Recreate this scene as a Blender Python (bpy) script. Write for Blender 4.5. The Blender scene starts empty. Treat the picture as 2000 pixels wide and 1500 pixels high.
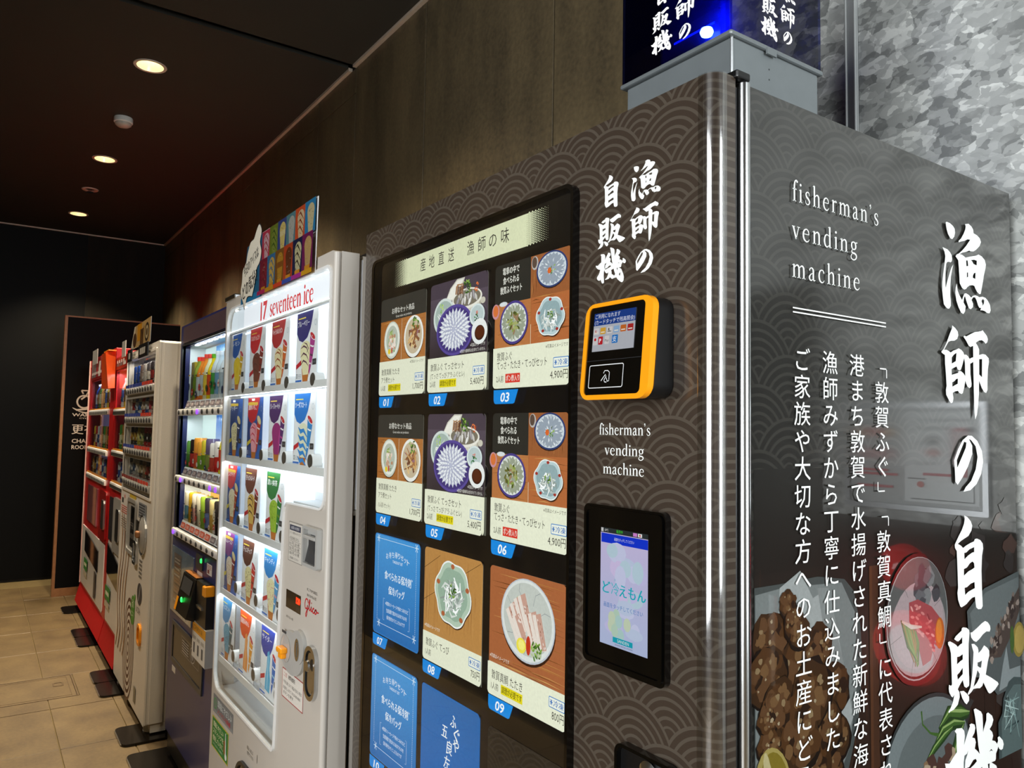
import bpy, bmesh, math, random
from mathutils import Vector, Matrix
from mathutils.geometry import tessellate_polygon
PI = math.pi
R = random.Random(7)
S = bpy.context.scene
COL = S.collection

# ------------------------------------------------------------------ camera
def cam_axes(yaw, p, r):
    f = Vector((-math.sin(yaw)*math.cos(p), math.cos(yaw)*math.cos(p), math.sin(p)))
    rt = Vector((math.cos(yaw), math.sin(yaw), 0)); up = rt.cross(f)
    return math.cos(r)*rt + math.sin(r)*up, -math.sin(r)*rt + math.cos(r)*up, f
rt, up, fw = cam_axes(0.96549164, 0.05937059, 0.01650064)
cd = bpy.data.cameras.new('camera'); cam = bpy.data.objects.new('camera', cd); COL.objects.link(cam)
m = Matrix.Identity(4)
for i in range(3):
    m[i][0], m[i][1], m[i][2] = rt[i], up[i], -fw[i]
m.translation = (0.6160, -0.7211, 1.5143)
cam.matrix_world = m
cd.sensor_width = 36; cd.lens = 36*1500.6/2000; cd.clip_start = .02; cd.clip_end = 60
S.camera = cam
# ------------------------------------------------------------------ look
S.view_settings.view_transform = 'Standard'; S.view_settings.look = 'None'
S.view_settings.gamma = 1; S.view_settings.exposure = 0
S.view_settings.use_curve_mapping = False
S.cycles.use_denoising = True
S.cycles.max_bounces = 8; S.cycles.transparent_max_bounces = 16
S.cycles.sample_clamp_indirect = 4
S.cycles.caustics_reflective = False; S.cycles.caustics_refractive = False
# ------------------------------------------------------------------ light
w = bpy.data.worlds.new('world'); S.world = w; w.use_nodes = True
w.node_tree.nodes['Background'].inputs[0].default_value = (.62, .52, .40, 1)
w.node_tree.nodes['Background'].inputs[1].default_value = .010
def area(name, loc, target, sx, sy, power, col, spread=PI):
    l = bpy.data.lights.new(name, 'AREA'); l.shape = 'RECTANGLE'; l.size = sx; l.size_y = sy
    l.energy = power; l.color = col; l.spread = spread
    o = bpy.data.objects.new(name, l); COL.objects.link(o); o.location = loc
    o.rotation_euler = (Vector(target)-Vector(loc)).to_track_quat('-Z', 'Y').to_euler()
    return o
def spot(name, loc, power, col, ang=1.9, blend=.6, rad=.05):
    l = bpy.data.lights.new(name, 'SPOT'); l.energy = power; l.color = col
    l.spot_size = ang; l.spot_blend = blend; l.shadow_soft_size = rad
    o = bpy.data.objects.new(name, l); COL.objects.link(o); o.location = loc
    return o
area('entrance_daylight', (3.3, .22, 1.9), (0, .22, 1.8), .95, 2.4, 130, (.93, .98, 1))
area('shopfront_daylight', (.95, -3.82, 1.88), (.6, 0, 1.88), 2.3, 3.0, 270, (.95, .98, 1))
DL = [(-3.76, -.062), (-5.53, -.065), (-7.31, -.065)]
for x, y in DL + [(-1.99, -.06)]:
    spot('downlight_beam', (x, y, 3.375), 270 if x < -2.5 else 90, (1, .83, .58))

for x in (-6.4, -4.6, -2.9): spot('corridor_fill', (x, -1.15, 3.39), 105, (1, .87, .70), ang=2.3, blend=.8, rad=.08)  # unseen fill spots, added to brighten the machine fronts

# ------------------------------------------------------------------ colour, materials
def lin(c):
    if isinstance(c, str):
        c = [int(c[i:i+2], 16)/255 for i in (0, 2, 4)]
    return tuple(((v+.055)/1.055)**2.4 if v > .04045 else v/12.92 for v in c[:3])
def nodes(name):
    m = bpy.data.materials.new(name); m.use_nodes = True
    nt = m.node_tree; b = nt.nodes['Principled BSDF']
    return m, nt, b
def mat(name, col, rough=.5, metal=0, coat=0, em=None, es=0, noise=.06, ns=30, bump=0, ior=1.5, spec=.5):
    """plain surface whose colour wanders a little with a noise"""
    m, nt, b = nodes(name); c = lin(col)
    b.inputs['Roughness'].default_value = rough; b.inputs['Metallic'].default_value = metal
    b.inputs['Coat Weight'].default_value = coat; b.inputs['Coat Roughness'].default_value = .04
    b.inputs['IOR'].default_value = ior; b.inputs['Specular IOR Level'].default_value = spec
    if noise:
        tc = nt.nodes.new('ShaderNodeTexCoord'); n = nt.nodes.new('ShaderNodeTexNoise')
        n.inputs['Scale'].default_value = ns; n.inputs['Detail'].default_value = 3
        nt.links.new(tc.outputs['Object'], n.inputs['Vector'])
        rp = nt.nodes.new('ShaderNodeValToRGB')
        rp.color_ramp.elements[0].position = .3; rp.color_ramp.elements[1].position = .7
        rp.color_ramp.elements[0].color = (*[v*(1-noise) for v in c], 1)
        rp.color_ramp.elements[1].color = (*[min(1, v*(1+noise)) for v in c], 1)
        nt.links.new(n.outputs['Fac'], rp.inputs['Fac']); nt.links.new(rp.outputs['Color'], b.inputs['Base Color'])
        if bump:
            bp = nt.nodes.new('ShaderNodeBump'); bp.inputs['Strength'].default_value = bump
            bp.inputs['Distance'].default_value = .002
            nt.links.new(n.outputs['Fac'], bp.inputs['Height']); nt.links.new(bp.outputs[0], b.inputs['Normal'])
    else:
        b.inputs['Base Color'].default_value = (*c, 1)
    if em:
        b.inputs['Emission Color'].default_value = (*lin(em), 1); b.inputs['Emission Strength'].default_value = es
    return m
def print_mat(name, es=0, rough=.35, fibre=.10, coat=0, basek=1.0, cior=1.5):
    """flat print: colour from the sheet's colour attribute, with paper fibre; es > 0 for a backlit sheet"""
    m, nt, b = nodes(name)
    at = nt.nodes.new('ShaderNodeAttribute'); at.attribute_name = 'Col'
    tc = nt.nodes.new('ShaderNodeTexCoord'); n = nt.nodes.new('ShaderNodeTexNoise')
    n.inputs['Scale'].default_value = 220; n.inputs['Detail'].default_value = 2
    nt.links.new(tc.outputs['Object'], n.inputs['Vector'])
    mr = nt.nodes.new('ShaderNodeMapRange'); mr.inputs['To Min'].default_value = 1-fibre; mr.inputs['To Max'].default_value = 1+fibre
    nt.links.new(n.outputs['Fac'], mr.inputs['Value'])
    vm = nt.nodes.new('ShaderNodeVectorMath'); vm.operation = 'SCALE'
    nt.links.new(at.outputs['Color'], vm.inputs[0]); nt.links.new(mr.outputs[0], vm.inputs['Scale'])
    v2 = nt.nodes.new('ShaderNodeVectorMath'); v2.operation = 'SCALE'; v2.inputs['Scale'].default_value = basek
    nt.links.new(vm.outputs[0], v2.inputs[0]); nt.links.new(v2.outputs[0], b.inputs['Base Color'])
    b.inputs['Roughness'].default_value = rough; b.inputs['Coat Weight'].default_value = coat; b.inputs['Coat IOR'].default_value = cior
    if es:
        nt.links.new(vm.outputs[0], b.inputs['Emission Color']); b.inputs['Emission Strength'].default_value = es
    return m
def thin_glass(name, tint=(1, 1, 1), ior=1.45, rough=0, extra=0.0):
    m, nt, b = nodes(name); nt.nodes.remove(b)
    out = nt.nodes['Material Output']
    t = nt.nodes.new('ShaderNodeBsdfTransparent'); t.inputs[0].default_value = (*tint, 1)
    g = nt.nodes.new('ShaderNodeBsdfGlossy'); g.inputs['Roughness'].default_value = rough
    fr = nt.nodes.new('ShaderNodeFresnel'); fr.inputs['IOR'].default_value = ior
    mx = nt.nodes.new('ShaderNodeMixShader')
    ge = nt.nodes.new('ShaderNodeNewGeometry'); N = NT(nt)
    fac = N.m('MULTIPLY', fr.outputs[0], N.m('SUBTRACT', 1, ge.outputs['Backfacing']))
    nt.links.new(fac, mx.inputs[0]); nt.links.new(t.outputs[0], mx.inputs[1])
    nt.links.new(g.outputs[0], mx.inputs[2]); nt.links.new(mx.outputs[0], out.inputs['Surface'])
    return m
class NT:
    """small maths helper for node trees"""
    def __init__(s, nt): s.nt = nt
    def m(s, op, a, b=None, c=None):
        n = s.nt.nodes.new('ShaderNodeMath'); n.operation = op
        for i, v in enumerate((a, b, c)):
            if v is None: continue
            if isinstance(v, (int, float)): n.inputs[i].default_value = v
            else: s.nt.links.new(v, n.inputs[i])
        return n.outputs[0]
def wave_mat(name, axis, dark, light, W=.122, H=.041, RR=.0725, x0=.4435, c0=1.422, per=.0115, frac=.36,
             rough=.32, coat=.6, ior=1.5, cior=1.5, bump=0):
    """overlapping-circle wave print: rows of concentric arcs, lower rows in front"""
    m, nt, b = nodes(name); N = NT(nt)
    tc = nt.nodes.new('ShaderNodeTexCoord'); sp = nt.nodes.new('ShaderNodeSeparateXYZ')
    nt.links.new(tc.outputs['Object'], sp.inputs[0])
    u = sp.outputs[axis]; z = sp.outputs[2]
    vz = N.m('DIVIDE', N.m('SUBTRACT', z, c0), H)
    jlow = N.m('CEIL', N.m('SUBTRACT', vz, RR/H))
    val = None
    for k in reversed(range(4)):
        j = N.m('ADD', jlow, k)
        odd = N.m('FLOORED_MODULO', j, 2)
        uu = N.m('DIVIDE', N.m('SUBTRACT', u, x0), W)
        uu = N.m('SUBTRACT', uu, N.m('MULTIPLY', N.m('SUBTRACT', 1, odd), .5))
        du = N.m('SUBTRACT', uu, N.m('ROUND', uu))
        du = N.m('MULTIPLY', du, W)
        dz = N.m('MULTIPLY', N.m('SUBTRACT', vz, j), H)
        d = N.m('SQRT', N.m('ADD', N.m('MULTIPLY', du, du), N.m('MULTIPLY', dz, dz)))
        ring = N.m('GREATER_THAN', N.m('FRACT', N.m('DIVIDE', N.m('SUBTRACT', RR, d), per)), -1)
        ring = N.m('LESS_THAN', N.m('FRACT', N.m('DIVIDE', N.m('SUBTRACT', RR, d), per)), frac)
        inside = N.m('LESS_THAN', d, RR)
        core = N.m('GREATER_THAN', d, .012)
        ring = N.m('MULTIPLY', ring, core)
        val = ring if val is None else N.m('ADD', N.m('MULTIPLY', inside, ring), N.m('MULTIPLY', N.m('SUBTRACT', 1, inside), val))
    mx = nt.nodes.new('ShaderNodeMix'); mx.data_type = 'RGBA'
    mx.inputs[6].default_value = (*lin(dark), 1); mx.inputs[7].default_value = (*lin(light), 1)
    nt.links.new(val, mx.inputs[0]); nt.links.new(mx.outputs[2], b.inputs['Base Color'])
    b.inputs['Roughness'].default_value = rough; b.inputs['Coat Weight'].default_value = coat
    b.inputs['Coat Roughness'].default_value = .05; b.inputs['Coat IOR'].default_value = cior
    b.inputs['IOR'].default_value = ior
    n = nt.nodes.new('ShaderNodeTexNoise'); n.inputs['Scale'].default_value = 900
    nt.links.new(tc.outputs['Object'], n.inputs['Vector'])
    bp = nt.nodes.new('ShaderNodeBump'); bp.inputs['Strength'].default_value = .12; bp.inputs['Distance'].default_value = .0003
    nt.links.new(n.outputs['Fac'], bp.inputs['Height']); nt.links.new(bp.outputs[0], b.inputs['Normal'])
    nt.links.new(bp.outputs[0], b.inputs['Coat Normal'])
    return m
def galva_mat(name):
    """hot-dip galvanised sheet: crystal patches of differing grey"""
    m, nt, b = nodes(name)
    tc = nt.nodes.new('ShaderNodeTexCoord')
    mp = nt.nodes.new('ShaderNodeMapping'); mp.inputs['Rotation'].default_value = (0, .6, 0); mp.inputs['Scale'].default_value = (1, 1, 1.5)
    nt.links.new(tc.outputs['Object'], mp.inputs[0])
    nz = nt.nodes.new('ShaderNodeTexNoise'); nz.inputs['Scale'].default_value = 26; nz.inputs['Detail'].default_value = 5
    nt.links.new(mp.outputs[0], nz.inputs['Vector'])
    mixv = nt.nodes.new('ShaderNodeVectorMath'); mixv.operation = 'MULTIPLY_ADD'
    mixv.inputs[1].default_value = (.034, .034, .034)
    nt.links.new(nz.outputs['Color'], mixv.inputs[0]); nt.links.new(mp.outputs[0], mixv.inputs[2])
    outs = []
    for sc in (24, 58):
        v = nt.nodes.new('ShaderNodeTexVoronoi'); v.inputs['Scale'].default_value = sc
        nt.links.new(mixv.outputs[0], v.inputs['Vector'])
        sp = nt.nodes.new('ShaderNodeSeparateColor'); nt.links.new(v.outputs['Color'], sp.inputs[0]); outs.append(sp.outputs[0])
    N = NT(nt)
    val = N.m('ADD', N.m('MULTIPLY', outs[0], .6), N.m('MULTIPLY', outs[1], .4))
    val = N.m('ADD', val, N.m('MULTIPLY', N.m('SUBTRACT', nz.outputs['Fac'], .5), .35))
    rp = nt.nodes.new('ShaderNodeValToRGB'); rp.color_ramp.interpolation = 'LINEAR'
    e = rp.color_ramp.elements; e[0].position = .16; e[0].color = (*lin('7a7d7b'), 1); e[1].position = .84; e[1].color = (*lin('d6d9d4'), 1)
    for p_, c_ in ((.30, '8c8f8c'), (.34, '9da09d'), (.52, 'a6a9a6'), (.56, 'b0b3b0'), (.70, 'b6b9b5'), (.74, 'c6c9c5')):
        x = e.new(p_); x.color = (*lin(c_), 1)
    nt.links.new(val, rp.inputs['Fac']); nt.links.new(rp.outputs['Color'], b.inputs['Base Color'])
    b.inputs['Metallic'].default_value = .1; b.inputs['Roughness'].default_value = .55
    bp = nt.nodes.new('ShaderNodeBump'); bp.inputs['Strength'].default_value = .08; bp.inputs['Distance'].default_value = .001
    nt.links.new(val, bp.inputs['Height']); nt.links.new(bp.outputs[0], b.inputs['Normal'])
    return m
def stain_mat(name, c1, c2, rough=.6, scale=(3, 3, .8), metal=.0, spec=.5):
    """dark board with soft vertical clouding and fine speckle"""
    m, nt, b = nodes(name)
    tc = nt.nodes.new('ShaderNodeTexCoord'); mp = nt.nodes.new('ShaderNodeMapping'); mp.inputs['Scale'].default_value = scale
    nt.links.new(tc.outputs['Object'], mp.inputs[0])
    a = nt.nodes.new('ShaderNodeTexNoise'); a.inputs['Scale'].default_value = 2.2; a.inputs['Detail'].default_value = 6
    nt.links.new(mp.outputs[0], a.inputs['Vector'])
    f = nt.nodes.new('ShaderNodeTexNoise'); f.inputs['Scale'].default_value = 60; f.inputs['Detail'].default_value = 4
    nt.links.new(tc.outputs['Object'], f.inputs['Vector'])
    N = NT(nt); v = N.m('ADD', N.m('MULTIPLY', a.outputs['Fac'], .65), N.m('MULTIPLY', f.outputs['Fac'], .35))
    rp = nt.nodes.new('ShaderNodeValToRGB'); e = rp.color_ramp.elements
    e[0].position = .35; e[0].color = (*lin(c1), 1); e[1].position = .65; e[1].color = (*lin(c2), 1)
    nt.links.new(v, rp.inputs['Fac']); nt.links.new(rp.outputs['Color'], b.inputs['Base Color'])
    b.inputs['Roughness'].default_value = rough; b.inputs['Metallic'].default_value = metal
    b.inputs['Specular IOR Level'].default_value = spec
    return m

M = dict(
    ceiling=mat('ceiling_brown_board', '17150c', .8, noise=.1, ns=3),
    groove=mat('groove_black', '0c0d0f', .7, noise=.05),
    brown=stain_mat('brown_metal_wall_board', '3a3224', '5c5039', .5, metal=.0),
    endw=mat('end_wall_black_satin', '060606', .5, noise=.05, ns=2, spec=.12),
    endb=stain_mat('end_wall_brown_board', '100e0a', '1b1710', .6, spec=.15),
    galva=galva_mat('galvanised_sheet'),
    jstrip=mat('satin_aluminium_strip', 'a3a6a5', .35, .25, noise=.05),
    alu=mat('brushed_aluminium', 'b9bcbe', .28, 1, noise=.05, ns=200),
    trim=mat('pale_bronze_trim', 'b9aa9a', .4, .2, noise=.05),
    bronze=mat('bronze_edge', '9a6b46', .4, .25, noise=.1),
    rim=mat('dull_hatch_rim', '5f4c33', .5, .2),
    floor=stain_mat('beige_stone_tile', '5c4b34', '776444', .42, scale=(2.5, 2.5, 2.5)),
    grout=mat('floor_grout', '75643f', .8, noise=.1),
    steel=mat('polished_steel', 'c9cbcc', .2, 1, noise=.04, ns=60),
    black=mat('black_plastic', '0b0b0c', .35, noise=.1),
    blackgloss=mat('black_gloss', '030303', .06, noise=.05, coat=.5),
    blackmat=mat('black_iron_plate', '14110f', .22, .3, noise=.2, ns=15),
    rubber=mat('black_rubber', '0e0e0e', .7, noise=.2),
    white=mat('white_painted_steel', 'bfb8ae', .35, noise=.03, ns=4),
    white2=mat('white_textured_steel', 'ebe6dd', .45, noise=.04, ns=300, bump=.15),
    offwhite=mat('pale_white_plastic', 'e4e4e2', .3, noise=.02),
    inner=mat('white_showcase_interior', 'eef2f6', .45, noise=.02),
    led=mat('cool_white_light_diffuser', 'ffffff', .5, noise=0, em='e6f3ff', es=1.5),
    ledhot=mat('led_lens', 'ffffff', .5, noise=0, em='f2fbff', es=5),
    warm=mat('warm_lamp_glow', 'ffffff', .5, noise=0, em='fff0bc', es=22),
    reflector=mat('lamp_reflector_cone', 'e8dcc0', .25, .4, noise=.03),
    grey=mat('mid_grey_paint', '696f71', .35, .1, noise=.04),
    dgrey=mat('dark_grey_paint', '3c3d3f', .4, noise=.06),
    lgrey=mat('light_grey_plastic', 'a9a8a4', .3, noise=.03),
    navy=mat('navy_gloss_paint', '1b2560', .35, noise=.05, coat=.08),
    navyh=mat('violet_brown_header', '54424c', .3, noise=.1, coat=.3),
    navyd=mat('dark_navy_header', '171a30', .2, noise=.05, coat=.4),
    red=mat('red_gloss_paint', 'c01016', .4, noise=.04, coat=.1),
    redk=mat('red_kick_plate', 'a80c12', .6, noise=.05, spec=.2),
    redd=mat('dark_red_paint', '8e0f12', .3, noise=.05),
    pink=mat('pale_pink_edge', 'e7c4bd', .35, noise=.03),
    orange=mat('orange_plastic', 'f29a12', .3, noise=.03),
    orangered=mat('orange_red_card', 'e2531c', .35, noise=.05),
    glass=thin_glass('clear_glass', (.97, .985, .98)),
    darkglass=mat('dark_acrylic', '05060a', .05, noise=0, coat=1),
    clear=thin_glass('clear_acrylic', (.9, .9, .9), ior=1.5, rough=.08),
    smoke=thin_glass('smoked_acrylic', (.35, .35, .36), ior=1.5, rough=.02),
    wave=wave_mat('brown_wave_vinyl', 0, '392f27', '4d453c'),
    wavec=wave_mat('charcoal_wave_vinyl', 1, '2e2c28', '3e3c38', rough=.3, coat=1, x0=-.38),
    waves=wave_mat('charcoal_wave_gloss_vinyl', 1, '201f1c', '302f2b', rough=.3, coat=1, cior=1.6, x0=-.38),
    wavef=wave_mat('faint_wave_card', 0, '1f1b18', '2e2925', W=.09, H=.030, RR=.0535, per=.0085),
    lit=print_mat('backlit_print', es=.80, rough=.25, basek=.25),
    litice=print_mat('backlit_header_print', es=1.0, rough=.25, basek=.25, fibre=.02),
    screen=print_mat('screen_print', es=.62, rough=.15, basek=.1, fibre=.02),
    prt=print_mat('paper_print', rough=.5),
    gloss=print_mat('gloss_print', rough=.2, coat=.6, fibre=.05),
    dim=print_mat('shade_darkened_print', rough=.3, coat=.3, basek=.5),  # shade on the poster board is put into its print colour
    paint=print_mat('white_vinyl_letters', rough=.35, fibre=.02),
    sidep=print_mat('side_photo_print', rough=.3, coat=1, fibre=.15, cior=1.6),
    rgreen=mat('green_lamp', '00cc55', .4, noise=0, em='22ff55', es=3),
    purple=mat('purple_button_lamp', '7030ff', .4, noise=0, em='7a3cff', es=2.2),
    redled=mat('red_led', 'ff3010', .4, noise=0, em='ff2a10', es=3),
    blueglow=mat('blue_led', '2040ff', .4, noise=0, em='1430ff', es=6),
    redlamp=mat('red_alarm_lens', 'd8121c', .15, noise=0, em='ff1420', es=.5, coat=1),
)

# ------------------------------------------------------------------ geometry helpers
class MB:
    def __init__(s): s.v = []; s.f = []; s.mi = []; s.col = []
    def add(s, vs, fs, mi=0, col=None):
        o = len(s.v); s.v += [tuple(p) for p in vs]
        for f in fs: s.f.append([i+o for i in f]); s.mi.append(mi); s.col.append(col)
        return s
    def box(s, x0, x1, y0, y1, z0, z1, mi=0, bev=0, seg=2):
        if not bev:
            s.add([(x, y, z) for x in (x0, x1) for y in (y0, y1) for z in (z0, z1)],
                  [(0, 1, 3, 2), (4, 6, 7, 5), (0, 4, 5, 1), (2, 3, 7, 6), (0, 2, 6, 4), (1, 5, 7, 3)], mi); return s
        bm = bmesh.new(); bmesh.ops.create_cube(bm, size=1)
        for v in bm.verts:
            v.co = Vector(((x0+x1)/2+v.co.x*(x1-x0), (y0+y1)/2+v.co.y*(y1-y0), (z0+z1)/2+v.co.z*(z1-z0)))
        bmesh.ops.bevel(bm, geom=list(bm.edges), offset=bev, segments=seg, profile=.5, affect='EDGES')
        s.bm(bm, mi); return s
    def bm(s, bm, mi=0):
        bm.verts.index_update()
        s.add([v.co[:] for v in bm.verts], [[v.index for v in f.verts] for f in bm.faces], mi); bm.free()
    def prism(s, loops, d0, d1, plane='xz', mi=0, caps=(1, 1)):
        """2D outline (first loop) with holes, extruded from d0 to d1 along the plane's normal"""
        P = {'xz': lambda p, d: (p[0], d, p[1]), 'yz': lambda p, d: (d, p[0], p[1]), 'xy': lambda p, d: (p[0], p[1], d)}[plane]
        tri = tessellate_polygon([[Vector((p[0], p[1], 0)) for p in l] for l in loops])
        flat = [p for l in loops for p in l]; n = len(flat)
        vs = [P(p, d0) for p in flat] + [P(p, d1) for p in flat]; fs = []
        for t in tri:
            if caps[0]: fs.append(tuple(t))
            if caps[1]: fs.append(tuple(i+n for i in t))
        o = 0
        for l in loops:
            k = len(l)
            for i in range(k): j = (i+1) % k; fs.append((o+i, o+j, o+j+n, o+i+n))
            o += k
        s.add(vs, fs, mi); return s
    def lathe(s, cx, cy, cz, prof, axis='z', seg=16, mi=0, cap=True):
        """prof: list of (radius, height along axis)"""
        vs = []; fs = []
        for r, h in prof:
            for k in range(seg):
                a = 2*PI*k/seg; c, d = r*math.cos(a), r*math.sin(a)
                vs.append({'z': (cx+c, cy+d, cz+h), 'y': (cx+c, cy+h, cz+d), 'x': (cx+h, cy+c, cz+d)}[axis])
        for i in range(len(prof)-1):
            for k in range(seg):
                l = (k+1) % seg; fs.append((i*seg+k, i*seg+l, (i+1)*seg+l, (i+1)*seg+k))
        if cap:
            fs.append(tuple(range(seg))); fs.append(tuple((len(prof)-1)*seg+k for k in range(seg)))
        s.add(vs, fs, mi); return s
    def tube(s, pts, r, seg=8, mi=0):
        pts = [Vector(p) for p in pts]; vs = []; fs = []
        for i, p in enumerate(pts):
            d = (pts[min(i+1, len(pts)-1)]-pts[max(i-1, 0)]).normalized()
            a = d.orthogonal().normalized(); b = d.cross(a)
            rr = r[i] if isinstance(r, (list, tuple)) else r
            for k in range(seg):
                t = 2*PI*k/seg; vs.append(p+rr*(math.cos(t)*a+math.sin(t)*b))
        for i in range(len(pts)-1):
            for k in range(seg):
                l = (k+1) % seg; fs.append((i*seg+k, i*seg+l, (i+1)*seg+l, (i+1)*seg+k))
        fs.append(tuple(range(seg))); fs.append(tuple((len(pts)-1)*seg+k for k in range(seg)))
        s.add(vs, fs, mi); return s
def root_of(p):
    o = Vector((0, 0, 0))
    while p is not None: o += p.location; p = p.parent
    return o
def obj(name, mb, mats, parent=None, label=None, cat=None, group=None, kind=None, smooth=False, origin=None):
    """link one mesh object; vertices are given in world space"""
    o0 = root_of(parent) if parent else Vector(origin or (0, 0, 0))
    me = bpy.data.meshes.new(name)
    me.from_pydata([(p[0]-o0[0], p[1]-o0[1], p[2]-o0[2]) for p in mb.v], [], mb.f)
    for mm in (mats if isinstance(mats, (list, tuple)) else [mats]): me.materials.append(M[mm] if isinstance(mm, str) else mm)
    me.polygons.foreach_set('material_index', mb.mi)
    if any(c is not None for c in mb.col):
        ca = me.color_attributes.new('Col', 'FLOAT_COLOR', 'CORNER'); data = []
        for f, c in zip(mb.f, mb.col):
            if c is None: c = (1, 1, 1)
            if isinstance(c[0], (tuple, list)):
                for q in c: data += [*q, 1]
            else: data += [*c, 1]*len(f)
        ca.data.foreach_set('color', data)
    else:
        bm = bmesh.new(); bm.from_mesh(me); bmesh.ops.recalc_face_normals(bm, faces=bm.faces); bm.to_mesh(me); bm.free()
    if smooth:
        me.polygons.foreach_set('use_smooth', [True]*len(me.polygons)); me.set_sharp_from_angle(angle=.7)
    o = bpy.data.objects.new(name, me); COL.objects.link(o)
    if parent: o.parent = parent
    else: o.location = o0
    for k, v in (('label', label), ('category', cat), ('group', group), ('kind', kind)):
        if v: o[k] = v
    return o
def thing(name, label, cat, loc, group=None, kind=None):
    o = bpy.data.objects.new(name, None); COL.objects.link(o); o.location = loc; o.empty_display_size = .05
    for k, v in (('label', label), ('category', cat), ('group', group), ('kind', kind)):
        if v: o[k] = v
    return o
def rr(x0, x1, z0, z1, r, n=5, rs=None):
    """rounded rectangle outline; rs = radii for (x1,z1),(x0,z1),(x0,z0),(x1,z0)"""
    rs = rs or (r,)*4; out = []
    for (cx, cz, a, q) in ((x1, z1, 0, 0), (x0, z1, PI/2, 1), (x0, z0, PI, 2), (x1, z0, 1.5*PI, 3)):
        q = rs[q]; sx = -1 if cx == x1 else 1; sz = -1 if cz == z1 else 1
        if q <= 0: out.append((cx, cz)); continue
        for k in range(n+1):
            t = a+PI/2*k/n; out.append((cx+sx*q+q*math.cos(t), cz+sz*q+q*math.sin(t)))
    return out
def ell(cx, cz, rx, rz, n=24, a0=0, rot=0):
    out = []
    for k in range(n):
        t = a0+2*PI*k/n; x, z = rx*math.cos(t), rz*math.sin(t)
        out.append((cx+x*math.cos(rot)-z*math.sin(rot), cz+x*math.sin(rot)+z*math.cos(rot)))
    return out
_tc = {}
_fc = bpy.data.curves.new('lettering', 'FONT'); _fo = bpy.data.objects.new('lettering', _fc); COL.objects.link(_fo)
def glyphs(s, bold=0):
    """triangles of a string set in the built-in typeface, with its bounding box"""
    k = (s, bold)
    if k not in _tc:
        _fc.body = s; _fc.resolution_u = 2; _fc.offset = bold
        dg = bpy.context.evaluated_depsgraph_get(); ev = _fo.evaluated_get(dg); me = ev.to_mesh()
        vs = [(v.co.x, v.co.y) for v in me.vertices]; fs = [tuple(p.vertices) for p in me.polygons]
        ev.to_mesh_clear()
        xs = [v[0] for v in vs] or [0, 1]
        _tc[k] = (vs, fs, min(xs), max(xs))
    return _tc[k]
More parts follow.
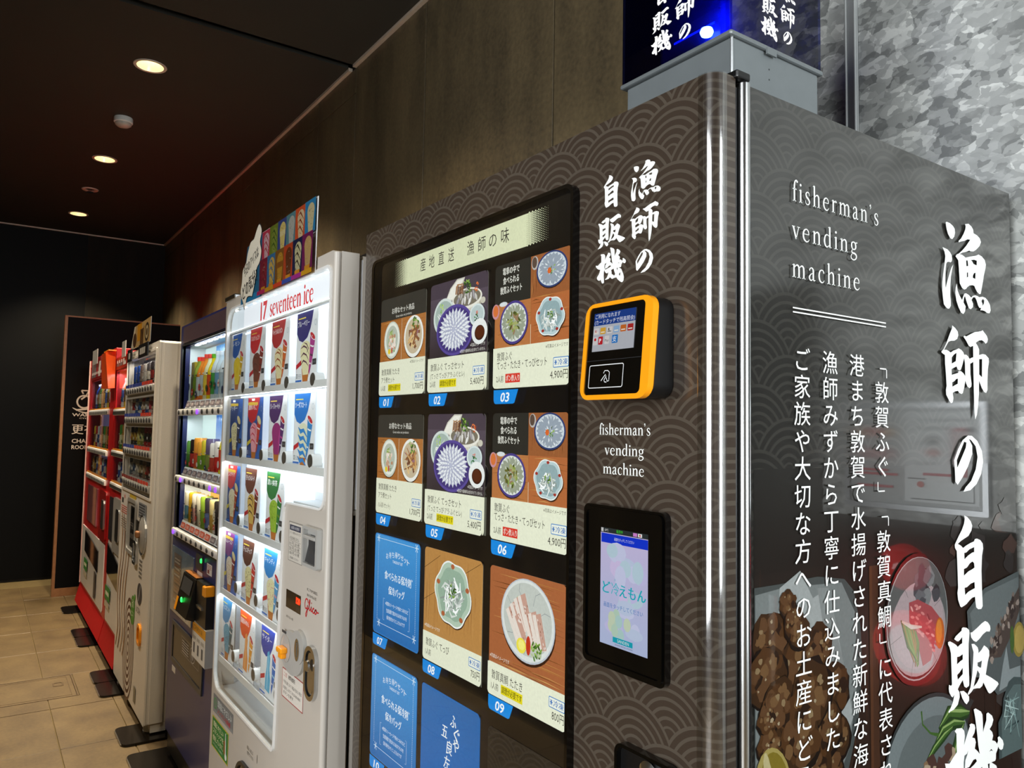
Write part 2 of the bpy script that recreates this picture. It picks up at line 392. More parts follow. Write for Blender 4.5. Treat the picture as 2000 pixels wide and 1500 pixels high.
class Sheet:
    """a flat print: coloured polygons stacked by tiny steps on a plane"""
    def __init__(s, O, U, V, N, eps=2e-5, h0=0.0):
        s.O, s.U, s.V, s.N = map(Vector, (O, U, V, N)); s.eps = eps; s.h = h0; s.mb = MB()
    def P(s, p): return s.O+s.U*p[0]+s.V*p[1]+s.N*s.h
    cyc = None
    def up(s, k=1):
        if s.cyc: s.h = s.cyc[0]+R.random()*s.cyc[2]*s.eps
        else: s.h += s.eps*k
    def begin(s, n=4): s.cyc = [s.h+s.eps, 0, n]     # many small marks share n steps, each at its own random depth
    def end(s): s.h = s.cyc[0]+s.cyc[2]*s.eps; s.cyc = None
    def poly(s, pts, col, keep=False, cols=None):
        if not keep: s.up()
        c = lin(col) if not cols else [lin(q) for q in cols]
        s.mb.add([s.P(p) for p in pts], [tuple(range(len(pts)))], 0, c)
    def tess(s, loops, col):
        s.up(); flat = [p for l in loops for p in l]
        tri = tessellate_polygon([[Vector((p[0], p[1], 0)) for p in l] for l in loops])
        s.mb.add([s.P(p) for p in flat], [tuple(t) for t in tri], 0, lin(col))
    def rect(s, x0, x1, z0, z1, col, **k): s.poly([(x0, z0), (x1, z0), (x1, z1), (x0, z1)], col, **k)
    def grad(s, x0, x1, z0, z1, c0, c1): s.poly([(x0, z0), (x1, z0), (x1, z1), (x0, z1)], c0, cols=[c0, c0, c1, c1])
    def rrect(s, x0, x1, z0, z1, r, col, **k): s.poly(rr(x0, x1, z0, z1, r), col, **k)
    def ell(s, cx, cz, rx, rz, col, n=24, rot=0, **k): s.poly(ell(cx, cz, rx, rz, n, 0, rot), col, **k)
    def ring(s, cx, cz, rx, rz, w, col, n=24): s.tess([ell(cx, cz, rx, rz, n), ell(cx, cz, rx-w, rz-w, n)], col)
    def frame(s, x0, x1, z0, z1, w, col, r=0):
        s.tess([rr(x0, x1, z0, z1, r), rr(x0+w, x1-w, z0+w, z1-w, max(r-w, 0))], col)
    def line(s, pts, w, col, keep=False):
        """ribbon; w number or one width per point"""
        if not keep: s.up()
        n = len(pts); ws = w if isinstance(w, (list, tuple)) else [w]*n; L = []; Rr = []
        for i in range(n):
            a = pts[max(i-1, 0)]; b = pts[min(i+1, n-1)]; dx, dz = b[0]-a[0], b[1]-a[1]; l = math.hypot(dx, dz) or 1
            nx, nz = -dz/l*ws[i]/2, dx/l*ws[i]/2
            L.append((pts[i][0]+nx, pts[i][1]+nz)); Rr.append((pts[i][0]-nx, pts[i][1]-nz))
        s.mb.add([s.P(p) for p in L+Rr], [(i, i+1, n+i+1, n+i) for i in range(n-1)], 0, lin(col))
    def text(s, t, x0, zc, h, col, w=None, x1=None, anchor='l', bold=0, shear=0, lat=False, rot=0):
        """h = height of a kanji (or of a capital if lat); w or x1 fixes the run's width; zc = middle"""
        if bold and not lat:   # heavier kanji: the same characters laid down twice, a hair apart
            d = h*bold*.9; s.text(t, x0-d, zc, h, col, w, x1-d if x1 is not None else None, anchor, 0, shear, lat, rot); x0 += d; x1 = x1+d if x1 is not None else None; bold = 0
        vs, fs, a, b = glyphs(t, bold); em = h/(.72 if lat else .90)
        mid = .36 if lat else .37
        if x1 is not None: w = x1-x0
        sx = em if not w else w/max(b-a, 1e-6)
        wid = sx*(b-a); ox = x0-(0 if anchor == 'l' else wid/2 if anchor == 'c' else wid)
        s.up(); c, d = math.cos(rot), math.sin(rot); pts = []
        for x, y in vs:
            X = (x-a)*sx+(y-mid)*em*shear; Z = (y-mid)*em
            pts.append((ox+X*c-Z*d, zc+X*d+Z*c))
        s.mb.add([s.P(p) for p in pts], fs, 0, lin(col))
    def column(s, t, xc, z0, pitch, wch, hch, col, bold=0):
        """vertical Japanese column, one character per pitch downwards"""
        for i, ch in enumerate(t):
            z = z0-pitch*i-hch/2
            if ch in '「」':
                if ch == '「': pts = [(xc-wch*.1, z-hch*.02), (xc+wch*.38, z-hch*.02), (xc+wch*.38, z-hch*.42)]
                else: pts = [(xc-wch*.38, z+hch*.42), (xc-wch*.38, z+hch*.02), (xc+wch*.1, z+hch*.02)]
                s.up(); t2 = .0018
                (ax, az), (bx, bz), (cx, cz) = pts
                for (x, zz, x2, z2) in ((ax, az, bx, bz), (bx, bz, cx, cz)):
                    s.rect(min(x, x2)-t2/2, max(x, x2)+t2/2, min(zz, z2)-t2/2, max(zz, z2)+t2/2, col, keep=True)
                continue
            vs, fs, a, b = glyphs(ch, bold); s.up()
            s.mb.add([s.P((xc+(x-.5)*wch/.92, z+(y-.37)*hch/.92)) for x, y in vs], fs, 0, lin(col))
    def brush(s, ch, x0, x1, z0, z1, col):
        for part in BRUSH[ch]:
            loops = [[(x0+(x1-x0)*int(a)/1000, z0+(z1-z0)*int(b)/1000) for a, b in (q.split(',') for q in l.split())] for l in part]
            s.tess(loops, col)
    def serif(s, t, x0, z0, xh, col, x1=None, k=1.0, sp=.04):
        """old-style roman letters drawn with a broad nib; xh = x-height"""
        adv = sum(SERIF[c][0]+sp for c in t)*xh
        sx = xh if x1 is None else (x1-x0)/adv*xh
        s.up(); x = x0
        for c in t:
            for st in SERIF[c][1]:
                if len(st) == 1:
                    cx, cz, r = st[0]; s.poly([(x+p[0]*sx, z0+p[1]*xh) for p in ell(cx, cz, r*k, r*k, 10)], col, keep=True); continue
                pts = smooth_line(st)
                n = len(pts); L = []; Rr = []
                for i in range(n):
                    a = pts[max(i-1, 0)]; b = pts[min(i+1, n-1)]; dx, dz = b[0]-a[0], b[1]-a[1]; l = math.hypot(dx, dz) or 1
                    wd = pts[i][2]*k/2; nx, nz = -dz/l*wd, dx/l*wd
                    L.append((x+(pts[i][0]+nx)*sx, z0+(pts[i][1]+nz)*xh)); Rr.append((x+(pts[i][0]-nx)*sx, z0+(pts[i][1]-nz)*xh))
                s.mb.add([s.P(p) for p in L+Rr], [(i, i+1, n+i+1, n+i) for i in range(n-1)], 0, lin(col))
            x += (SERIF[c][0]+sp)*sx
    def build(s, name, matn, parent=None, **k): return obj(name, s.mb, matn, parent, **k)
def smooth_line(p, n=4):
    if len(p) == 2: return p
    out = []
    for i in range(len(p)-1):
        a = p[max(i-1, 0)]; b = p[i]; c = p[i+1]; d = p[min(i+2, len(p)-1)]
        for k in range(n):
            t = k/n
            out.append(tuple(.5*((2*b[j])+(-a[j]+c[j])*t+(2*a[j]-5*b[j]+4*c[j]-d[j])*t*t+(-a[j]+3*b[j]-3*c[j]+d[j])*t**3) for j in range(3)))
    out.append(p[-1]); return out
def _stem(x, top=1.0, foot=True):
    st = [[(x, 0, .17), (x, top, .17)], [(x-.17, top-.09, .04), (x-.02, top-.02, .12)]]
    if foot: st.append([(x-.19, .02, .05), (x+.19, .02, .05)])
    return st
_arch = lambda o: [[(o, .72, .05), (o+.14, .9, .08), (o+.33, .96, .13), (o+.47, .83, .17), (o+.5, .6, .17), (o+.5, .3, .17), (o+.5, 0, .17)], [(o+.31, .02, .05), (o+.69, .02, .05)]]
SERIF = {
 'i': (.42, _stem(.2)+[[(.2, 1.36, .11)]]), 'n': (.98, _stem(.2)+_arch(.25)), 'm': (1.5, _stem(.2)+_arch(.25)+_arch(.78)),
 'h': (.98, _stem(.2, 1.65)+_arch(.25)), 'r': (.7, _stem(.2)+[[(.25, .72, .05), (.38, .9, .09), (.55, .95, .12)], [(.56, .9, .1)]]),
 'e': (.86, [[(.16, .58, .05), (.72, .58, .05)], [(.73, .57, .07), (.68, .83, .1), (.46, .98, .08), (.2, .83, .14), (.11, .5, .17), (.2, .17, .15), (.46, .01, .1), (.68, .1, .06), (.77, .24, .03)]]),
 's': (.7, [[(.57, .72, .05), (.5, .93, .07), (.32, .98, .08), (.15, .82, .13), (.22, .6, .16), (.45, .44, .17), (.58, .25, .14), (.47, .05, .09), (.28, .01, .07), (.12, .1, .06), (.08, .3, .04)]]),
 'a': (.86, [[(.15, .76, .12), (.22, .92, .08), (.4, .99, .09), (.56, .86, .16), (.58, .6, .17), (.58, .2, .17), (.66, .03, .1), (.82, .08, .04)], [(.57, .6, .05), (.3, .48, .08), (.13, .25, .15), (.22, .04, .12), (.4, .03, .08), (.57, .2, .05)]]),
 'c': (.78, [[(.68, .76, .12), (.6, .93, .09), (.42, .99, .08), (.2, .85, .13), (.11, .5, .17), (.2, .15, .15), (.42, .01, .1), (.62, .08, .06), (.72, .22, .03)]]),
 'd': (.98, [[(.68, .88, .05), (.42, .99, .08), (.2, .85, .13), (.11, .48, .17), (.2, .13, .15), (.4, .01, .1), (.66, .18, .05)], [(.73, 0, .17), (.73, 1.65, .17)], [(.56, 1.57, .04), (.71, 1.63, .12)], [(.73, .03, .08), (.92, .02, .05)]]),
 'v': (.84, [[(.14, .97, .17), (.45, .02, .15)], [(.43, .02, .07), (.72, .97, .06)], [(.0, .97, .05), (.32, .97, .05)], [(.56, .97, .05), (.86, .97, .05)]]),
 'g': (.86, [[(.4, .98, .09), (.2, .88, .13), (.15, .66, .16), (.24, .42, .12), (.42, .36, .09), (.62, .45, .13), (.67, .68, .16), (.58, .9, .12), (.4, .98, .09)], [(.3, .38, .05), (.16, .2, .09), (.25, .07, .13), (.55, .03, .15), (.74, -.12, .14), (.68, -.36, .11), (.4, -.5, .09), (.12, -.4, .1), (.08, -.2, .08), (.22, -.02, .05)], [(.6, .92, .06), (.86, .96, .1)]]),
 'f': (.52, [[(.25, 0, .17), (.25, .7, .17), (.26, 1.25, .16), (.36, 1.56, .12), (.55, 1.63, .1)], [(.58, 1.54, .1)], [(.06, .02, .05), (.46, .02, .05)], [(.04, .93, .06), (.5, .93, .06)]]),
 't': (.6, [[(.25, 1.3, .1), (.25, .95, .17), (.25, .2, .17), (.36, .03, .12), (.56, .12, .04)], [(.02, .93, .06), (.56, .93, .06)]]),
 "'": (.36, [[(.15, 1.5, .11)], [(.2, 1.52, .1), (.21, 1.36, .06), (.1, 1.2, .03)]]), ' ': (.5, []),
}

BRUSH = {"漁": [["92,933 114,942 176,938 233,920 268,895 274,854 256,808 216,775 177,778 133,816 109,860 97,899"],
 ["484,983 556,1000 617,981 651,954 660,913 732,903 792,880 817,841 784,792 705,738 649,711 593,704 559,706 484,680 416,662 359,637 408,638 448,628 479,617 564,640 703,673 759,694 829,683 892,652 915,604 903,559 867,481 840,397 808,314 788,261 759,256 709,276 672,311 655,334 614,336 552,324 504,300 483,280 442,266 396,279 351,323 345,409 339,486 329,565 301,585 275,602 302,624 342,640 417,687 500,750 556,802 587,830 529,825 461,797 393,779 348,763 343,777 394,811 450,873 486,925 496,963",
"491,589 524,594 533,535 496,526",
"592,607 659,621 719,619 713,566 643,573 624,594",
"503,458 525,464 526,416 501,404",
"632,449 654,473 686,483 679,412 624,419"],
 ["20,659 58,655 115,650 166,627 197,600 205,563 195,534 172,520 143,523 104,514 85,490 70,420 65,337 64,230 104,314 152,404 186,464 224,504 198,438 173,365 161,281 154,176 164,102 163,61 134,29 102,23 64,36 27,62 13,125 0,205 5,295 31,400 53,486 72,571 57,617"],
 ["292,313 302,243 334,198 391,146 420,195 447,225 481,230 535,219 582,197 617,219 665,232 714,230 755,221 826,235 890,230 939,206 988,161 1000,104 977,69 926,65 863,82 813,84 771,79 793,107 751,105 724,131 698,178 665,210 623,205 588,172 620,134 615,97 570,69 530,75 504,113 478,153 453,199 432,175 421,125 463,87 447,30 413,0 367,10 316,64 276,129 258,210 268,267",
"811,199 839,211 865,198 852,160 818,131 823,157 803,180"]], "師": [["226,991 285,969 336,937 348,897 323,855 266,831 197,824 146,810 99,763 53,716 105,721 152,709 186,698 242,723 305,739 348,755 404,743 446,720 462,695 502,698 538,686 576,658 618,673 655,681 656,807 600,790 564,800 508,852 455,890 474,903 517,899 605,931 695,962 784,976 837,985 873,1000 906,978 965,944 987,907 970,871 934,853 901,873 849,886 781,875 715,845 756,815 787,776 782,715 865,732 926,729 994,695 1000,653 974,574 958,443 953,335 924,301 879,309 828,352 771,429 761,281 738,152 712,53 673,0 661,67 657,164 654,389 653,630 586,604 586,490 607,387 602,357 562,336 519,353 491,388 478,417 451,342 420,278 394,266 346,277 318,297 262,289 211,271 225,215 210,171 175,160 142,183 83,245 78,295 93,339 83,469 70,576 69,663 22,677 0,690 17,706 44,722 107,796 179,904 222,960",
"304,704 287,613 203,581 205,647 247,679",
"461,662 475,603 478,462 438,493 389,512 339,509 332,490 199,461 197,523 299,558 322,527 361,518 390,531 427,592",
"203,381 252,398 288,422 323,428 317,372 264,356 209,336",
"783,669 848,675 837,471 777,498"]], "の": [["484,1000 618,996 805,905 963,722 1000,524 919,301 748,123 529,19 291,0 372,79 562,184 731,388 805,611 746,807 588,918 509,939 622,820 617,667 464,448 274,259 103,128 28,184 19,373 0,562 135,751 296,916",
"426,875 348,889 238,751 87,561 98,426 260,614 397,779"]], "自": [["345,1000 452,979 570,932 620,884 588,835 476,782 343,762 223,743 105,716 209,694 285,666 386,686 531,705 673,718 704,741 778,743 901,722 986,682 1000,630 952,553 922,402 928,186 942,26 890,0 779,4 707,29 686,80 670,142 568,138 470,116 373,88 301,77 195,65 149,79 83,149 64,220 90,274 79,483 66,644 10,678 0,710 36,733 132,789 254,854 333,915 360,964",
"322,614 394,615 503,642 674,658 671,606 598,604 451,580 325,548",
"300,449 408,460 518,499 604,511 659,492 673,445 587,431 453,417 296,382",
"312,257 395,258 529,286 663,295 671,231 549,220 428,207 327,182"]], "販": [["280,988 306,994 372,976 418,942 426,902 406,768 400,528 403,270 398,241 345,228 306,254 278,341 215,287 182,249 213,204 215,144 177,61 99,18 35,12 16,0 0,18 42,53 88,116 116,197 83,173 59,190 22,249 15,300 21,341 56,320 75,332 72,471 66,715 42,795 16,834 16,863 50,867 107,837 164,801 195,770 242,791 281,800 283,877 243,850 210,836 178,845 131,879 160,908 226,938 272,957",
"179,648 225,645 287,661 285,595 236,583 177,559",
"176,427 219,447 282,493 280,415 231,390 185,366"],
 ["744,1000 799,973 844,921 851,879 835,846 767,860 696,836 625,792 555,763 502,789 456,840 444,903 478,901 574,937 673,981"],
 ["460,756 514,747 581,691 596,653 596,613 655,641 713,690 775,648 816,601 817,538 783,465 736,308 848,243 982,155 1000,124 928,74 841,46 806,47 778,69 731,142 684,219 662,180 613,161 552,175 484,182 436,151 382,129 369,150 424,213 462,360 483,511 497,646 472,712",
"575,498 616,496 662,504 642,416 614,426 574,452",
"568,401 612,344 603,294 554,244 487,207 521,295 555,365"],
 ["222,214 291,204 349,158 394,109 393,58 345,23 307,54 263,120"]], "機": [["481,997 513,1000 604,949 629,913 635,825 634,742 661,790 695,843 699,906 728,912 798,864 821,818 794,771 750,742 795,703 810,663 791,622 845,600 879,564 898,590 891,625 922,630 985,573 1000,530 981,489 948,485 913,509 899,534 884,507 856,475 851,423 837,407 768,412 842,365 857,355 887,283 921,203 939,125 928,38 890,0 851,8 792,53 732,108 697,162 643,160 608,158 573,142 538,155 487,205 447,170 402,162 336,157 320,172 381,212 416,274 432,347 390,326 349,339 312,388 298,432 281,381 276,268 289,150 285,86 244,74 213,94 186,160 175,200 150,173 97,180 55,220 44,260 59,296 106,343 136,399 156,465 99,482 46,520 13,560 0,609 71,589 128,628 190,663 189,737 188,837 161,866 192,883 280,867 317,831 325,780 308,699 333,740 374,801 414,854 403,868 439,873 490,850 503,813 486,771 445,737 491,717 507,676 487,619 528,588 569,547 547,638 531,755 504,912",
"313,598 355,605 376,632 361,597 325,550 316,483 296,471 298,539",
"319,440 311,457 347,473 388,470 458,518 499,518 519,491 469,470 388,450",
"525,388 605,412 621,352 657,256 617,217 597,247 542,279 541,336",
"707,412 739,410 734,377 730,340 715,366",
"775,235 828,278 815,180 790,203",
"736,523 772,543 802,511 772,528"]]}
# ================================================================== the room
WY = .82; CZ = 3.41; EX = -8.12; RX = 3.4; FY = -3.9
bx = lambda *a, **k: MB().box(*a, **k)
flo = obj('floor', bx(EX-.1, RX+.1, FY-.1, WY+.1, -.06, -.006), 'grout', kind='structure', label='beige stone tiled floor')
tx = [-5.37-.6*k for k in range(5)][::-1]+[-5.37+.6*k for k in range(1, 16)]
hatch = (-4.765, -4.335, -.62, -.19)
tcount = 0; tiles_far = MB()
for i, x in enumerate(tx):
    for j in range(-13, 3):
        y = -.04+.3*j; x0, x1, y0, y1 = x+.002, min(x+.598, RX), y+.002, y+.298
        if x0 < EX: x0 = EX
        if y1 > WY: y1 = WY
        if y0 >= WY-.02 or x1-x0 < .05: continue
        hx = R.uniform(-.0006, .0006); top = hx
        if x0 < hatch[1] and x1 > hatch[0] and y0 < hatch[3] and y1 > hatch[2]:
            # tile cut round the hatch: strips on the sides that remain
            a0, a1, b0, b1 = hatch
            rects = []
            if x0 < a0: rects.append((x0, min(a0-.004, x1), y0, y1))
            if x1 > a1: rects.append((max(a1+.004, x0), x1, y0, y1))
            xa, xb = max(x0, a0-.004), min(x1, a1+.004)
            if y1 > b1+.004: rects.append((xa, xb, b1+.004, y1))
            if y0 < b0-.004: rects.append((xa, xb, y0, b0-.004))
            mb = MB()
            for q in rects:
                if q[1]-q[0] > .003 and q[3]-q[2] > .003: mb.box(*q, -.008, top)
            if mb.v: obj('floor_tile', mb, 'floor', flo)
            continue
        if x > -9 and -1.3 < y and x < -1.5:
            obj('floor_tile', bx(x0, x1, y0, y1, -.008, top, bev=.0015, seg=1), 'floor', flo); tcount += 1
        else: tiles_far.box(x0, x1, y0, y1, -.008, top)
obj('floor_tile_field', tiles_far, 'floor', flo, kind='stuff')
# inspection hatch let into the floor
h = thing('floor_hatch', 'square tiled inspection hatch with metal rim in the beige floor', 'floor hatch', (-4.55, -.405, 0))
a0, a1, b0, b1 = hatch
mb = MB().prism([[(a0, b0), (a1, b0), (a1, b1), (a0, b1)], [(a0+.008, b0+.008), (a1-.008, b0+.008), (a1-.008, b1-.008), (a0+.008, b1-.008)]], -.006, .0015, 'xy')
obj('rim', mb, 'rim', h)
mb = MB().prism([[(a0+.03, b0+.03), (a1-.03, b0+.03), (a1-.03, b1-.03), (a0+.03, b1-.03)], [(a0+.034, b0+.034), (a1-.034, b0+.034), (a1-.034, b1-.034), (a0+.034, b1-.034)]], -.004, .0012, 'xy')
obj('inner_rim', mb, 'rim', h)
obj('lid', bx(a0+.01, a1-.01, b0+.01, b1-.01, -.008, 0), 'floor', h)
mb = MB().prism([rr(-4.63, -4.56, -.30, -.245, .008), rr(-4.622, -4.568, -.292, -.253, .004)], -.001, .002, 'xy')
obj('lifting_handle', mb, 'rim', h)

# ceiling: boards parted by a dark groove
cei = obj('ceiling', bx(EX-.1, RX+.1, FY-.1, WY+.1, CZ+.09, CZ+.14), 'groove', kind='structure', label='dark brown board ceiling with black shadow gaps')
holes = [ell(x, y, .068, .068, 24) for x, y in DL]
obj('ceiling_panel', MB().prism([[(EX, FY), (-3.155, FY), (-3.155, WY-.02), (EX, WY-.02)]]+holes, CZ, CZ+.018, 'xy'), 'ceiling', cei)
obj('ceiling_panel', bx(-3.10, RX, FY, WY-.02, CZ, CZ+.018), 'ceiling', cei)

# wall behind the machines
wb = obj('wall_back', bx(EX-.1, RX+.1, WY+.012, WY+.1, 0, CZ+.05), 'groove', kind='structure', label='panelled wall behind the vending machines')
seams = [EX, -7.2, -6.31, -5.2, -3.63, -3.09, -2.32, -1.395, -.60]
for a, b in zip(seams, seams[1:]):
    for z0, z1 in ((.06, 3.26), (3.264, CZ-.012)):
        if z0 > 3 and a > -3.2: continue
        if a > -3.2: z1 = CZ-.012
        obj('wall_panel', bx(a+.003, b-.003, WY, WY+.012, z0, z1, bev=.001, seg=1), 'brown', wb, label='dark brown board wall panel')
for a, b in ((-.598, -.333), (-.303, .40), (1.45, 2.1), (2.104, RX)):
    obj('wall_panel', bx(a, b, WY, WY+.012, .06, CZ-.012, bev=.001, seg=1), 'galva', wb, label='galvanised steel wall panel with crystal pattern')
obj('wall_panel', bx(.40, 1.45, WY, WY+.012, 1.86, CZ-.012, bev=.001, seg=1), 'galva', wb)
dr = obj('door_1', bx(.44, 1.41, WY-.005, WY+.01, .0, 1.82), 'endw', kind='structure', label='dark door to the right of the view')
obj('door_frame', MB().prism([[(.402, 0), (1.448, 0), (1.448, 1.858), (.402, 1.858)], [(.442, 0.01), (1.408, 0.01), (1.408, 1.818), (.442, 1.818)]], WY-.012, WY+.012), 'endb', dr)
obj('door_handle', MB().tube([(.50, WY-.04, .95), (.50, WY-.04, 1.15)], .01).tube([(.50, WY-.04, .97), (.50, WY, .97)], .006).tube([(.50, WY-.04, 1.13), (.50, WY, 1.13)], .006), 'steel', dr)
mb = MB().box(-.333, -.303, WY-.003, WY+.005, .02, CZ-.01, bev=.001, seg=1); mb.box(-.331, -.326, WY-.008, WY, .02, CZ-.01, bev=.002)
mb.box(-.310, -.305, WY-.008, WY, .02, CZ-.01, bev=.002)
obj('trim_2', mb, 'jstrip', kind='structure', label='vertical aluminium joint strip on the galvanised wall')
obj('trim_1', MB().box(EX, -3.155, WY-.018, WY+.004, CZ-.012, CZ+.006).box(-3.10, -.6, WY-.018, WY+.004, CZ-.012, CZ+.006), 'trim', kind='structure', label='pale bronze trim along the top of the wall')
obj('trim_3', bx(EX-.004, EX+.018, FY, WY-.018, CZ-.012, CZ+.006), 'trim', kind='structure', label='pale bronze trim along the top of the end wall')
obj('baseboard_back', bx(EX, RX, WY-.01, WY+.012, 0, .06), 'black', kind='structure')
we = obj('wall_end', bx(EX-.1, EX-.012, FY-.1, WY+.1, 0, CZ+.05), 'groove', kind='structure', label='dark end wall of glossy black and brown panels')
for a, b, m_ in ((FY, -1.5, 'endw'), (-1.497, .098, 'endw'), (.102, WY, 'endb')):
    obj('wall_panel', bx(EX-.012, EX, a, b, .02, CZ-.012), m_, we)
obj('wall_light_block', bx(EX-.1, -.75, -1.85, -1.70, 0, CZ+.05), 'brown', kind='structure', label='added wall outside the view, shading the left machines from shopfront light')  # unseen wall added to keep shopfront daylight off the left machines
obj('wall_front', bx(EX-.1, RX+.1, FY-.1, FY, 0, CZ+.05), 'brown', kind='structure')
wr = obj('wall_right', MB().prism([[(FY, 0), (WY, 0), (WY, CZ), (FY, CZ)], [(-.95, .3), (.75, .3), (.75, 2.9), (-.95, 2.9)]], RX, RX+.1, 'yz'), 'brown', kind='structure')
obj('window_1', MB().prism([[(-.95, .3), (.75, .3), (.75, 2.9), (-.95, 2.9)], [(-.90, .35), (.70, .35), (.70, 2.85), (-.90, 2.85)]], RX+.02, RX+.07, 'yz'), 'alu', kind='structure', label='daylit entrance window outside the view')

# changing-room partition at the far end
pt = thing('changing_room_partition', 'tall black sign partition with bronze edge and white changing room lettering', 'partition', (-7.2, .35, 0))
obj('panel', bx(-7.26, -7.2, -.115, WY-.001, .07, 2.45), 'endw', pt)
obj('edge_strip', bx(-7.265, -7.195, -.135, -.112, .0, 2.462), 'bronze', pt, label='bronze vertical edge strip')
obj('top_strip', bx(-7.262, -7.198, -.112, WY-.001, 2.45, 2.462), 'bronze', pt)
obj('plinth', bx(-7.262, -7.196, -.112, WY-.001, 0, .07), 'bronze', pt, label='bronze plinth strip')
sh = Sheet((-7.199, 0, 0), (0, 1, 0), (0, 0, 1), (1, 0, 0), eps=5e-4)
W_ = 'cfc6ba'
sh.ring(.045, 1.70, .062, .062, .014, W_); sh.line([(.02, 1.80), (.075, 1.80), (.06, 1.755), (.02, 1.72)], .014, W_)
sh.line([(.02, 1.80), (.035, 1.77)], .012, W_); sh.line([(.075, 1.73), (.10, 1.80), (.145, 1.79)], .014, W_); sh.ring(.16, 1.70, .062, .062, .014, W_)
sh.line([(-.045, 1.645), (-.01, 1.625), (.06, 1.635), (.12, 1.645)], [.004, .016, .016, .004], W_)
sh.line([(.0, 1.615), (.06, 1.60), (.14, 1.62)], [.004, .016, .004], W_)
sh.text('WAKASA', -.045, 1.583, .027, W_, x1=.20, lat=True, bold=.02); sh.text('CYCLING', .012, 1.553, .012, W_, x1=.15, lat=True)
sh.text('更衣室', -.04, 1.455, .088, W_, x1=.24, bold=.02)
sh.text('CHANGING', -.038, 1.352, .036, W_, x1=.24, lat=True, bold=.02); sh.text('ROOM', -.038, 1.297, .036, W_, x1=.093, lat=True, bold=.02)
sh.build('lettering', 'paint', pt, label='white changing room lettering and bicycle emblem')

# ceiling fittings
for i, (x, y) in enumerate(DL):
    d = thing('downlight', ['recessed warm downlight nearest the camera', 'middle recessed warm downlight, beyond the smoke detector', 'farthest recessed warm downlight near the end wall'][i], 'downlight', (x, y, CZ), group='ceiling downlights')
    obj('flange', MB().lathe(x, y, CZ, [(.066, .004), (.066, -.003), (.080, -.004), (.082, -.001), (.082, .002)], seg=28, cap=False), 'white', d, smooth=True)
    obj('reflector_cone', MB().lathe(x, y, CZ, [(.066, .001), (.060, .03), (.046, .07)], seg=28, cap=False), 'reflector', d, smooth=True)
    obj('lamp', MB().lathe(x, y, CZ, [(.0, .068), (.046, .068), (.046, .075), (.0, .075)], seg=20, cap=False), 'warm', d, label='glowing warm lamp')
d = thing('smoke_detector', 'round white smoke detector between the two nearest downlights', 'smoke detector', (-4.62, -.07, CZ))
obj('base', MB().lathe(-4.62, -.07, CZ, [(.0, 0), (.052, 0), (.054, -.006), (.054, -.03), (.05, -.034), (0, -.034)], seg=28, cap=False), 'offwhite', d, smooth=True)
obj('dome', MB().lathe(-4.62, -.07, CZ, [(.048, -.034), (.046, -.045), (.034, -.055), (.0, -.058)], seg=28, cap=False), 'lgrey', d, smooth=True)
d = thing('ceiling_sprinkler', 'small round ceiling sprinkler with chrome centre between the far downlights', 'sprinkler', (-6.41, -.065, CZ))
obj('flange', MB().lathe(-6.41, -.065, CZ, [(.03, .0), (.034, -.006), (.058, -.007), (.062, -.002), (.062, 0)], seg=24), 'white', d, smooth=True)
obj('deflector', MB().lathe(-6.41, -.065, CZ, [(.012, -.006), (.012, -.02), (.026, -.022), (.026, -.026), (0, -.026)], seg=12), 'steel', d)

# wall fittings to the right of the view (they show as reflections in the side panel)
d = thing('evacuation_map', 'framed evacuation map on the galvanised wall beside the side panel', 'map board', (.196, WY, 1.37))
obj('frame', MB().prism([rr(.054, .338, 1.367, 1.581, .003), rr(.064, .328, 1.377, 1.571, .002)], WY-.012, WY-.0005), 'alu', d)
sh = Sheet((0, WY-.006, 0), (1, 0, 0), (0, 0, 1), (0, -1, 0), eps=1e-4)
sh.rect(.064, .328, 1.377, 1.571, 'b9bdbc'); sh.rect(.072, .212, 1.385, 1.564, 'e9eeee')
for q in (((.08, .20, 1.545, 1.547)), (.08, .20, 1.39, 1.392), (.08, .082, 1.39, 1.547), (.12, .2, 1.53, 1.532), (.12, .121, 1.47, 1.53), (.15, .19, 1.5, 1.502), (.15, .152, 1.46, 1.5), (.15, .19, 1.46, 1.462), (.17, .205, 1.43, 1.432)):
    sh.rect(*q, '33373a')
for q in ((.092, .097, 1.438, 1.53), (.11, .115, 1.438, 1.53), (.092, .115, 1.526, 1.531), (.092, .175, 1.438, 1.443)): sh.rect(*q, 'c0203a')
sh.ell(.155, 1.483, .009, .007, 'd2452e'); sh.ell(.18, 1.42, .007, .006, 'd2452e'); sh.ell(.155, 1.507, .009, .008, '5b5f60'); sh.ell(.084, 1.528, .006, .006, '20262a'); sh.ell(.086, 1.506, .006, .005, '2a9a3a')
sh.rect(.26, .29, 1.515, 1.53, 'c8102e'); sh.ell(.245, 1.522, .008, .008, 'f0a818'); sh.ell(.305, 1.522, .008, .008, 'f0a818')
for z, a, b in ((1.484, .235, .31), (1.474, .235, .305), (1.445, .245, .3), (1.437, .225, .315), (1.412, .235, .312)): sh.rect(a, b, z-.003, z+.002, 'c8102e')
sh.build('map_sheet', 'prt', d, label='white plan with red escape route')
d = thing('fire_hydrant_cabinet', 'black fire hydrant cabinet with red lamp on the galvanised wall', 'fire alarm', (.21, WY, 1.17))
obj('housing', bx(.012, .398, WY-.012, WY-.0005, .10, 1.345, bev=.004), 'endw', d)
obj('lamp_lens', MB().lathe(.21, WY-.012, 1.255, [(.046, 0), (.044, -.018), (.034, -.036), (.018, -.046), (0, -.05)], axis='y', seg=24), 'redlamp', d, label='glowing red lamp', smooth=True)
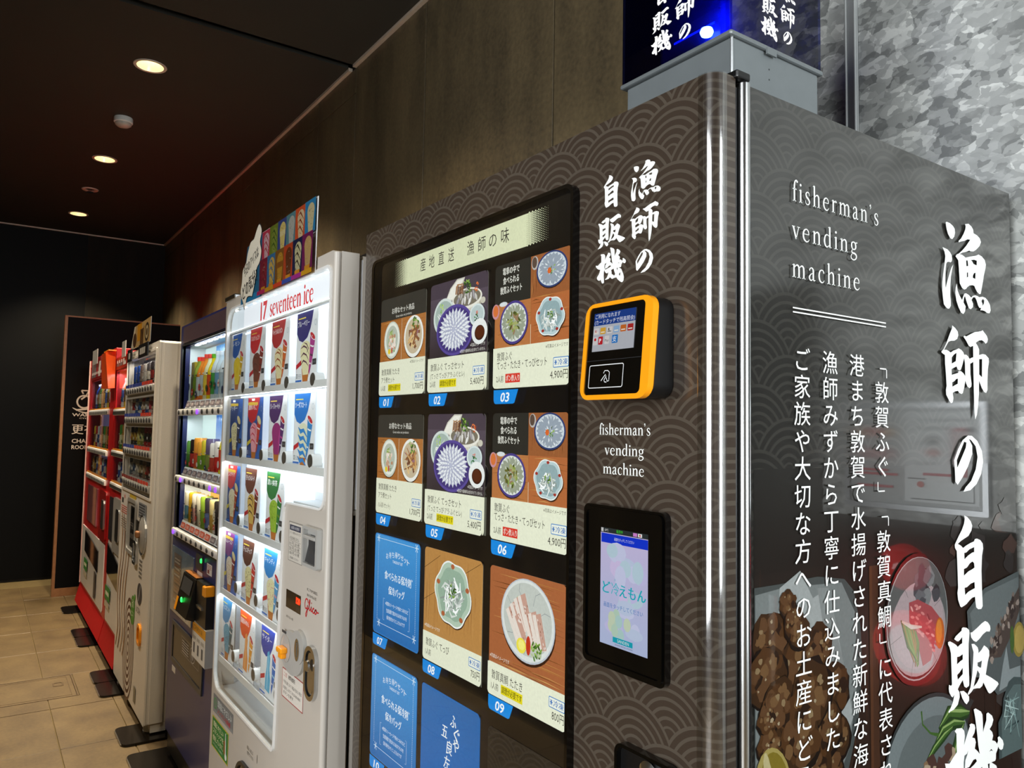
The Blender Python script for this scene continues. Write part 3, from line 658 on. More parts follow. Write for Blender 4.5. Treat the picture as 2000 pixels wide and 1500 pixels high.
obj('call_point_ring', MB().lathe(.205, WY-.012, 1.098, [(.045, -.004), (.05, -.014), (.068, -.014), (.073, 0)], axis='y', seg=28, cap=False), 'redlamp', d, smooth=True)
obj('call_point_plate', MB().lathe(.205, WY-.012, 1.098, [(0, -.006), (.046, -.006), (.046, 0)], axis='y', seg=28, cap=False), 'offwhite', d)

# iron base plates in front of the machine feet
plates = [(-6.70, 'farthest, under the left end of the far red machine'), (-5.87, 'left of the close pair under the red machines'), (-5.61, 'right of the close pair under the red machines'),
          (-4.72, 'left of the pair between red and white machines'), (-4.46, 'right of the pair between red and white machines'),
          (-3.68, 'under the near foot of the white drink machine'), (-3.31, 'nearest, by the dark blue machine')]
for x, t in plates:
    d = thing('base_plate', 'black floor base plate, '+t, 'base plate', (x+.125, .05, 0), group='iron base plates under the vending machines')
    sh_ = [(x, .26), (x+.25, .26)]+[(x+.25-.03+.03*math.cos(t_), -.10+.03-.03*math.sin(t_)) for t_ in (0, .4, .8, 1.2, PI/2)]+[(x+.03-.03*math.sin(t_), -.10+.03-.03*math.cos(t_)) for t_ in (0, .4, .8, 1.2, PI/2)]
    obj('plate', MB().prism([sh_], .002, .012, 'xy'), 'blackmat', d)
    obj('front_edge', bx(x+.028, x+.222, -.104, -.0975, .004, .0105), 'steel', d, label='worn bright front edge')

# ================================================================== fish vending machine
FM = thing('frozen_food_vending_machine', 'nearest vending machine, wrapped in brown wave pattern with backlit food cards', 'vending machine', (-.515, .4, 0))
mb = MB().box(-1.028, -.002, .046, .79, .08, 1.958, mi=0, bev=.004)
obj('cabinet', mb, 'wavec', FM)
# door with rounded right corner
out = [(-1.03, .0), (-1.03, .038), (0, .038)]+[(-.02+.02*math.cos(t), .02-.02*math.sin(t)) for t in [PI/2*k/8 for k in range(9)]]
fr = MB().prism([out], .10, 1.96, 'xy')
obj('door', fr, 'wave', FM, smooth=True)
obj('corner_guard', MB().prism([[(-.026, -.0015), (-.026, -.0002)]+[(-.02+.0202*math.cos(t), .02-.0202*math.sin(t)) for t in [PI/2-PI/2*k/6 for k in range(7)]]+[(-.02+.0218*math.cos(t), .02-.0218*math.sin(t)) for t in [PI/2*k/6 for k in range(7)]]], .10, 1.9605, 'xy'), thin_glass('clear_corner_film', (.96, .96, .96), ior=2.6, rough=.07), FM, label='clear glossy film over the front corner', smooth=True)
obj('hinge_gap', bx(-1.0, -.004, .038, .046, .1, 1.95), 'black', FM)
mb = MB().lathe(-.001, .0545, 0, [(.0085, .09), (.0085, 1.955)], seg=16); obj('edge_trim', mb, 'steel', FM, smooth=True, label='bright metal edge trim')
obj('hinge_cap', MB().box(-.02, .006, .034, .06, 1.958, 1.968, bev=.002), 'black', FM)
obj('plinth', bx(-1.0, -.02, .06, .77, .02, .1), 'black', FM)
for x in (-.95, -.07): obj('foot', MB().lathe(x, .1, 0, [(.025, .0), (.025, .012), (.01, .014), (.01, .05)], seg=14), 'steel', FM)
# side wrap
obj('side_panel', bx(-.001, .001, .066, .79, .10, 1.955), 'waves', FM, label='glossy charcoal wave print side panel')
S_ = Sheet((.0012, 0, 0), (0, 1, 0), (0, 0, 1), (1, 0, 0), eps=8e-6)
DK = '1b1917'
def blob(s, cx, cz, r, col, n=11, j=.25, sq=1):
    s.poly([(cx+r*(1+R.uniform(-j, j))*math.cos(2*PI*k/n), cz+sq*r*(1+R.uniform(-j, j))*math.sin(2*PI*k/n)) for k in range(n)], col)
# wooden table in the lower photograph, fading up into black through ragged bands
S_.rect(.07, .788, .62, 1.20, '2a1c15')
for z0_, z1_, c0_, c1_ in ((1.20, 1.34, '2a1c15', '1f1a16'), (1.34, 1.47, '1c1814', '201f1c')): S_.grad(.07, .788, z0_, z1_, c0_, c1_)
for k in range(70):
    y = .07+.71*R.random(); z0_ = .65+.55*R.random(); S_.line([(y, z0_), (y+R.uniform(-.004, .004), z0_+.05), (y+R.uniform(-.006, .006), z0_+.1+.08*R.random())], [.0005, .002, .0005], R.choice(['3a2318', '1d120d', '452a1b', '33201a']))
S_.rect(.322, .345, .62, 1.33, '3d2619'); S_.rect(.324, .33, .62, 1.33, '4c2f1d')
S_.begin(9)
for k in range(26): blob(S_, R.uniform(.55, .78), R.uniform(1.02, 1.4), R.uniform(.01, .03), R.choice(['322f2d', '2b2624', '3a3431', '40302a']), 9, .4, .7)
S_.end()
# white plate with fried chicken
S_.tess([[(.07, 1.325), (.12, 1.325), (.2, 1.327), (.262, 1.318), (.284, 1.3), (.3, 1.25), (.303, 1.19), (.292, 1.12), (.262, 1.05), (.2, 1.0), (.07, .98)]], '3f4443')
S_.poly([(.072, 1.316), (.13, 1.32), (.255, 1.314), (.287, 1.27), (.292, 1.18), (.27, 1.09), (.22, 1.03), (.072, 1.0)], '6a706f')
S_.poly([(.12, 1.32), (.163, 1.338), (.19, 1.30), (.225, 1.31), (.26, 1.2), (.28, 1.13), (.21, 1.04), (.10, 1.1)], '8d9291')
S_.poly([(.2, 1.312), (.225, 1.31), (.246, 1.24), (.268, 1.18), (.24, 1.15), (.222, 1.22)], '757a79')
def tone_blob(cx, cz, r, col, j=.3, n=9):
    S_.poly([(cx+r*(1+R.uniform(-j, j))*math.cos(2*PI*m/n), cz+r*(1+R.uniform(-j, j))*math.sin(2*PI*m/n)) for m in range(n)], col)
fry = [(.135, 1.30, .016), (.148, 1.275, .02), (.16, 1.26, .02), (.10, 1.26, .034), (.095, 1.215, .036), (.118, 1.175, .034), (.16, 1.22, .038), (.2, 1.235, .03), (.185, 1.18, .042), (.235, 1.175, .034), (.215, 1.13, .036), (.16, 1.125, .04), (.24, 1.11, .03), (.19, 1.085, .034), (.10, 1.13, .024), (.225, 1.07, .028), (.15, 1.075, .03), (.095, 1.165, .02)]
for grp in (fry[3::3], fry[4::3], fry[5::3]+fry[:3]):
    for cx, cz, r in grp: tone_blob(cx, cz-.003, r*1.12, '150c06', .12, 15); tone_blob(cx, cz, r*1.02, '33200f', .14, 15)
    for tone, cnt, lo, hi in (('432a14', 6, .30, .5), ('24160b', 5, .18, .32), ('503620', 6, .22, .38), ('60462b', 5, .12, .24), ('776448', 3, .07, .15), ('8e8067', 2, .04, .09)):
        S_.begin(7)
        for cx, cz, r in grp:
            for k in range(cnt):
                a = R.random()*2*PI; q = r*.75*math.sqrt(R.random()); tone_blob(cx+q*math.cos(a), cz+q*math.sin(a)*.9, r*R.uniform(lo, hi), tone)
        S_.end()
S_.poly(ell(.105, 1.08, .034, .05, 20, 0, .3), '8d8047'); S_.poly(ell(.108, 1.082, .026, .042, 20, 0, .3), '6d5f1e'); S_.poly(ell(.096, 1.086, .008, .04, 14, 0, .2), 'a39a70')
# plate of seared sea bream
S_.ell(.449, 1.241, .090, .098, '1a1513', 30); S_.ring(.451, 1.242, .088, .091, .0022, '8f9494', 36)
S_.ell(.452, 1.245, .085, .087, '4b5150', 36); S_.ell(.452, 1.225, .080, .068, '8b8586', 30); S_.ell(.452, 1.232, .074, .064, '96898b', 30)
for a in (.4, 1.3, 2.2, 3.4, 4.4, 5.4): S_.line([(.452+.05*math.cos(a), 1.235+.05*math.sin(a)), (.452+.082*math.cos(a), 1.235+.084*math.sin(a))], .0008, '5b5757')
S_.begin(9)
for k in range(16): blob(S_, .47+R.uniform(-.028, .035), 1.285+R.uniform(-.03, .03), .013, R.choice(['3c4044', '55595c', '2b2d30', '6a6f70']), 9, .4)
S_.end()
S_.poly([(.425, 1.268), (.45, 1.27), (.49, 1.255), (.515, 1.235), (.512, 1.215), (.497, 1.2), (.485, 1.175), (.462, 1.17), (.45, 1.2), (.438, 1.225), (.425, 1.24)], '8e4144')
S_.begin(9)
for k in range(40):
    t = R.random(); S_.poly(ell(.435+.07*t+R.uniform(-.01, .01), 1.258-.05*t+R.uniform(-.03, .012), .006, .0022, 7, 0, R.uniform(-.9, .3)), R.choice(['a85a58', 'b97370', '7a3236', 'c48b85', '99484a']))
S_.end()
S_.ell(.513, 1.212, .014, .024, 'a8571f', 16); S_.ell(.511, 1.215, .009, .018, 'c0742c', 14)
S_.begin(9)
for k in range(11): S_.line([(.402+.004*k, 1.245-.002*k), (.42+.003*k, 1.205), (.44+R.uniform(-.008, .012), 1.17+R.uniform(0, .012))], [.002, .005, .002], R.choice(['3e5a26', '55702f', '8a6a3a', '2c4019', '6d8241']))
S_.end()
S_.line([(.404, 1.243), (.43, 1.232), (.46, 1.228)], [.003, .007, .003], 'b5a59c')
# plate of green peppers
S_.ell(.478, 1.03, .125, .096, '2c3030', 36); S_.ell(.478, 1.028, .121, .092, '6b7475', 36); S_.ell(.482, 1.018, .10, .074, '5a6262', 30)
def pepper(pts, w):
    S_.line(pts, w, '22381a'); S_.line([(a+.002, b+.002) for a, b in pts], [q*.55 for q in w], '3b5a26'); S_.line([(a+.003, b+.004) for a, b in pts], [q*.18 for q in w], '86a05f')
pepper([(.506, 1.068), (.535, 1.086), (.572, 1.079), (.60, 1.073)], [.006, .025, .03, .008])
pepper([(.49, 1.045), (.515, 1.064), (.55, 1.068), (.585, 1.06)], [.004, .018, .02, .006])
pepper([(.46, 1.022), (.49, 1.042), (.52, 1.055), (.545, 1.06)], [.004, .014, .016, .004])
pepper([(.545, .99), (.55, 1.02), (.565, 1.045), (.58, 1.057)], [.01, .024, .022, .006])
S_.line([(.455, 1.105), (.458, 1.085), (.48, 1.068), (.505, 1.06)], [.004, .003, .003, .006], '3b5a26')
S_.begin(9)
for k in range(26): blob(S_, R.uniform(.42, .56), R.uniform(.95, 1.03), R.uniform(.006, .018), R.choice(['5b3a2a', '7a6248', '3c2a22', 'a08f78', '46302a']), 8, .4)
S_.end()
# glass dish with grilled fillet at the right edge
S_.poly([(.60, 1.235), (.66, 1.265), (.788, 1.282), (.788, 1.09), (.70, 1.085), (.655, 1.12), (.61, 1.13)], '4d5555'); S_.poly([(.61, 1.23), (.665, 1.258), (.786, 1.272), (.786, 1.20), (.70, 1.15), (.63, 1.15)], '5f6868')
S_.poly([(.70, 1.175), (.72, 1.2), (.76, 1.235), (.788, 1.255), (.788, 1.215), (.76, 1.18), (.715, 1.145), (.66, 1.15)], '463c37')
S_.begin(9)
for k in range(50):
    t = R.random(); blob(S_, .67+.115*t, 1.15+.09*t+R.uniform(-.016, .02), .006, R.choice(['6b6058', '332a27', '8a7f76', '54483f']), 6, .5)
S_.end()
S_.poly([(.705, 1.09), (.72, 1.13), (.735, 1.16), (.745, 1.12), (.786, 1.12), (.786, 1.10)], '7f8a8b')
S_.ell(.783, 1.165, .024, .03, '8a7a3a', 18); S_.ell(.785, 1.165, .019, .024, 'a5924e', 16); S_.poly(ell(.757, 1.168, .008, .024, 12), '3f5a2b')
# blue glass at the lower right
S_.poly([(.70, .98), (.70, 1.04), (.715, 1.052), (.72, 1.075), (.74, 1.10), (.76, 1.105), (.787, 1.10), (.787, .98)], '3e4b4b')
S_.poly([(.71, .98), (.712, 1.04), (.73, 1.06), (.735, 1.08), (.76, 1.092), (.787, 1.088), (.787, .98)], '546564')
S_.begin(9)
for k in range(14): S_.line([(R.uniform(.72, .78), R.uniform(1.0, 1.08)) for q in range(3)], [.001, .003, .001], R.choice(['86a3a0', 'a9c3bf', '38494a']))
S_.end()
# words
WH = 'f2f6f3'
obj('side_photograph', S_.mb, 'sidep', FM, label='dark photo print of fried chicken, sea bream and green peppers')
TX = .0012+S_.h+.00012
S_ = Sheet((TX, 0, 0), (0, 1, 0), (0, 0, 1), (1, 0, 0), eps=1e-5)
S_.rect(.147, .370, 1.6790, 1.6808, WH); S_.rect(.147, .370, 1.6735, 1.6753, WH); S_.build('double_rule', 'paint', FM)
def on_side(fn, name, **k):
    q_ = Sheet((TX, 0, 0), (0, 1, 0), (0, 0, 1), (1, 0, 0), eps=1e-5); fn(q_); return q_.build(name, 'paint', FM, **k)
for t_, z0, x1, x0 in (("fisherman's", 1.8225, .359, .147), ('vending', 1.7715, .303, .146), ('machine', 1.7205, .309, .146)): on_side(lambda q: q.serif(t_, x0, z0, .0175, WH, x1=x1, k=.92, sp=.28), 'text_line')
for t_, xc, wc in (('ご家族や大切な方へのお土産にどう', .166, .034), ('漁師みずから丁寧に仕込みました', .229, .034), ('港まち敦賀で水揚げされた新鮮な海', .2935, .035), ('「敦賀ふぐ」「敦賀真鯛」に代表され', .357, .035)): on_side(lambda q: q.column(t_, xc, 1.628, .0357, wc, .031, WH), 'text_column')
for ch, (y0, y1, z0, z1) in {'漁': (.537, .702, 1.717, 1.872), '師': (.531, .692, 1.544, 1.696), 'の': (.566, .664, 1.426, 1.517), '自': (.563, .658, 1.233, 1.388), '販': (.534, .703, 1.087, 1.212), '機': (.521, .717, .915, 1.078)}.items():
    q_ = Sheet((TX, 0, 0), (0, 1, 0), (0, 0, 1), (1, 0, 0)); q_.brush(ch, y0, y1, z0, z1, WH); q_.build('brush_character', 'paint', FM)
# front lettering
S_ = Sheet((0, -.0006, 0), (1, 0, 0), (0, 0, 1), (0, -1, 0), eps=1e-5)
FB = {'漁': (-.146, -.090, 1.827, 1.879), '師': (-.148, -.093, 1.767, 1.819), 'の': (-.136, -.103, 1.727, 1.758), '自': (-.202, -.171, 1.829, 1.878), '販': (-.214, -.157, 1.775, 1.818), '機': (-.218, -.155, 1.720, 1.773)}
for ch, b in FB.items():
    q_ = Sheet((0, -.0006, 0), (1, 0, 0), (0, 0, 1), (0, -1, 0), eps=1e-5); q_.brush(ch, *b, WH); q_.build('brush_character', 'paint', FM)
S_.serif("fisherman's", -.207, 1.5095, .0098, WH, x1=-.105, k=1.1, sp=.08)
S_.serif('vending', -.195, 1.4815, .0098, WH, x1=-.117, k=1.1, sp=.08)
S_.serif('machine', -.198, 1.4555, .0098, WH, x1=-.116, k=1.1, sp=.08)
S_.build('front_lettering', 'paint', FM, label='white brush lettering above the card reader')

# ---- display window
obj('display_panel', MB().prism([rr(-.955, -.262, .76, 1.878, .014)], -.003, .0), 'darkglass', FM, label='glossy black display panel')
obj('window_bezel', MB().prism([rr(-.966, -.256, .75, 1.884, .018), rr(-.955, -.262, .76, 1.878, .014)], -.013, .0), 'blackgloss', FM)
gl = MB(); gl.prism([rr(-.955, -.262, .76, 1.878, .014)], -.0122, -.0120, caps=(1, 1)); obj('window_glass', gl, 'glass', FM)
PY = -.0034
def card_sheet(ox, oz, h0=0): return Sheet((ox, PY, oz), (1, 0, 0), (0, 0, 1), (0, -1, 0), eps=1.2e-5, h0=h0)
CW = .207; PAPER = 'e9ead2'; INK = '3a3733'
# headline band with dot fade
b = card_sheet(0, 0); b.rect(-.81, -.386, 1.812, 1.866, 'dcdfba')
for side in (-1, 1):
    for i in range(15):
        for j in range(15):
            x = (-.81-.0042*(i+.5)) if side < 0 else (-.386+.0042*(i+.5)); z = 1.8135+.0036*j+(.0018 if i % 2 else 0)
            r_ = .0024*(1-i/15.5)
            if z < 1.866 and r_ > .0003: b.poly(ell(x, z, r_, r_, 6), 'dcdfba', keep=True)
b.up()
for ch, x in zip('産地直送', (-.742, -.706, -.668, -.630)): b.text(ch, x, 1.842, .026, INK, w=.022, anchor='c')
for ch, x in zip('漁師の味', (-.560, -.522, -.487, -.449)): b.text(ch, x, 1.842, .026, INK, w=.024, anchor='c')
b.build('headline_band', 'lit', FM, label='backlit cream headline band with dotted ends')

def wood(s, x0, x1, z0, z1, base='7d4a25', n=34, dirn=1):
    s.rect(x0, x1, z0, z1, base); s.begin(10)
    for k in range(n):
        t = R.random(); c = R.choice(['7c4a22', 'c08a4a', '8f5628', 'cc9a5a', '6b3c1a', 'b0743c'])
        if dirn: z = z0+(z1-z0)*t; a = x0+(x1-x0)*R.random()*.6; bb = min(x1, a+(x1-x0)*R.uniform(.2, .6)); s.line([(a, z), ((a+bb)/2, min(z1, z+R.uniform(0, .002))), (bb, z)], [.0002, R.uniform(.0006, .0016), .0002], c)
        else: x = x0+(x1-x0)*t; a = z0+(z1-z0)*R.random()*.6; bb = min(z1, a+(z1-z0)*R.uniform(.2, .6)); s.line([(x, a), (min(x1, x+R.uniform(0, .002)), (a+bb)/2), (x, bb)], [.0002, R.uniform(.0006, .0014), .0002], c)
    s.end()
def petals(s, cx, cz, r, col=('dfe3ea', 'b9bfcc', 'f2f4f6'), rings=4, w=.16, sq=1):
    w *= 1.7; s.ell(cx, cz, r*.86, r*.84*sq, col[1], 24)
    for q in range(rings):
        rad = r*(1-q/(rings+.3)); n = max(6, int(22*(1-q/(rings+1.5)))); s.begin(12)
        for k in range(n):
            a = 2*PI*(k+.5*(q % 2))/n; c, d = math.cos(a), math.sin(a); L = r*.36
            p = [(rad, 0), (rad-L*.45, w*L), (rad-L, 0), (rad-L*.45, -w*L)]
            s.poly([(cx+u*c-v*d, cz+sq*(u*d+v*c)) for u, v in p], col[1])
            p = [(rad-L*.05, 0), (rad-L*.45, w*L*.62), (rad-L*.9, 0), (rad-L*.5, -w*L*.2)]
            s.poly([(cx+u*c-v*d, cz+sq*(u*d+v*c)) for u, v in p], col[0] if k % 2 else col[2])
        s.end()
def strands(s, cx, cz, rx, rz, n, cols, w=.0022, L=.5):
    s.begin(14)
    for k in range(n):
        a = R.random()*2*PI; q = math.sqrt(R.random())*.7; x, z = cx+q*rx*math.cos(a), cz+q*rz*math.sin(a)
        b_ = R.random()*2*PI; l = L*rx*R.uniform(.4, 1); bend = R.uniform(-.4, .4)*l
        s.line([(x-l/2*math.cos(b_), z-l/2*math.sin(b_)), (x-bend*math.sin(b_), z+bend*math.cos(b_)), (x+l/2*math.cos(b_), z+l/2*math.sin(b_))], [w*.4, w, w*.4], R.choice(cols))
    s.end()
def leaves(s, cx, cz, r, n, cols):
    s.begin(8)
    for k in range(n):
        a = R.random()*2*PI; q = r*math.sqrt(R.random()); s.poly(ell(cx+q*math.cos(a), cz+q*math.sin(a), r*.32, r*.14, 6, 0, R.random()*PI), R.choice(cols))
    s.end()
GRN = ['4f7a2a', '3b611d', '7aa03f', '2c4a17', '94b552']
STR = ['f4f5f2', 'd9ddd8', 'b9c0bb', 'ffffff', '8f9a93']
def flower_bowl(s, cx, cz, rx, rz, rim='c9d3cd', inner='9fb0a6', mark='b04a34', fill=36):
    pts = []
    for k in range(60):
        a = 2*PI*k/60; f = 1-.085*abs(math.sin(a*3+.4))**3; pts.append((cx+rx*f*math.cos(a), cz+rz*f*math.sin(a)))
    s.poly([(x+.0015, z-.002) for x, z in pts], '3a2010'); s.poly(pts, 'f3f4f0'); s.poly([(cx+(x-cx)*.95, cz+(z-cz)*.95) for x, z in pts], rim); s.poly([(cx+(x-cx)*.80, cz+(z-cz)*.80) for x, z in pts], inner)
    for k in range(5):
        a = PI/2+2*PI*k/5; s.ell(cx+rx*.82*math.cos(a), cz+rz*.82*math.sin(a), rx*.10, rz*.08, mark, 8)
    strands(s, cx, cz-rz*.1, rx*.7, rz*.65, fill, STR, w=rx*.075, L=.8); leaves(s, cx, cz+rz*.05, rx*.2, 16, GRN)
def frozen_badge(s, x0, x1, z0, z1):
    s.rrect(x0, x1, z0, z1, .002, '3d7fc4'); s.rrect(x0+.0012, x1-.0012, z0+.0012, z1-.0012, .0014, 'eef0e4')
    h_ = z1-z0; cx = x0+.0062
    for a in (0, PI/3, 2*PI/3): s.line([(cx-.0034*math.cos(a), (z0+z1)/2-.0044*math.sin(a)), (cx+.0034*math.cos(a), (z0+z1)/2+.0044*math.sin(a))], .0014, '2f6db5')
    s.text('冷凍', x0+.0115, (z0+z1)/2, h_*.58, '2f6db5', x1=x1-.003, bold=.02)
def caption(s, lines, price, serve=None, tag=None, note=None, note_in=False):
    for (t, z, h_, x1) in lines: s.text(t, .012, z, h_, INK, x1=x1)
    s.text(price+'円', .203, .0165, .0145, INK, w=.0075*len(price)+.006, anchor='r')
    frozen_badge(s, .167, .205, .0265, .0425)
    if serve: s.text(serve, .011, .0155, .0115, INK, x1=.011+.0115*len(serve)*.62)
    if tag:
        t, c, tc, a, b_ = tag; s.rect(a, b_, .0085, .0235, c); s.text(t, a+.002, .016, .0105, tc, x1=b_-.002, bold=.01)
    if note: s.text(note[0], note[1], note[2], .0062, note[4], x1=note[3])
def paper(s, h_, top=True): s.rect(0, CW, 0, h_, PAPER)
def card(kind):
    H_ = .2095
    def make(ox, oz, num):
        # rounded outline printed by a black surround: the card itself is a rounded plate
        s = card_sheet(ox, oz); s.rrect(0, CW, 0, H_, .008, PAPER if kind not in ('blue', 'fugu') else '2379c0')
        e = .0025
        if kind == 'set':
            top = H_; s.rect(0, CW, .16, .2, '36342f'); s.rrect(0, CW, .165, H_, .008, '36342f')
            wood(s, 0, .101, .0735, .161, 'a8672f'); wood(s, .102, CW, .0735, .161, 'b0713a')
            dz = 0 if num == '01' else .006
            s.text('お得なセット商品', .054, .180+dz, .0125, 'eae6dc', x1=.156, bold=.01); s.text('Great value set products', .073, .1675+dz, .0052, 'd8d4ca', x1=.145, lat=True)
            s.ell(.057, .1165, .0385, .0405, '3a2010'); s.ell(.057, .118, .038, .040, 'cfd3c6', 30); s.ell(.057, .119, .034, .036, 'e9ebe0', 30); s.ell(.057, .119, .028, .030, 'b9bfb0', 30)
            for k in range(8): s.line([(.036+.002*k, .105+.004*k), (.048, .135-.001*k), (.062+.001*k, .141-.004*k)], [.001, .004, .001], R.choice(['9db36a', 'cfd8a0', '7f9a4d']))
            for k in range(18): blob(s, .058+R.uniform(-.012, .016), .115+R.uniform(-.014, .012), .0045, R.choice(['d9b59a', 'e8cfc0', 'b98a6a', 'c79f84', 'f0e0d4']), 7, .3)
            s.ell(.046, .094, .007, .006, 'e8c93a', 10); s.ell(.058, .096, .003, .007, 'c23a1e', 8); leaves(s, .067, .096, .006, 8, GRN)
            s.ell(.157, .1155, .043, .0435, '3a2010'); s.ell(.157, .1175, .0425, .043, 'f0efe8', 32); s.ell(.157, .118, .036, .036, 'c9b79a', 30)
            for k in range(26): s.line([(.157+R.uniform(-.028, .02), .118+R.uniform(-.025, .025)), (.157+R.uniform(-.02, .028), .118+R.uniform(-.028, .02))], [.002, .007, .002], R.choice(['a9744a', 'd2a56a', '8a5a3a', 'e0c08a', '6f4630', '9b6c74']))
            leaves(s, .163, .144, .014, 14, GRN)
            paper(s, .0735); s.rrect(0, CW, 0, .02, .008, PAPER)
            if num == '01': caption(s, [('敦賀真鯛 たたき', .050, .0135, .098), ('アラ煮セット', .033, .0125, .075)], '1,700', '1人前', ('調理が必要です', 'e6d51c', '45400a', .046, .105), ('※写真はイメージです', .145, .066, .203, '55524a'))
            else: caption(s, [('敦賀真鯛 たたき', .056, .0135, .098), ('アラ煮セット', .038, .0125, .075), ('(1人前1セット)', .0175, .011, .070)], '1,700')
        elif kind == 'pot':
            s.rrect(0, CW, .10, H_, .008, '4a3f4a'); s.rect(0, CW, .0655, .2, '4a3f4a'); s.grad(0, CW, .0655, .18, '352c30', '584c58')
            s.poly([(.058, .172), (.075, .194), (.100, .2085), (.128, .2085), (.118, .190), (.09, .170)], 'cfcbbd'); s.poly([(.062, .175), (.078, .193), (.101, .206), (.122, .206), (.112, .190), (.088, .172)], 'efece2')
            s.poly([(.086, .168), (.089, .142), (.101, .127), (.125, .121), (.150, .121), (.171, .128), (.182, .142), (.187, .168)], 'b5ae9e'); s.poly([(.086, .170), (.090, .144), (.102, .130), (.125, .124), (.146, .124), (.165, .130), (.176, .143), (.182, .170)], 'dcd7c8')
            for k in range(15): s.line([(.089+.0066*k, .158-.008*math.sin(PI*k/14)), (.098+.0054*k, .134-.008*math.sin(PI*k/14))], .0008, 'a39c8c')
            s.ell(.082, .158, .008, .006, 'cdc7b7', 12); s.ell(.191, .158, .008, .006, 'cdc7b7', 12)
            s.ell(.136, .168, .052, .019, 'ece8dc', 34); s.ell(.136, .169, .047, .015, '7c7464', 34)
            for (x_, z_, a_, l_, c_) in ((.108, .172, 1.3, .016, 'c9c4bc'), (.118, .176, 1.1, .018, 'b2aca6'), (.104, .166, .9, .014, '9a949c'), (.130, .168, 1.5, .018, 'e6e2da'), (.121, .163, 1.2, .014, 'd2cdc8'), (.140, .175, 1.7, .018, 'bdb7b4'), (.150, .168, 1.4, .017, 'ddd8d2'), (.160, .172, 1.9, .016, 'a8a2a8'), (.168, .167, 2.1, .014, 'cbc6be'), (.146, .162, 1.0, .013, 'efece6'), (.134, .180, 1.3, .014, 'c4bdb4')):
                c0, s0 = math.cos(a_), math.sin(a_); s.line([(x_-l_*c0*.6, z_-l_*s0*.6), (x_, z_), (x_+l_*c0*.6, z_+l_*s0*.6)], [.004, .0095, .005], '6f6a68'); s.line([(x_-l_*c0*.55, z_-l_*s0*.55), (x_, z_), (x_+l_*c0*.55, z_+l_*s0*.55)], [.003, .0075, .0035], c_)
            for k in range(9): s.line([(.096+.0032*k, .176+R.uniform(0, .004)), (.099+.003*k, .193+R.uniform(0, .004))], .0026, R.choice(['6a3f22', '8a5c38', '4c2a14', 'a87a50'])); s.ell(.099+.003*k, .194+R.uniform(0, .004), .002, .0016, 'a87a50', 6)
            leaves(s, .137, .190, .012, 22, GRN); leaves(s, .150, .186, .007, 8, GRN); leaves(s, .170, .184, .008, 14, ['e0622a', 'f07a3c', 'c84f1c', 'e8824a'])
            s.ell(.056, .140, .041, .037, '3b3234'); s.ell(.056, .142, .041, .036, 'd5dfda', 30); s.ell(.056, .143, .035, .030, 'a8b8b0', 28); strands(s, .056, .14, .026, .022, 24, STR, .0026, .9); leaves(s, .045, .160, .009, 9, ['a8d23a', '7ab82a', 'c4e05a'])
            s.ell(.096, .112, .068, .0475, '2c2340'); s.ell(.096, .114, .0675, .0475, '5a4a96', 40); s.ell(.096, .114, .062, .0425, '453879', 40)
            s.ell(.096, .114, .050, .034, 'b9bcd0', 30)
            # fugu sashimi fan
            for q in range(5):
                f = 1-q*.2; n = max(7, int(26*f))
                for k in range(n):
                    a = 2*PI*(k+.5*(q % 2))/n; c, d = math.cos(a), math.sin(a); X = .058*f; Z = .0405*f
                    tip = (.096+X*c, .115+Z*d); base = (.096+X*.5*c, .115+Z*.5*d); nx, nz = -d*.0058, c*.0046; mid = (.096+X*.78*c, .115+Z*.78*d)
                    s.poly([tip, (mid[0]+nx, mid[1]+nz), base, (mid[0]-nx, mid[1]-nz)], 'a9abc2'); s.poly([tip, (mid[0]+nx*.75, mid[1]+nz*.75), base, (mid[0]-nx*.3, mid[1]-nz*.3)], 'eceef2')
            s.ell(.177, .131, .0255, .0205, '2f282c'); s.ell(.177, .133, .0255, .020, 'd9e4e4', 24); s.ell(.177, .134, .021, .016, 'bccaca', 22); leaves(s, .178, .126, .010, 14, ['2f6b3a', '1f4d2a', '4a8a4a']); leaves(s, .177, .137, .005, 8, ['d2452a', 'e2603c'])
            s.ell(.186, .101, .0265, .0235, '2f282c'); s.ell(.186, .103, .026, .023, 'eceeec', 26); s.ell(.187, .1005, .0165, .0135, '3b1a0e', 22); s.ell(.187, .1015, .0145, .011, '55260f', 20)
            s.text('※写真はイメージです', .157, .0805, .0062, 'e6e2da', x1=.206); s.text('※野菜や調味料は含まれていません', .121, .0715, .0062, 'e6e2da', x1=.206)
            paper(s, .0655); s.rrect(0, CW, 0, .02, .008, PAPER)
            caption(s, [('敦賀ふぐ てっさセット', .0475, .014, .136), ('(てっさ·てっぴ·アラ·ふぐヒレ)', .031, .011, .139)], '5,400', '2人前', ('調理が必要です', 'e6d51c', '45400a', .048, .110))
        elif kind == 'train':
            s.rrect(0, CW, .1, H_, .008, '9a5c34'); s.rect(.09, CW, .14, .20, '9a5c34')
            wood(s, .103, .206, .1435, .205, '9a5c34', 24, 0); wood(s, 0, .104, .068, .143, 'b87442', 26); wood(s, .105, CW, .068, .142, 'b4683a', 26)
            s.rrect(0, .103, .142, H_, .008, '2b2a26'); s.rect(.05, .103, .142, H_, '2b2a26'); s.rect(0, .103, .142, .19, '2b2a26')
            for t, z, x0, x1 in (('電車の中で', .197, .023, .071), ('食べられる', .181, .024, .070), ('敦賀ふぐセット', .165, .016, .079)): s.text(t, x0, z, .0125, 'efece2', x1=x1, bold=.02)
            s.ell(.114, .197, .009, .011, 'b9b4b0', 18); s.ell(.113, .198, .0065, .009, '5d4a40', 16)
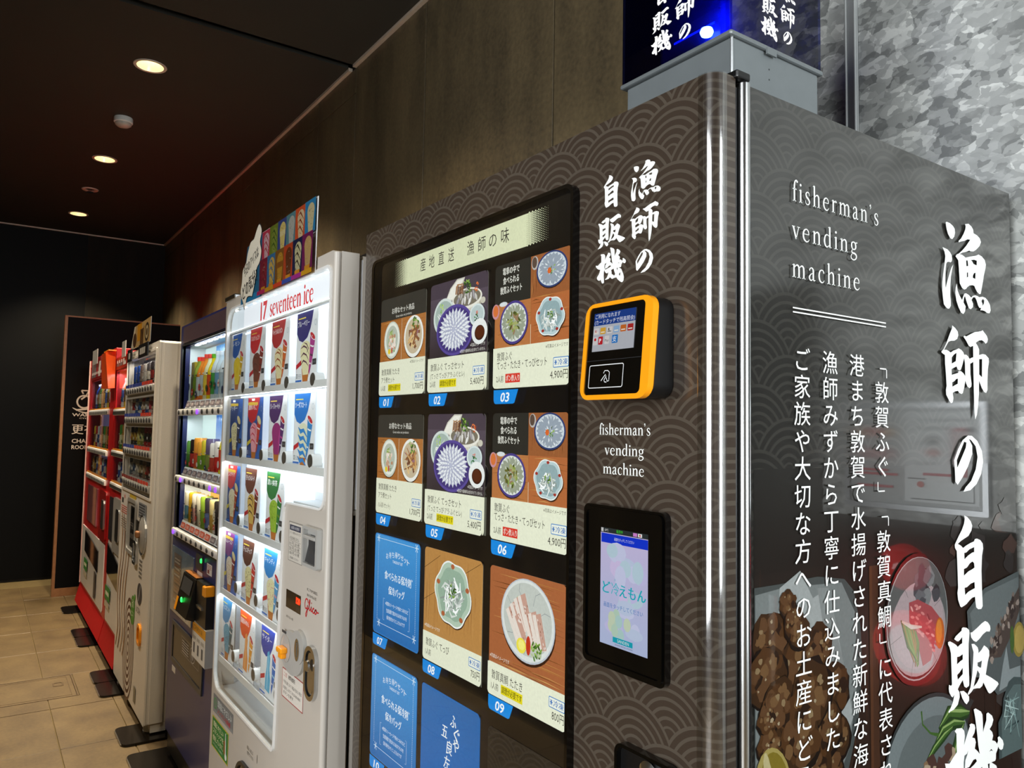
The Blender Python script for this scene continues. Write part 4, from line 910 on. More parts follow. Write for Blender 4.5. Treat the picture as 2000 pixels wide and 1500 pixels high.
            s.ell(.158, .1795, .0395, .029, '33211a'); s.ell(.158, .181, .0395, .0285, '2f3f70', 32); s.ell(.158, .181, .036, .026, 'cdd5dc', 30)
            petals(s, .158, .181, .034, ('c9d0d8', '97a1ae', 'dfe4e8'), 3, .2, .76); leaves(s, .162, .181, .008, 10, GRN); s.ell(.153, .179, .005, .005, 'd8672c', 8)
            s.ell(.004, .131, .011, .013, 'c9909a', 16); s.ell(.004, .132, .008, .010, 'd8743c', 14); s.ell(.027, .1415, .012, .004, 'd9dde0', 12)
            s.ell(.058, .1065, .041, .0365, '33211a'); s.ell(.058, .108, .0405, .036, '4b3f86', 32); s.ell(.058, .108, .036, .032, 'dfe2de', 30)
            petals(s, .058, .108, .036, ('e6e9e4', '9aa08c', 'c9cdb8'), 3, .2, .88); leaves(s, .058, .107, .017, 34, ['6b6a34', '8a9a4a', '4c5424', 'a5a96a', '9a7a5a'])
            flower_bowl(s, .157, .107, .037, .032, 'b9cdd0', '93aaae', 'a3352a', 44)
            paper(s, .068); s.rrect(0, CW, 0, .02, .008, PAPER)
            caption(s, [('敦賀ふぐ', .053, .0145, .056), ('てっさ・たたき・てっぴセット', .038, .014, .151)], '4,900', '2人前', ('ポン酢入り', 'd8382a', 'f6eee4', .038, .080), ('※写真はイメージです', .148, .0605, .203, '55524a'))
        elif kind == 'tep':
            s.rrect(0, CW, .1, H_, .008, 'b98548'); s.rect(0, CW, .052, .2, 'b98548'); wood(s, 0, CW, .052, .2, 'b98548', 60, 0)
            for (a, bq) in (((0, .11), (.2, .205)), ((0, .17), (.06, .2))): s.line([a, bq], .0008, '4a2f14')
            flower_bowl(s, .106, .137, .066, .060, 'b4c8b4', '97b09c', 'b0603a', 60)
            s.text('※写真はイメージです', .006, .0635, .0065, 'efece2', x1=.064)
            paper(s, .052); s.rrect(0, CW, 0, .02, .008, PAPER)
            caption(s, [('敦賀ふぐ てっぴ', .034, .0145, .099)], '750', '1人前')
        elif kind == 'tataki':
            s.rrect(0, CW, .1, H_, .008, 'a8623a'); s.rect(0, CW, .052, .2, 'a8623a'); wood(s, 0, CW, .052, .2, 'a8623a', 70, 1)
            s.ell(.107, .134, .0725, .0645, '33190c', 36); s.ell(.106, .138, .072, .0645, 'bfc4cc', 40); s.ell(.106, .1385, .0695, .062, 'dcdfdc', 40); s.ell(.106, .140, .064, .056, 'c2c6bf', 38)
            for a in (.3, 1.0, 1.9, 2.6, 3.7, 4.6, 5.5): s.line([(.106+.03*math.cos(a), .14+.028*math.sin(a)), (.106+.05*math.cos(a+.12), .14+.045*math.sin(a+.12)), (.106+.063*math.cos(a), .14+.055*math.sin(a))], .0007, '7f858a')
            for k in range(7): s.line([(.058+.002*k, .135+.003*k), (.075+.001*k, .158+.002*k), (.094-.002*k, .170-.002*k)], [.001, .005, .001], R.choice(['9fb85a', 'bfd07c', '7d9a3c']))
            for (x, z, a) in ((.072, .128, -1.0), (.082, .137, -1.05), (.092, .146, -1.1), (.102, .151, -1.15), (.118, .125, -1.15), (.130, .129, -1.2), (.141, .128, -1.25), (.092, .118, -1.0)):
                c, d = math.cos(a), math.sin(a); L_, w_ = .027, .0112
                p = lambda u, v: (x+u*c-v*d, z+u*d+v*c)
                s.poly([p(-L_, -w_), p(L_, -w_*.9), p(L_*1.05, w_*.9), p(-L_, w_)], 'e6d9cf'); s.poly([p(-L_, -w_*.2), p(L_, -w_*.1), p(L_*1.0, w_*.9), p(-L_, w_)], 'c79c8c')
                for k in range(14): s.ell(*p(R.uniform(-.9, .9)*L_, R.uniform(0, .9)*w_), .0022, .0009, R.choice(['8a5a48', 'efe6de', 'a8796a', 'f5efe9']), 6, a)
            s.ell(.094, .098, .013, .012, 'f0df4a', 14); s.ell(.095, .099, .009, .008, 'f6ea80', 12); s.ell(.113, .102, .006, .015, 'c4351c', 14); leaves(s, .134, .098, .014, 26, GRN+['b9c49a'])
            s.text('※写真はイメージです', .006, .0635, .0065, 'efece2', x1=.062)
            paper(s, .052); s.rrect(0, CW, 0, .02, .008, PAPER)
            caption(s, [('敦賀真鯛 たたき', .034, .0150, .099)], '800', '1人前', ('調理が必要です', 'e6d51c', '45400a', .040, .100))
        elif kind == 'blue':
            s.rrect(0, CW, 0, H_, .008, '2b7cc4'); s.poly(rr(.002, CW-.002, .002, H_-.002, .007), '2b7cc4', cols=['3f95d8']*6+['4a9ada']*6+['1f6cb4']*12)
            L_ = 'd4e8f6'
            s.line([(.028, .200), (.18, .200)], .0009, L_); s.line([(.038, .0235), (.175, .0235)], .0009, L_)
            for k in range(46): s.rect(.0175, .0187, .030+.0036*k, .0318+.0036*k, L_, keep=True); s.rect(.1905, .1917, .030+.0036*k, .0318+.0036*k, L_, keep=True)
            for (cx, cz) in ((.018, .200), (.191, .200), (.028, .0235), (.188, .0235)):
                for a in (0, PI/3, 2*PI/3): s.line([(cx-.0085*math.cos(a), cz-.0085*math.sin(a)), (cx+.0085*math.cos(a), cz+.0085*math.sin(a))], .0016, L_)
            W2 = 'f0f7fb'
            for i, ch in enumerate('お持ち帰りセット'): t = (i-3.5)/3.5; s.text(ch, .109+t*.048, .172-.007*t*t+.002, .0125, W2, w=.0105, anchor='c')
            s.text('TAKEOUT SET', .110, .1595, .0056, W2, w=.046, anchor='c', lat=True)
            s.text('食べられる保冷剤', .051, .1275, .017, W2, x1=.171, bold=.02); s.text('*', .173, .133, .008, W2, w=.005)
            s.text('保冷バッグ', .071, .0985, .0165, W2, x1=.144, bold=.02)
            for t, z, a, b_ in (('※敦賀のソーセージや魚のつみれなど', .0695, .058, .162), ('生産過程で産まれるあまりものを', .0555, .063, .156), ('保冷剤代わりとしたものです', .0415, .065, .148)): s.text(t, a, z, .008, W2, x1=b_)
            for x, q in ((.048, 1), (.168, -1)): s.line([(x+q*.006, .078), (x, .078), (x, .034), (x+q*.006, .034)], .0007, L_)
        elif kind == 'fugu':
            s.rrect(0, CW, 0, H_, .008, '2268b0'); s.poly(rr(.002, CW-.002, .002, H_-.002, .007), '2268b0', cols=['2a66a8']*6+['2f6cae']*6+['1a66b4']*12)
            for k in range(60): s.line([(R.uniform(.01, .19), z_) for z_ in (lambda q: (q, q+.02))(R.uniform(.01, .18))], .0006, R.choice(['2a6cb4', '215ea6']))
            W2 = 'f6f8f6'
            for ch, x, z in (('ふ', .120, .172), ('ぐ', .132, .152), ('や', .130, .133), ('五', .090, .146), ('良', .108, .122), ('左', .100, .094), ('衛', .096, .066), ('門', .096, .040)): s.text(ch, x, z, .024, W2, w=.020, anchor='c', bold=.015, shear=.12)
        q_ = [(.0, 0), (.009, 0)]+[(.009-.009*math.sin(t), .009-.009*math.cos(t)) for t in [PI/2*k/5 for k in range(6)]]
        for fx, fz in ((0, 0), (1, 0), (0, 1), (1, 1)): s.poly([(CW+.0003-x if fx else x-.0003, H_+.0003-z if fz else z-.0003) for x, z in q_], '010102')
        return s
    return make
rows = [1.583, 1.332, 1.0785, .8235]; cols_ = [-.931, -.7055, -.4755]
plan = [[('set', '01', 'card 01 with two plated dishes and a yellow notice'), ('pot', '02', 'card 02 with hot pot and purple fugu sashimi plate'), ('train', '03', 'card 03 with three plates and black title square')],
        [('set', '04', 'card 04 with two plated dishes'), ('pot', '05', 'card 05 with hot pot and purple fugu sashimi plate'), ('train', '06', 'card 06 with three plates and black title square')],
        [('blue', '07', 'blue takeout set card 07'), ('tep', '08', 'card 08 with bowl of shredded fugu skin'), ('tataki', '09', 'card 09 with bowl of seared sea bream')],
        [('blue', '10', 'blue takeout set card 10'), ('fugu', '11', 'plain blue card with brush lettering'), None]]
for r_i, z in enumerate(rows):
    for c_i, x in enumerate(cols_):
        it = plan[r_i][c_i]
        if it is None:
            obj('blank_card', MB().prism([rr(x+.002, x+CW+.004, z-.02, z+.203, .010)], PY-.0006, PY), 'wavef', FM, label='unlit card slot with faint wave pattern'); continue
        kind, num, lab = it
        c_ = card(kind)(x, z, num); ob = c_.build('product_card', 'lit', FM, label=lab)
        t = card_sheet(x, z-.026)
        q = [(0, .0235), (0, .008), (.001, .004), (.003, .001), (.007, 0), (.058, 0), (.062, .002), (.072, .0235)]
        t.poly(q, '1088e0'); t.text(num, .021, .0115, .0155, 'f4f8fb', w=.026, lat=True, bold=.02, shear=.2)
        t.build('number_tag', 'lit', FM, label='blue number tag '+num)
# ---- touch display
TD = obj('touch_display', MB().prism([rr(-.227, -.0695, 1.196, 1.413, .010)], -.010, .0).prism([rr(-.2235, -.073, 1.2, 1.4095, .008), rr(-.219, -.0775, 1.2045, 1.405, .006)], -.0125, -.0095), 'blackgloss', FM, label='black framed touch display')
s = Sheet((0, -.0102, 0), (1, 0, 0), (0, 0, 1), (0, -1, 0), eps=1.5e-5)
s.grad(-.1905, -.0995, 1.2275, 1.377, 'b9c6e8', 'cfc4ea'); s.rect(-.1905, -.0995, 1.3765, 1.383, '2c3435')
s.text('販売中', -.159, 1.380, .0045, '3fe02a', w=.012); s.rect(-.127, -.1195, 1.3775, 1.382, 'd88ad8'); s.rect(-.118, -.1105, 1.3775, 1.382, 'f0f0f0'); s.ell(-.1143, 1.3797, .0014, .0014, 'd02020', 8)
s.text('-20℃', -.183, 1.380, .0038, 'e0e0e0', w=.008); s.rect(-.1895, -.1850, 1.3775, 1.3825, 'd8d8d8')
s.rect(-.1890, -.0995, 1.3630, 1.3755, '1338d8'); s.text('画面をタッチしてください', -.163, 1.3693, .0042, 'e8ecff', w=.038)
for k in range(22): s.ell(R.uniform(-.17, -.11), R.uniform(1.25, 1.36), R.uniform(.008, .02), R.uniform(.006, .016), R.choice(['c9c6ee', 'c4d2ec', 'd6c8ee', 'bfd8e6', 'cfd4f2']), 12)
for k in range(8): s.ell(-.150+R.uniform(-.02, .02), 1.252+R.uniform(-.012, .02), .007, .009, R.choice(['bcd8c4', 'cddcc0', 'b4d6d2']), 10)
T_ = '18b4c4'
s.text('ど', -.185, 1.3035, .0165, T_, w=.0150, bold=.03); s.text('冷', -.168, 1.3035, .0165, '4cc0d0', w=.0155); s.text('えもん', -.1515, 1.303, .0165, T_, x1=-.1025, bold=.03)
s.text('ひ', -.162, 1.3155, .0035, T_, w=.003); s.text('画面をタッチしてください', -.1825, 1.2805, .0065, '4f86c8', x1=-.1075)
s.rect(-.164, -.126, 1.2335, 1.2405, '18a8bc'); s.text('SANDEN', -.155, 1.237, .0042, 'e6f4f6', w=.022, lat=True); s.text('SANDEN RETAIL SYSTEMS', -.160, 1.2310, .0018, '5a6a8a', w=.034, lat=True)
s.build('screen', 'screen', TD, label='lit touch screen with cyan lettering')
# ---- delivery pocket handle low on the door
SL = obj('lock_handle', MB().prism([rr(-.158, -.05, .86, 1.1075, .014, rs=(.014, .014, .014, .014)), rr(-.1535, -.0545, .8645, 1.103, .011)], -.012, 0), 'blackgloss', FM)
obj('lever', MB().prism([rr(-.1535, -.0545, .8645, 1.103, .011)], -.004, 0), 'black', SL); obj('knob', MB().lathe(-.098, -.004, 1.085, [(.016, 0), (.016, -.006), (.010, -.009), (0, -.009)], axis='y', seg=20), 'steel', SL, smooth=True)
# ---- card reader
CR = obj('card_reader', MB().add([], []) or MB(), 'black', FM, label='orange framed card payment reader') if False else None
# tilted body: its foot stands farther out than its head
yt, yb = -.030, -.042; zt, zb = 1.688, 1.556
def tilt(mb, z0=zb, z1=zt, amt=yb-yt):
    mb.v = [(x, y+amt*(z1-z)/(z1-z0)*(1 if y < -.004 else 0), z) for x, y, z in mb.v]; return mb
body = tilt(MB().prism([rr(-.196, -.066, 1.5575, 1.6865, .017)], -.024, -.0015))
CR = obj('card_reader', body, 'black', FM, label='black card payment reader with orange frame', smooth=True)
obj('bracket', MB().prism([rr(-.150, -.048, 1.556, 1.678, .014)], -.0015, -.0002), 'clear', CR, label='clear acrylic mounting plate')
fr = MB().prism([rr(-.1975, -.0675, 1.556, 1.688, .017), rr(-.190, -.0815, 1.5625, 1.6825, .007)], -.034, -.024)
obj('frame', tilt(fr), 'orange', CR, label='orange frame', smooth=True)
obj('face', tilt(MB().prism([rr(-.191, -.081, 1.562, 1.683, .007)], -.0325, -.024)), 'blackgloss', CR)
N_ = Vector((0, -1, -(yb-yt)/(zt-zb)*-1)).normalized()
def face_sheet(off):
    return Sheet((0, yt+ -.003, zt), (1, 0, 0), Vector((0, (yt-yb), (zt-zb)))/(zt-zb), (0, -1, 0), eps=2e-5, h0=off)
s = face_sheet(.0002); z_ = lambda z: z-zt
s.rect(-.1795, -.0985, z_(1.6215), z_(1.674), 'b9bcc4'); s.rect(-.1795, -.0985, z_(1.657), z_(1.674), '1c3f8c')
s.text('ご利用になれます', -.177, z_(1.6695), .0062, 'eef2ff', x1=-.128); s.text('(カードタッチで残高照会)', -.178, z_(1.6615), .0062, 'eef2ff', x1=-.100)
for i, (c, t, tc) in enumerate([('d8d4d4', 'ic', 'c0202a'), ('d9a63a', '', ''), ('d8d4d4', 'R', '222222'), ('8fb2d8', '', ''), ('c86a2a', '', 'ffffff'), ('b02a2a', '', '')]):
    x = -.1785+.0133*i; s.rrect(x, x+.0108, z_(1.6445), z_(1.6535), .0012, c); s.rect(x+.0015, x+.009, z_(1.6465), z_(1.648), 'f2e8d8' if i != 2 else '888888')
    if t: s.text(t, x+.0025, z_(1.6500), .004, tc, lat=True, bold=.03)
for x, c in ((-.1785, 'd8d4d4'), (-.1675, 'c0202a'), (-.1550, 'd8d4d4'), (-.1405, '2a78c4')):
    s.rrect(x, x+(.0115 if c == '2a78c4' else .009), z_(1.6305), z_(1.6415), .0012, c)
s.text('支', -.1395, z_(1.636), .0078, 'f4f8ff'); s.text('P', -.1655, z_(1.636), .0055, 'ffffff', lat=True, bold=.03); s.ell(-.174, z_(1.638), .0022, .0022, 'c8202a', 8); s.text('Pay', -.154, z_(1.6355), .0034, '444444', lat=True, w=.0075)
s.build('screen', 'screen', CR, label='lit payment screen')
s = face_sheet(.0003); s.frame(-.1815, -.114, z_(1.5715), z_(1.603), .0011, 'd8dadc', .003); s.rect(-.189, -.083, z_(1.6085), z_(1.6092), '26272a')
s.line([(-.152, z_(1.591)), (-.150, z_(1.5945)), (-.144, z_(1.5945)), (-.1405, z_(1.592)), (-.1405, z_(1.582))], .0011, 'd8dadc'); s.line([(-.140, z_(1.581)), (-.1435, z_(1.580)), (-.146, z_(1.585))], .0011, 'd8dadc')
s.line([(-.156, z_(1.581)), (-.153, z_(1.5845)), (-.148, z_(1.5895)), (-.1465, z_(1.587)), (-.150, z_(1.582)), (-.149, z_(1.5795)), (-.145, z_(1.579))], .0012, 'd8dadc')
s.build('touch_mark', 'prt', CR, label='white tap-your-card mark')
obj('guide_window', bx(-.5885, -.54, -.0036, -.0030, 1.5, 1.53), 'black', FM) if False else None

# ---- light box standing on the machine
LB = thing('topper_sign_box', 'dark blue illuminated sign box on grey base standing on the nearest machine', 'sign box', (-.166, .21, 1.96))
obj('base', bx(-.269, -.061, .106, .304, 1.959, 2.06, bev=.002), 'grey', LB, label='grey sheet metal base')
obj('ledge', MB().box(-.278, -.056, .098, .312, 2.060, 2.0675, bev=.003).box(-.0575, -.0545, .175, .196, 2.054, 2.0635), 'grey', LB)
obj('corner_edge', MB().lathe(-.0625, .1075, 0, [(.0022, 1.96), (.0022, 2.06)], seg=8), 'alu', LB, smooth=True)
acr = thin_glass('dark_blue_acrylic', (.16, .20, .55), ior=1.6)
obj('box_panel', MB().prism([rr(-.276, -.058, .100, .310, .003, 2), rr(-.273, -.061, .103, .307, .002, 2)], 2.067, 2.42, 'xy', caps=(1, 1)), acr, LB, label='dark translucent blue panels')
obj('inner_core', bx(-.235, -.10, .14, .27, 2.068, 2.40, bev=.01), mat('deep_blue_metal', '101c66', .35, .3, noise=.3, ns=40), LB)
obj('lamp_bead', MB().lathe(-.125, .128, 2.10, [(0, -.008), (.008, -.005), (.010, .0), (.008, .005), (0, .008)], seg=14, cap=False), mat('bright_bead', 'ffffff', .4, noise=0, em='b8ecff', es=120), LB, label='bright white-blue lamp', smooth=True)
obj('light_tape', MB().box(-.10, -.098, .15, .25, 2.09, 2.095).box(-.2, -.12, .139, .1395, 2.115, 2.118).box(-.22, -.13, .139, .1395, 2.085, 2.087), 'blueglow', LB, label='blue light strips')
pl = bpy.data.lights.new('sign_blue_lamp', 'POINT'); pl.energy = 2.2; pl.color = (.12, .2, 1); pl.shadow_soft_size = .01
o = bpy.data.objects.new('sign_blue_lamp', pl); COL.objects.link(o); o.location = (-.085, .12, 2.11)
k_ = .70
for ch, (x0, x1, z0, z1) in FB.items():
    s = Sheet((0, .0995, 0), (1, 0, 0), (0, 0, 1), (0, -1, 0), eps=2e-5); s.brush(ch, -.210+(x0+.218)*k_, -.210+(x1+.218)*k_, 2.084+(z0-1.720)*k_, 2.084+(z1-1.720)*k_, 'ffffff')
    s.build('brush_character', 'lit', LB)
k_ = .63
for ch, (x0, x1, z0, z1) in FB.items():
    s = Sheet((-.0575, 0, 0), (0, 1, 0), (0, 0, 1), (1, 0, 0), eps=2e-5); s.brush(ch, .164+(x0+.218)*k_, .164+(x1+.218)*k_, 2.079+(z0-1.720)*k_, 2.079+(z1-1.720)*k_, 'ffffff')
    s.build('brush_character', 'lit', LB)
obj('fixing_screw', MB().box(-.0612, -.0606, .186, .1875, 2.035, 2.037).box(-.0612, -.0606, .186, .1875, 2.02, 2.022), 'black', LB)
# ================================================================== ice cream machine
IM = thing('ice_cream_vending_machine', 'white ice cream vending machine with bright lit window of cone cards', 'vending machine', (-1.575, .35, 0))
IY = -.05; X0, X1 = -2.06, -1.09
WIN = ([(-1.13+.025*math.cos(t), 1.875+.025*math.sin(t)) for t in [PI/2*k/5 for k in range(6)]] +
       [(-1.97+.06*math.cos(t), 1.84+.06*math.sin(t)) for t in [PI/2+PI/2*k/6 for k in range(7)]] +
       [(-1.975+.055*math.cos(t), .72+.055*math.sin(t)) for t in [PI+PI/2*k/6 for k in range(7)]] +
       [(-1.43+.02*math.cos(t), .685+.02*math.sin(t)) for t in [1.5*PI+PI/2*k/4 for k in range(5)]] +
       [(-1.39-.0, 1.29), (-1.385, 1.303), (-1.372, 1.313)] +
       [(-1.14+.035*math.cos(t), 1.352+.035*math.sin(t)) for t in [1.5*PI+PI/2*k/5 for k in range(6)]])
WIN_IN = [(x+(.006 if x < -1.6 else -.006 if x > -1.2 or z < 1.3 else 0), z+(.006 if z < 1.0 else -.006 if z > 1.5 else .004)) for x, z in WIN]
def front_outline(x0, x1, z0, z1, r): return rr(x0, x1, z0, z1, r)
mb = MB()
prof = [(X0, -.035), (X0+.015, -.05), (X1-.022, -.05), (X1-.006, -.043), (X1, -.028), (X1, .012), (X0, .012)]
obj('door', MB().prism([rr(X0, X1, .16, 1.932, .02), WIN], IY, IY+.02).prism([rr(X0, X1, .16, 1.932, .02), rr(X0+.03, X1-.03, .2, 1.92, .02)], IY+.02, .012), 'white', IM, label='white front door')
obj('door_rim', MB().prism([[(X1-.002, .165), (X1+.004, .165), (X1+.004, 1.928), (X1-.002, 1.928)]], IY+.014, .008).tube([(X1-.004, IY+.006, .17), (X1-.004, IY+.006, 1.925)], .0095, 10), 'white', IM, smooth=True)
HOLE = [(X0+.004, .64), (X1-.008, .64), (X1-.008, 1.916), (X0+.004, 1.916)]
cab = MB().prism([rr(X0+.002, X1-.001, .12, 1.925, .004), HOLE], .02, .085).box(X0+.002, X1-.002, .095, .75, .12, 1.92, bev=.003)
obj('cabinet', cab, 'white', IM); obj('door_gasket', MB().prism([rr(X0+.006, X1-.009, .14, 1.919, .002), [(X0+.008, .645), (X1-.012, .645), (X1-.012, 1.914), (X0+.008, 1.914)]], .008, .1), 'rubber', IM)
obj('top_bracket', MB().box(X1-.05, X1-.008, .03, .075, 1.922, 1.936, bev=.003), 'black', IM)
obj('corner_cap', MB().box(X0-.01, X0+.11, IY-.004, .05, 1.928, 1.945, bev=.004), 'steel', IM, label='clear metal corner cap')
obj('plinth', bx(X0+.03, X1-.03, .05, .7, .03, .16), 'dgrey', IM)
for x in (X0+.08, X1-.08): obj('foot', MB().lathe(x, .1, 0, [(.03, 0), (.03, .012), (.012, .014), (.012, .06)], seg=14), 'steel', IM)
obj('window_frame', MB().prism([WIN, WIN_IN], IY-.005, IY+.004), 'offwhite', IM, label='pale rounded window frame')
obj('window_glass', MB().prism([WIN_IN], IY+.001, IY+.002), 'glass', IM)
# showcase
BY = .035
ic = MB(); ic.box(X0+.008, X1-.008, BY, BY+.01, .66, 1.915)
ic.box(X0+.004, X0+.012, IY+.02, BY, .66, 1.915); ic.box(-1.098, -1.092, IY+.02, BY, 1.32, 1.915); ic.box(X0+.008, X1-.008, IY+.02, BY, 1.905, 1.912)
ic.box(X0+.01, -1.40, IY+.02, BY, .655, .662); ic.box(-1.392, -1.384, IY+.02, BY, .66, 1.30); ic.box(-1.385, -1.095, IY+.02, BY, 1.306, 1.318)
obj('showcase', ic, 'inner', IM, label='white lit showcase interior')
obj('back_light', MB().box(X0+.02, -1.40, BY-.004, BY-.001, .90, 1.90).box(-1.40, -1.10, BY-.004, BY-.001, 1.34, 1.90), mat('showcase_backlight', 'ffffff', .5, noise=0, em='dcebfb', es=.85), IM, label='glowing white back light')
RZ = [1.813, 1.599, 1.383, 1.165, .950]; CX = [-2.043, -1.828, -1.612, -1.397]; iw, ih = .179, .190
for i, z in enumerate(RZ):
    xr = -1.10 if i < 2 else -1.395
    obj('shelf', MB().box(X0+.012, xr, -.036, BY-.005, z-ih-.012, z-ih-.003).box(X0+.012, xr, -.040, -.036, z-ih-.014, z-ih+.006), 'offwhite', IM, label='clear edged shelf')
    obj('light_strip', bx(X0+.02, xr-.01, .0, .006, z+.006, z+.010), 'led', IM)
    a_ = area('shelf_light', ((X0+xr)/2, -.038, z+.012), ((X0+xr)/2, -.02, z-.3), xr-X0-.06, .012, 1.1 if i < 2 else .8, (.9, .96, 1))
for k in range(9): obj('lamp_bead', MB().lathe(-1.98+.1*k, -.036, 1.893, [(.006, 0), (.005, -.004), (0, -.005)], seg=8), 'ledhot', IM)
hd = Sheet((0, -.038, 0), (1, 0, 0), (0, 0, 1), (0, -1, 0), eps=3e-5)
hd.rect(-1.885, -1.11, 1.822, 1.888, 'f4f8ff'); hd.rect(-2.03, -1.885, 1.822, 1.888, 'd8e2ea')
RD = 'd0202c'
hd.text('17', -1.71, 1.858, .052, RD, x1=-1.645, lat=True, bold=.04); hd.text('アイス', -1.715, 1.826, .007, RD, x1=-1.645)
hd.serif('seventeen ice', -1.62, 1.832, .034, RD, x1=-1.262, k=1.5, sp=.02)
hd.build('header_sign', 'litice', IM, label='white header with red seventeen ice lettering')
obj('header_lip', MB().box(-2.03, -1.11, -.042, -.034, 1.815, 1.8225), 'lgrey', IM)
def ice_card(name, x, z, bg, drop, ice, wrap, label, accent='ffffff', style='swirl', txt='アイス'):
    s = Sheet((x, -.0310, z-ih), (1, 0, 0), (0, 0, 1), (0, -1, 0), eps=2.5e-5); W, H = iw*.86, ih
    if bg == 'blue': s.poly([(0, 0), (W, 0), (W, H), (0, H)], '1f4f9c', cols=['14387a', '2a6cc4', '2460b4', '14387a'])
    else: s.rect(0, W, 0, H, 'f1f3f5')
    if bg == 'ice': s.poly([(W*.15, 0), (W, 0), (W, H*.8)], 'd4e6f4')
    s.poly([(0, H), (W*.78, H), (W*.74, H*.9), (W*.66, H*.76), (W*.52, H*.64), (W*.30, H*.585), (W*.12, H*.62), (0, H*.72)], drop)
    s.text(txt, W*.04, H*.845, H*.085, 'ffffff', x1=W*.60, bold=.02); s.rect(W*.06, W*.42, H*.915, H*.93, 'f2d84a')
    if bg == 'blue': s.rect(0, W*.66, H*.88, H*.925, 'e8c33a'); s.rect(W*.25, W*.45, H*.95, H*.985, 'ffffff')
    if style != 'pop':
        # cone: waffle foot, long body, rounded top
        s.poly([(W*.28, H*.22), (W*.66, H*.22), (W*.57, 0), (W*.36, 0)], 'c9782c')
        for k in range(5): s.line([(W*(.31+.06*k), H*.2), (W*(.38+.05*k), 0)], .0012, '9b531a')
        body = [(W*.35, H*.13), (W*.60, H*.13), (W*.70, H*.38)]+[(W*.45+W*.26*math.cos(t), H*.46+H*.14*math.sin(t)) for t in [PI*k/10 for k in range(11)]]+[(W*.22, H*.38)]
        s.poly(body, ice)
        sh2 = [(W*.58, H*.14), (W*.70, H*.40), (W*.71, H*.5), (W*.66, H*.56), (W*.60, H*.4)]
        s.poly(sh2, accent if style == 'flat' else ice)
        if style == 'swirl':
            for q in range(3): s.line([(W*.22, H*(.50-.12*q)), (W*.36, H*(.53-.10*q)), (W*.5, H*(.50-.10*q)), (W*.62, H*(.40-.08*q))], [.001, .005, .004, .001], accent)
            s.line([(W*.36, H*.58), (W*.5, H*.55), (W*.6, H*.48), (W*.5, H*.43)], [.001, .004, .004, .001], accent)
        elif style == 'chips':
            for k in range(44):
                s.ell(W*R.uniform(.27, .64), H*R.uniform(.16, .57), .0022, .0014, accent, 5, R.random()*3)
        elif style == 'wave':
            for q in range(5): s.line([(W*.22, H*(.54-.1*q)), (W*.34, H*(.48-.1*q)), (W*.48, H*(.50-.1*q)), (W*.68, H*(.40-.1*q))], [.002, .012, .01, .002], accent)
    else:
        s.poly([(W*.28, H*.12), (W*.55, H*.10), (W*.58, H*.3), (W*.52, H*.45), (W*.55, H*.6), (W*.48, H*.70), (W*.38, H*.66), (W*.36, H*.45), (W*.30, H*.3)], ice)
        s.line([(W*.40, H*.14), (W*.42, H*.35), (W*.44, H*.62)], [.004, .009, .005], accent)
    # wrapped cone beside
    s.poly([(W*.66, H*.66), (W*.90, H*.60), (W*.80, H*.36), (W*.66, H*.12), (W*.63, H*.18), (W*.66, H*.42)], wrap)
    s.line([(W*.68, H*.52), (W*.78, H*.50), (W*.84, H*.50)], .004, 'ffffff'); s.line([(W*.68, H*.40), (W*.76, H*.38), (W*.80, H*.38)], .005, accent if accent != 'ffffff' else 'f2c33a')
    s.line([(W*.66, H*.28), (W*.72, H*.27)], .004, 'ffffff')
    if bg == 'blue': s.ell(W*.78, H*.64, W*.14, H*.055, 'ead9a0', 14, -.5)
    else: s.ell(W*.78, H*.645, W*.15, H*.045, 'f4f4f4', 16, -.45); s.ell(W*.78, H*.645, W*.125, H*.034, 'c8202c', 16, -.45); s.text('17', W*.73, H*.645, .006, 'ffffff', lat=True, rot=-.4)
    tagc = 'd8c33a' if bg == 'blue' else 'c8202c'
    s.poly([(W*.02, H*.28), (W*.26, H*.34), (W*.26, H*.275), (W*.02, H*.215)], tagc); s.line([(W*.02, H*.28), (W*.02, H*.17)], .0012, tagc)
    for k in range(4): s.rect(W*.03, W*.10, H*(.09+.018*k), H*(.098+.018*k), '4a4a4a' if bg != 'blue' else 'dfe6f4', keep=True)
    for k in range(3): s.rect(W*.12, W*.28, H*(.092+.022*k), H*(.098+.022*k), '8a8f96', keep=True)
    s.rect(0, W*.30, H*.04, H*.065, '2a6cc0'); s.rect(W*.80, W*.97, H*.25, H*.33, '2b2d30'); s.rect(W*.83, W*.94, H*.275, H*.305, '55585c')
    s.ring(W*.90, H*.82, .008, .008, .0012, 'a9bccb', 12)
    o = s.build('display_card', 'prt', None, label=label, cat='display card', group='ice cream display cards in the white machine', origin=(x+W/2, -.031, z-ih))
    t = obj('holder', MB().box(x-.003, x+.157, -.0308, -.0296, z-ih-.0015, z+.002), 'clear', o, label='clear card holder')
    return o
B_ = 'blue'; P_ = 'plain'
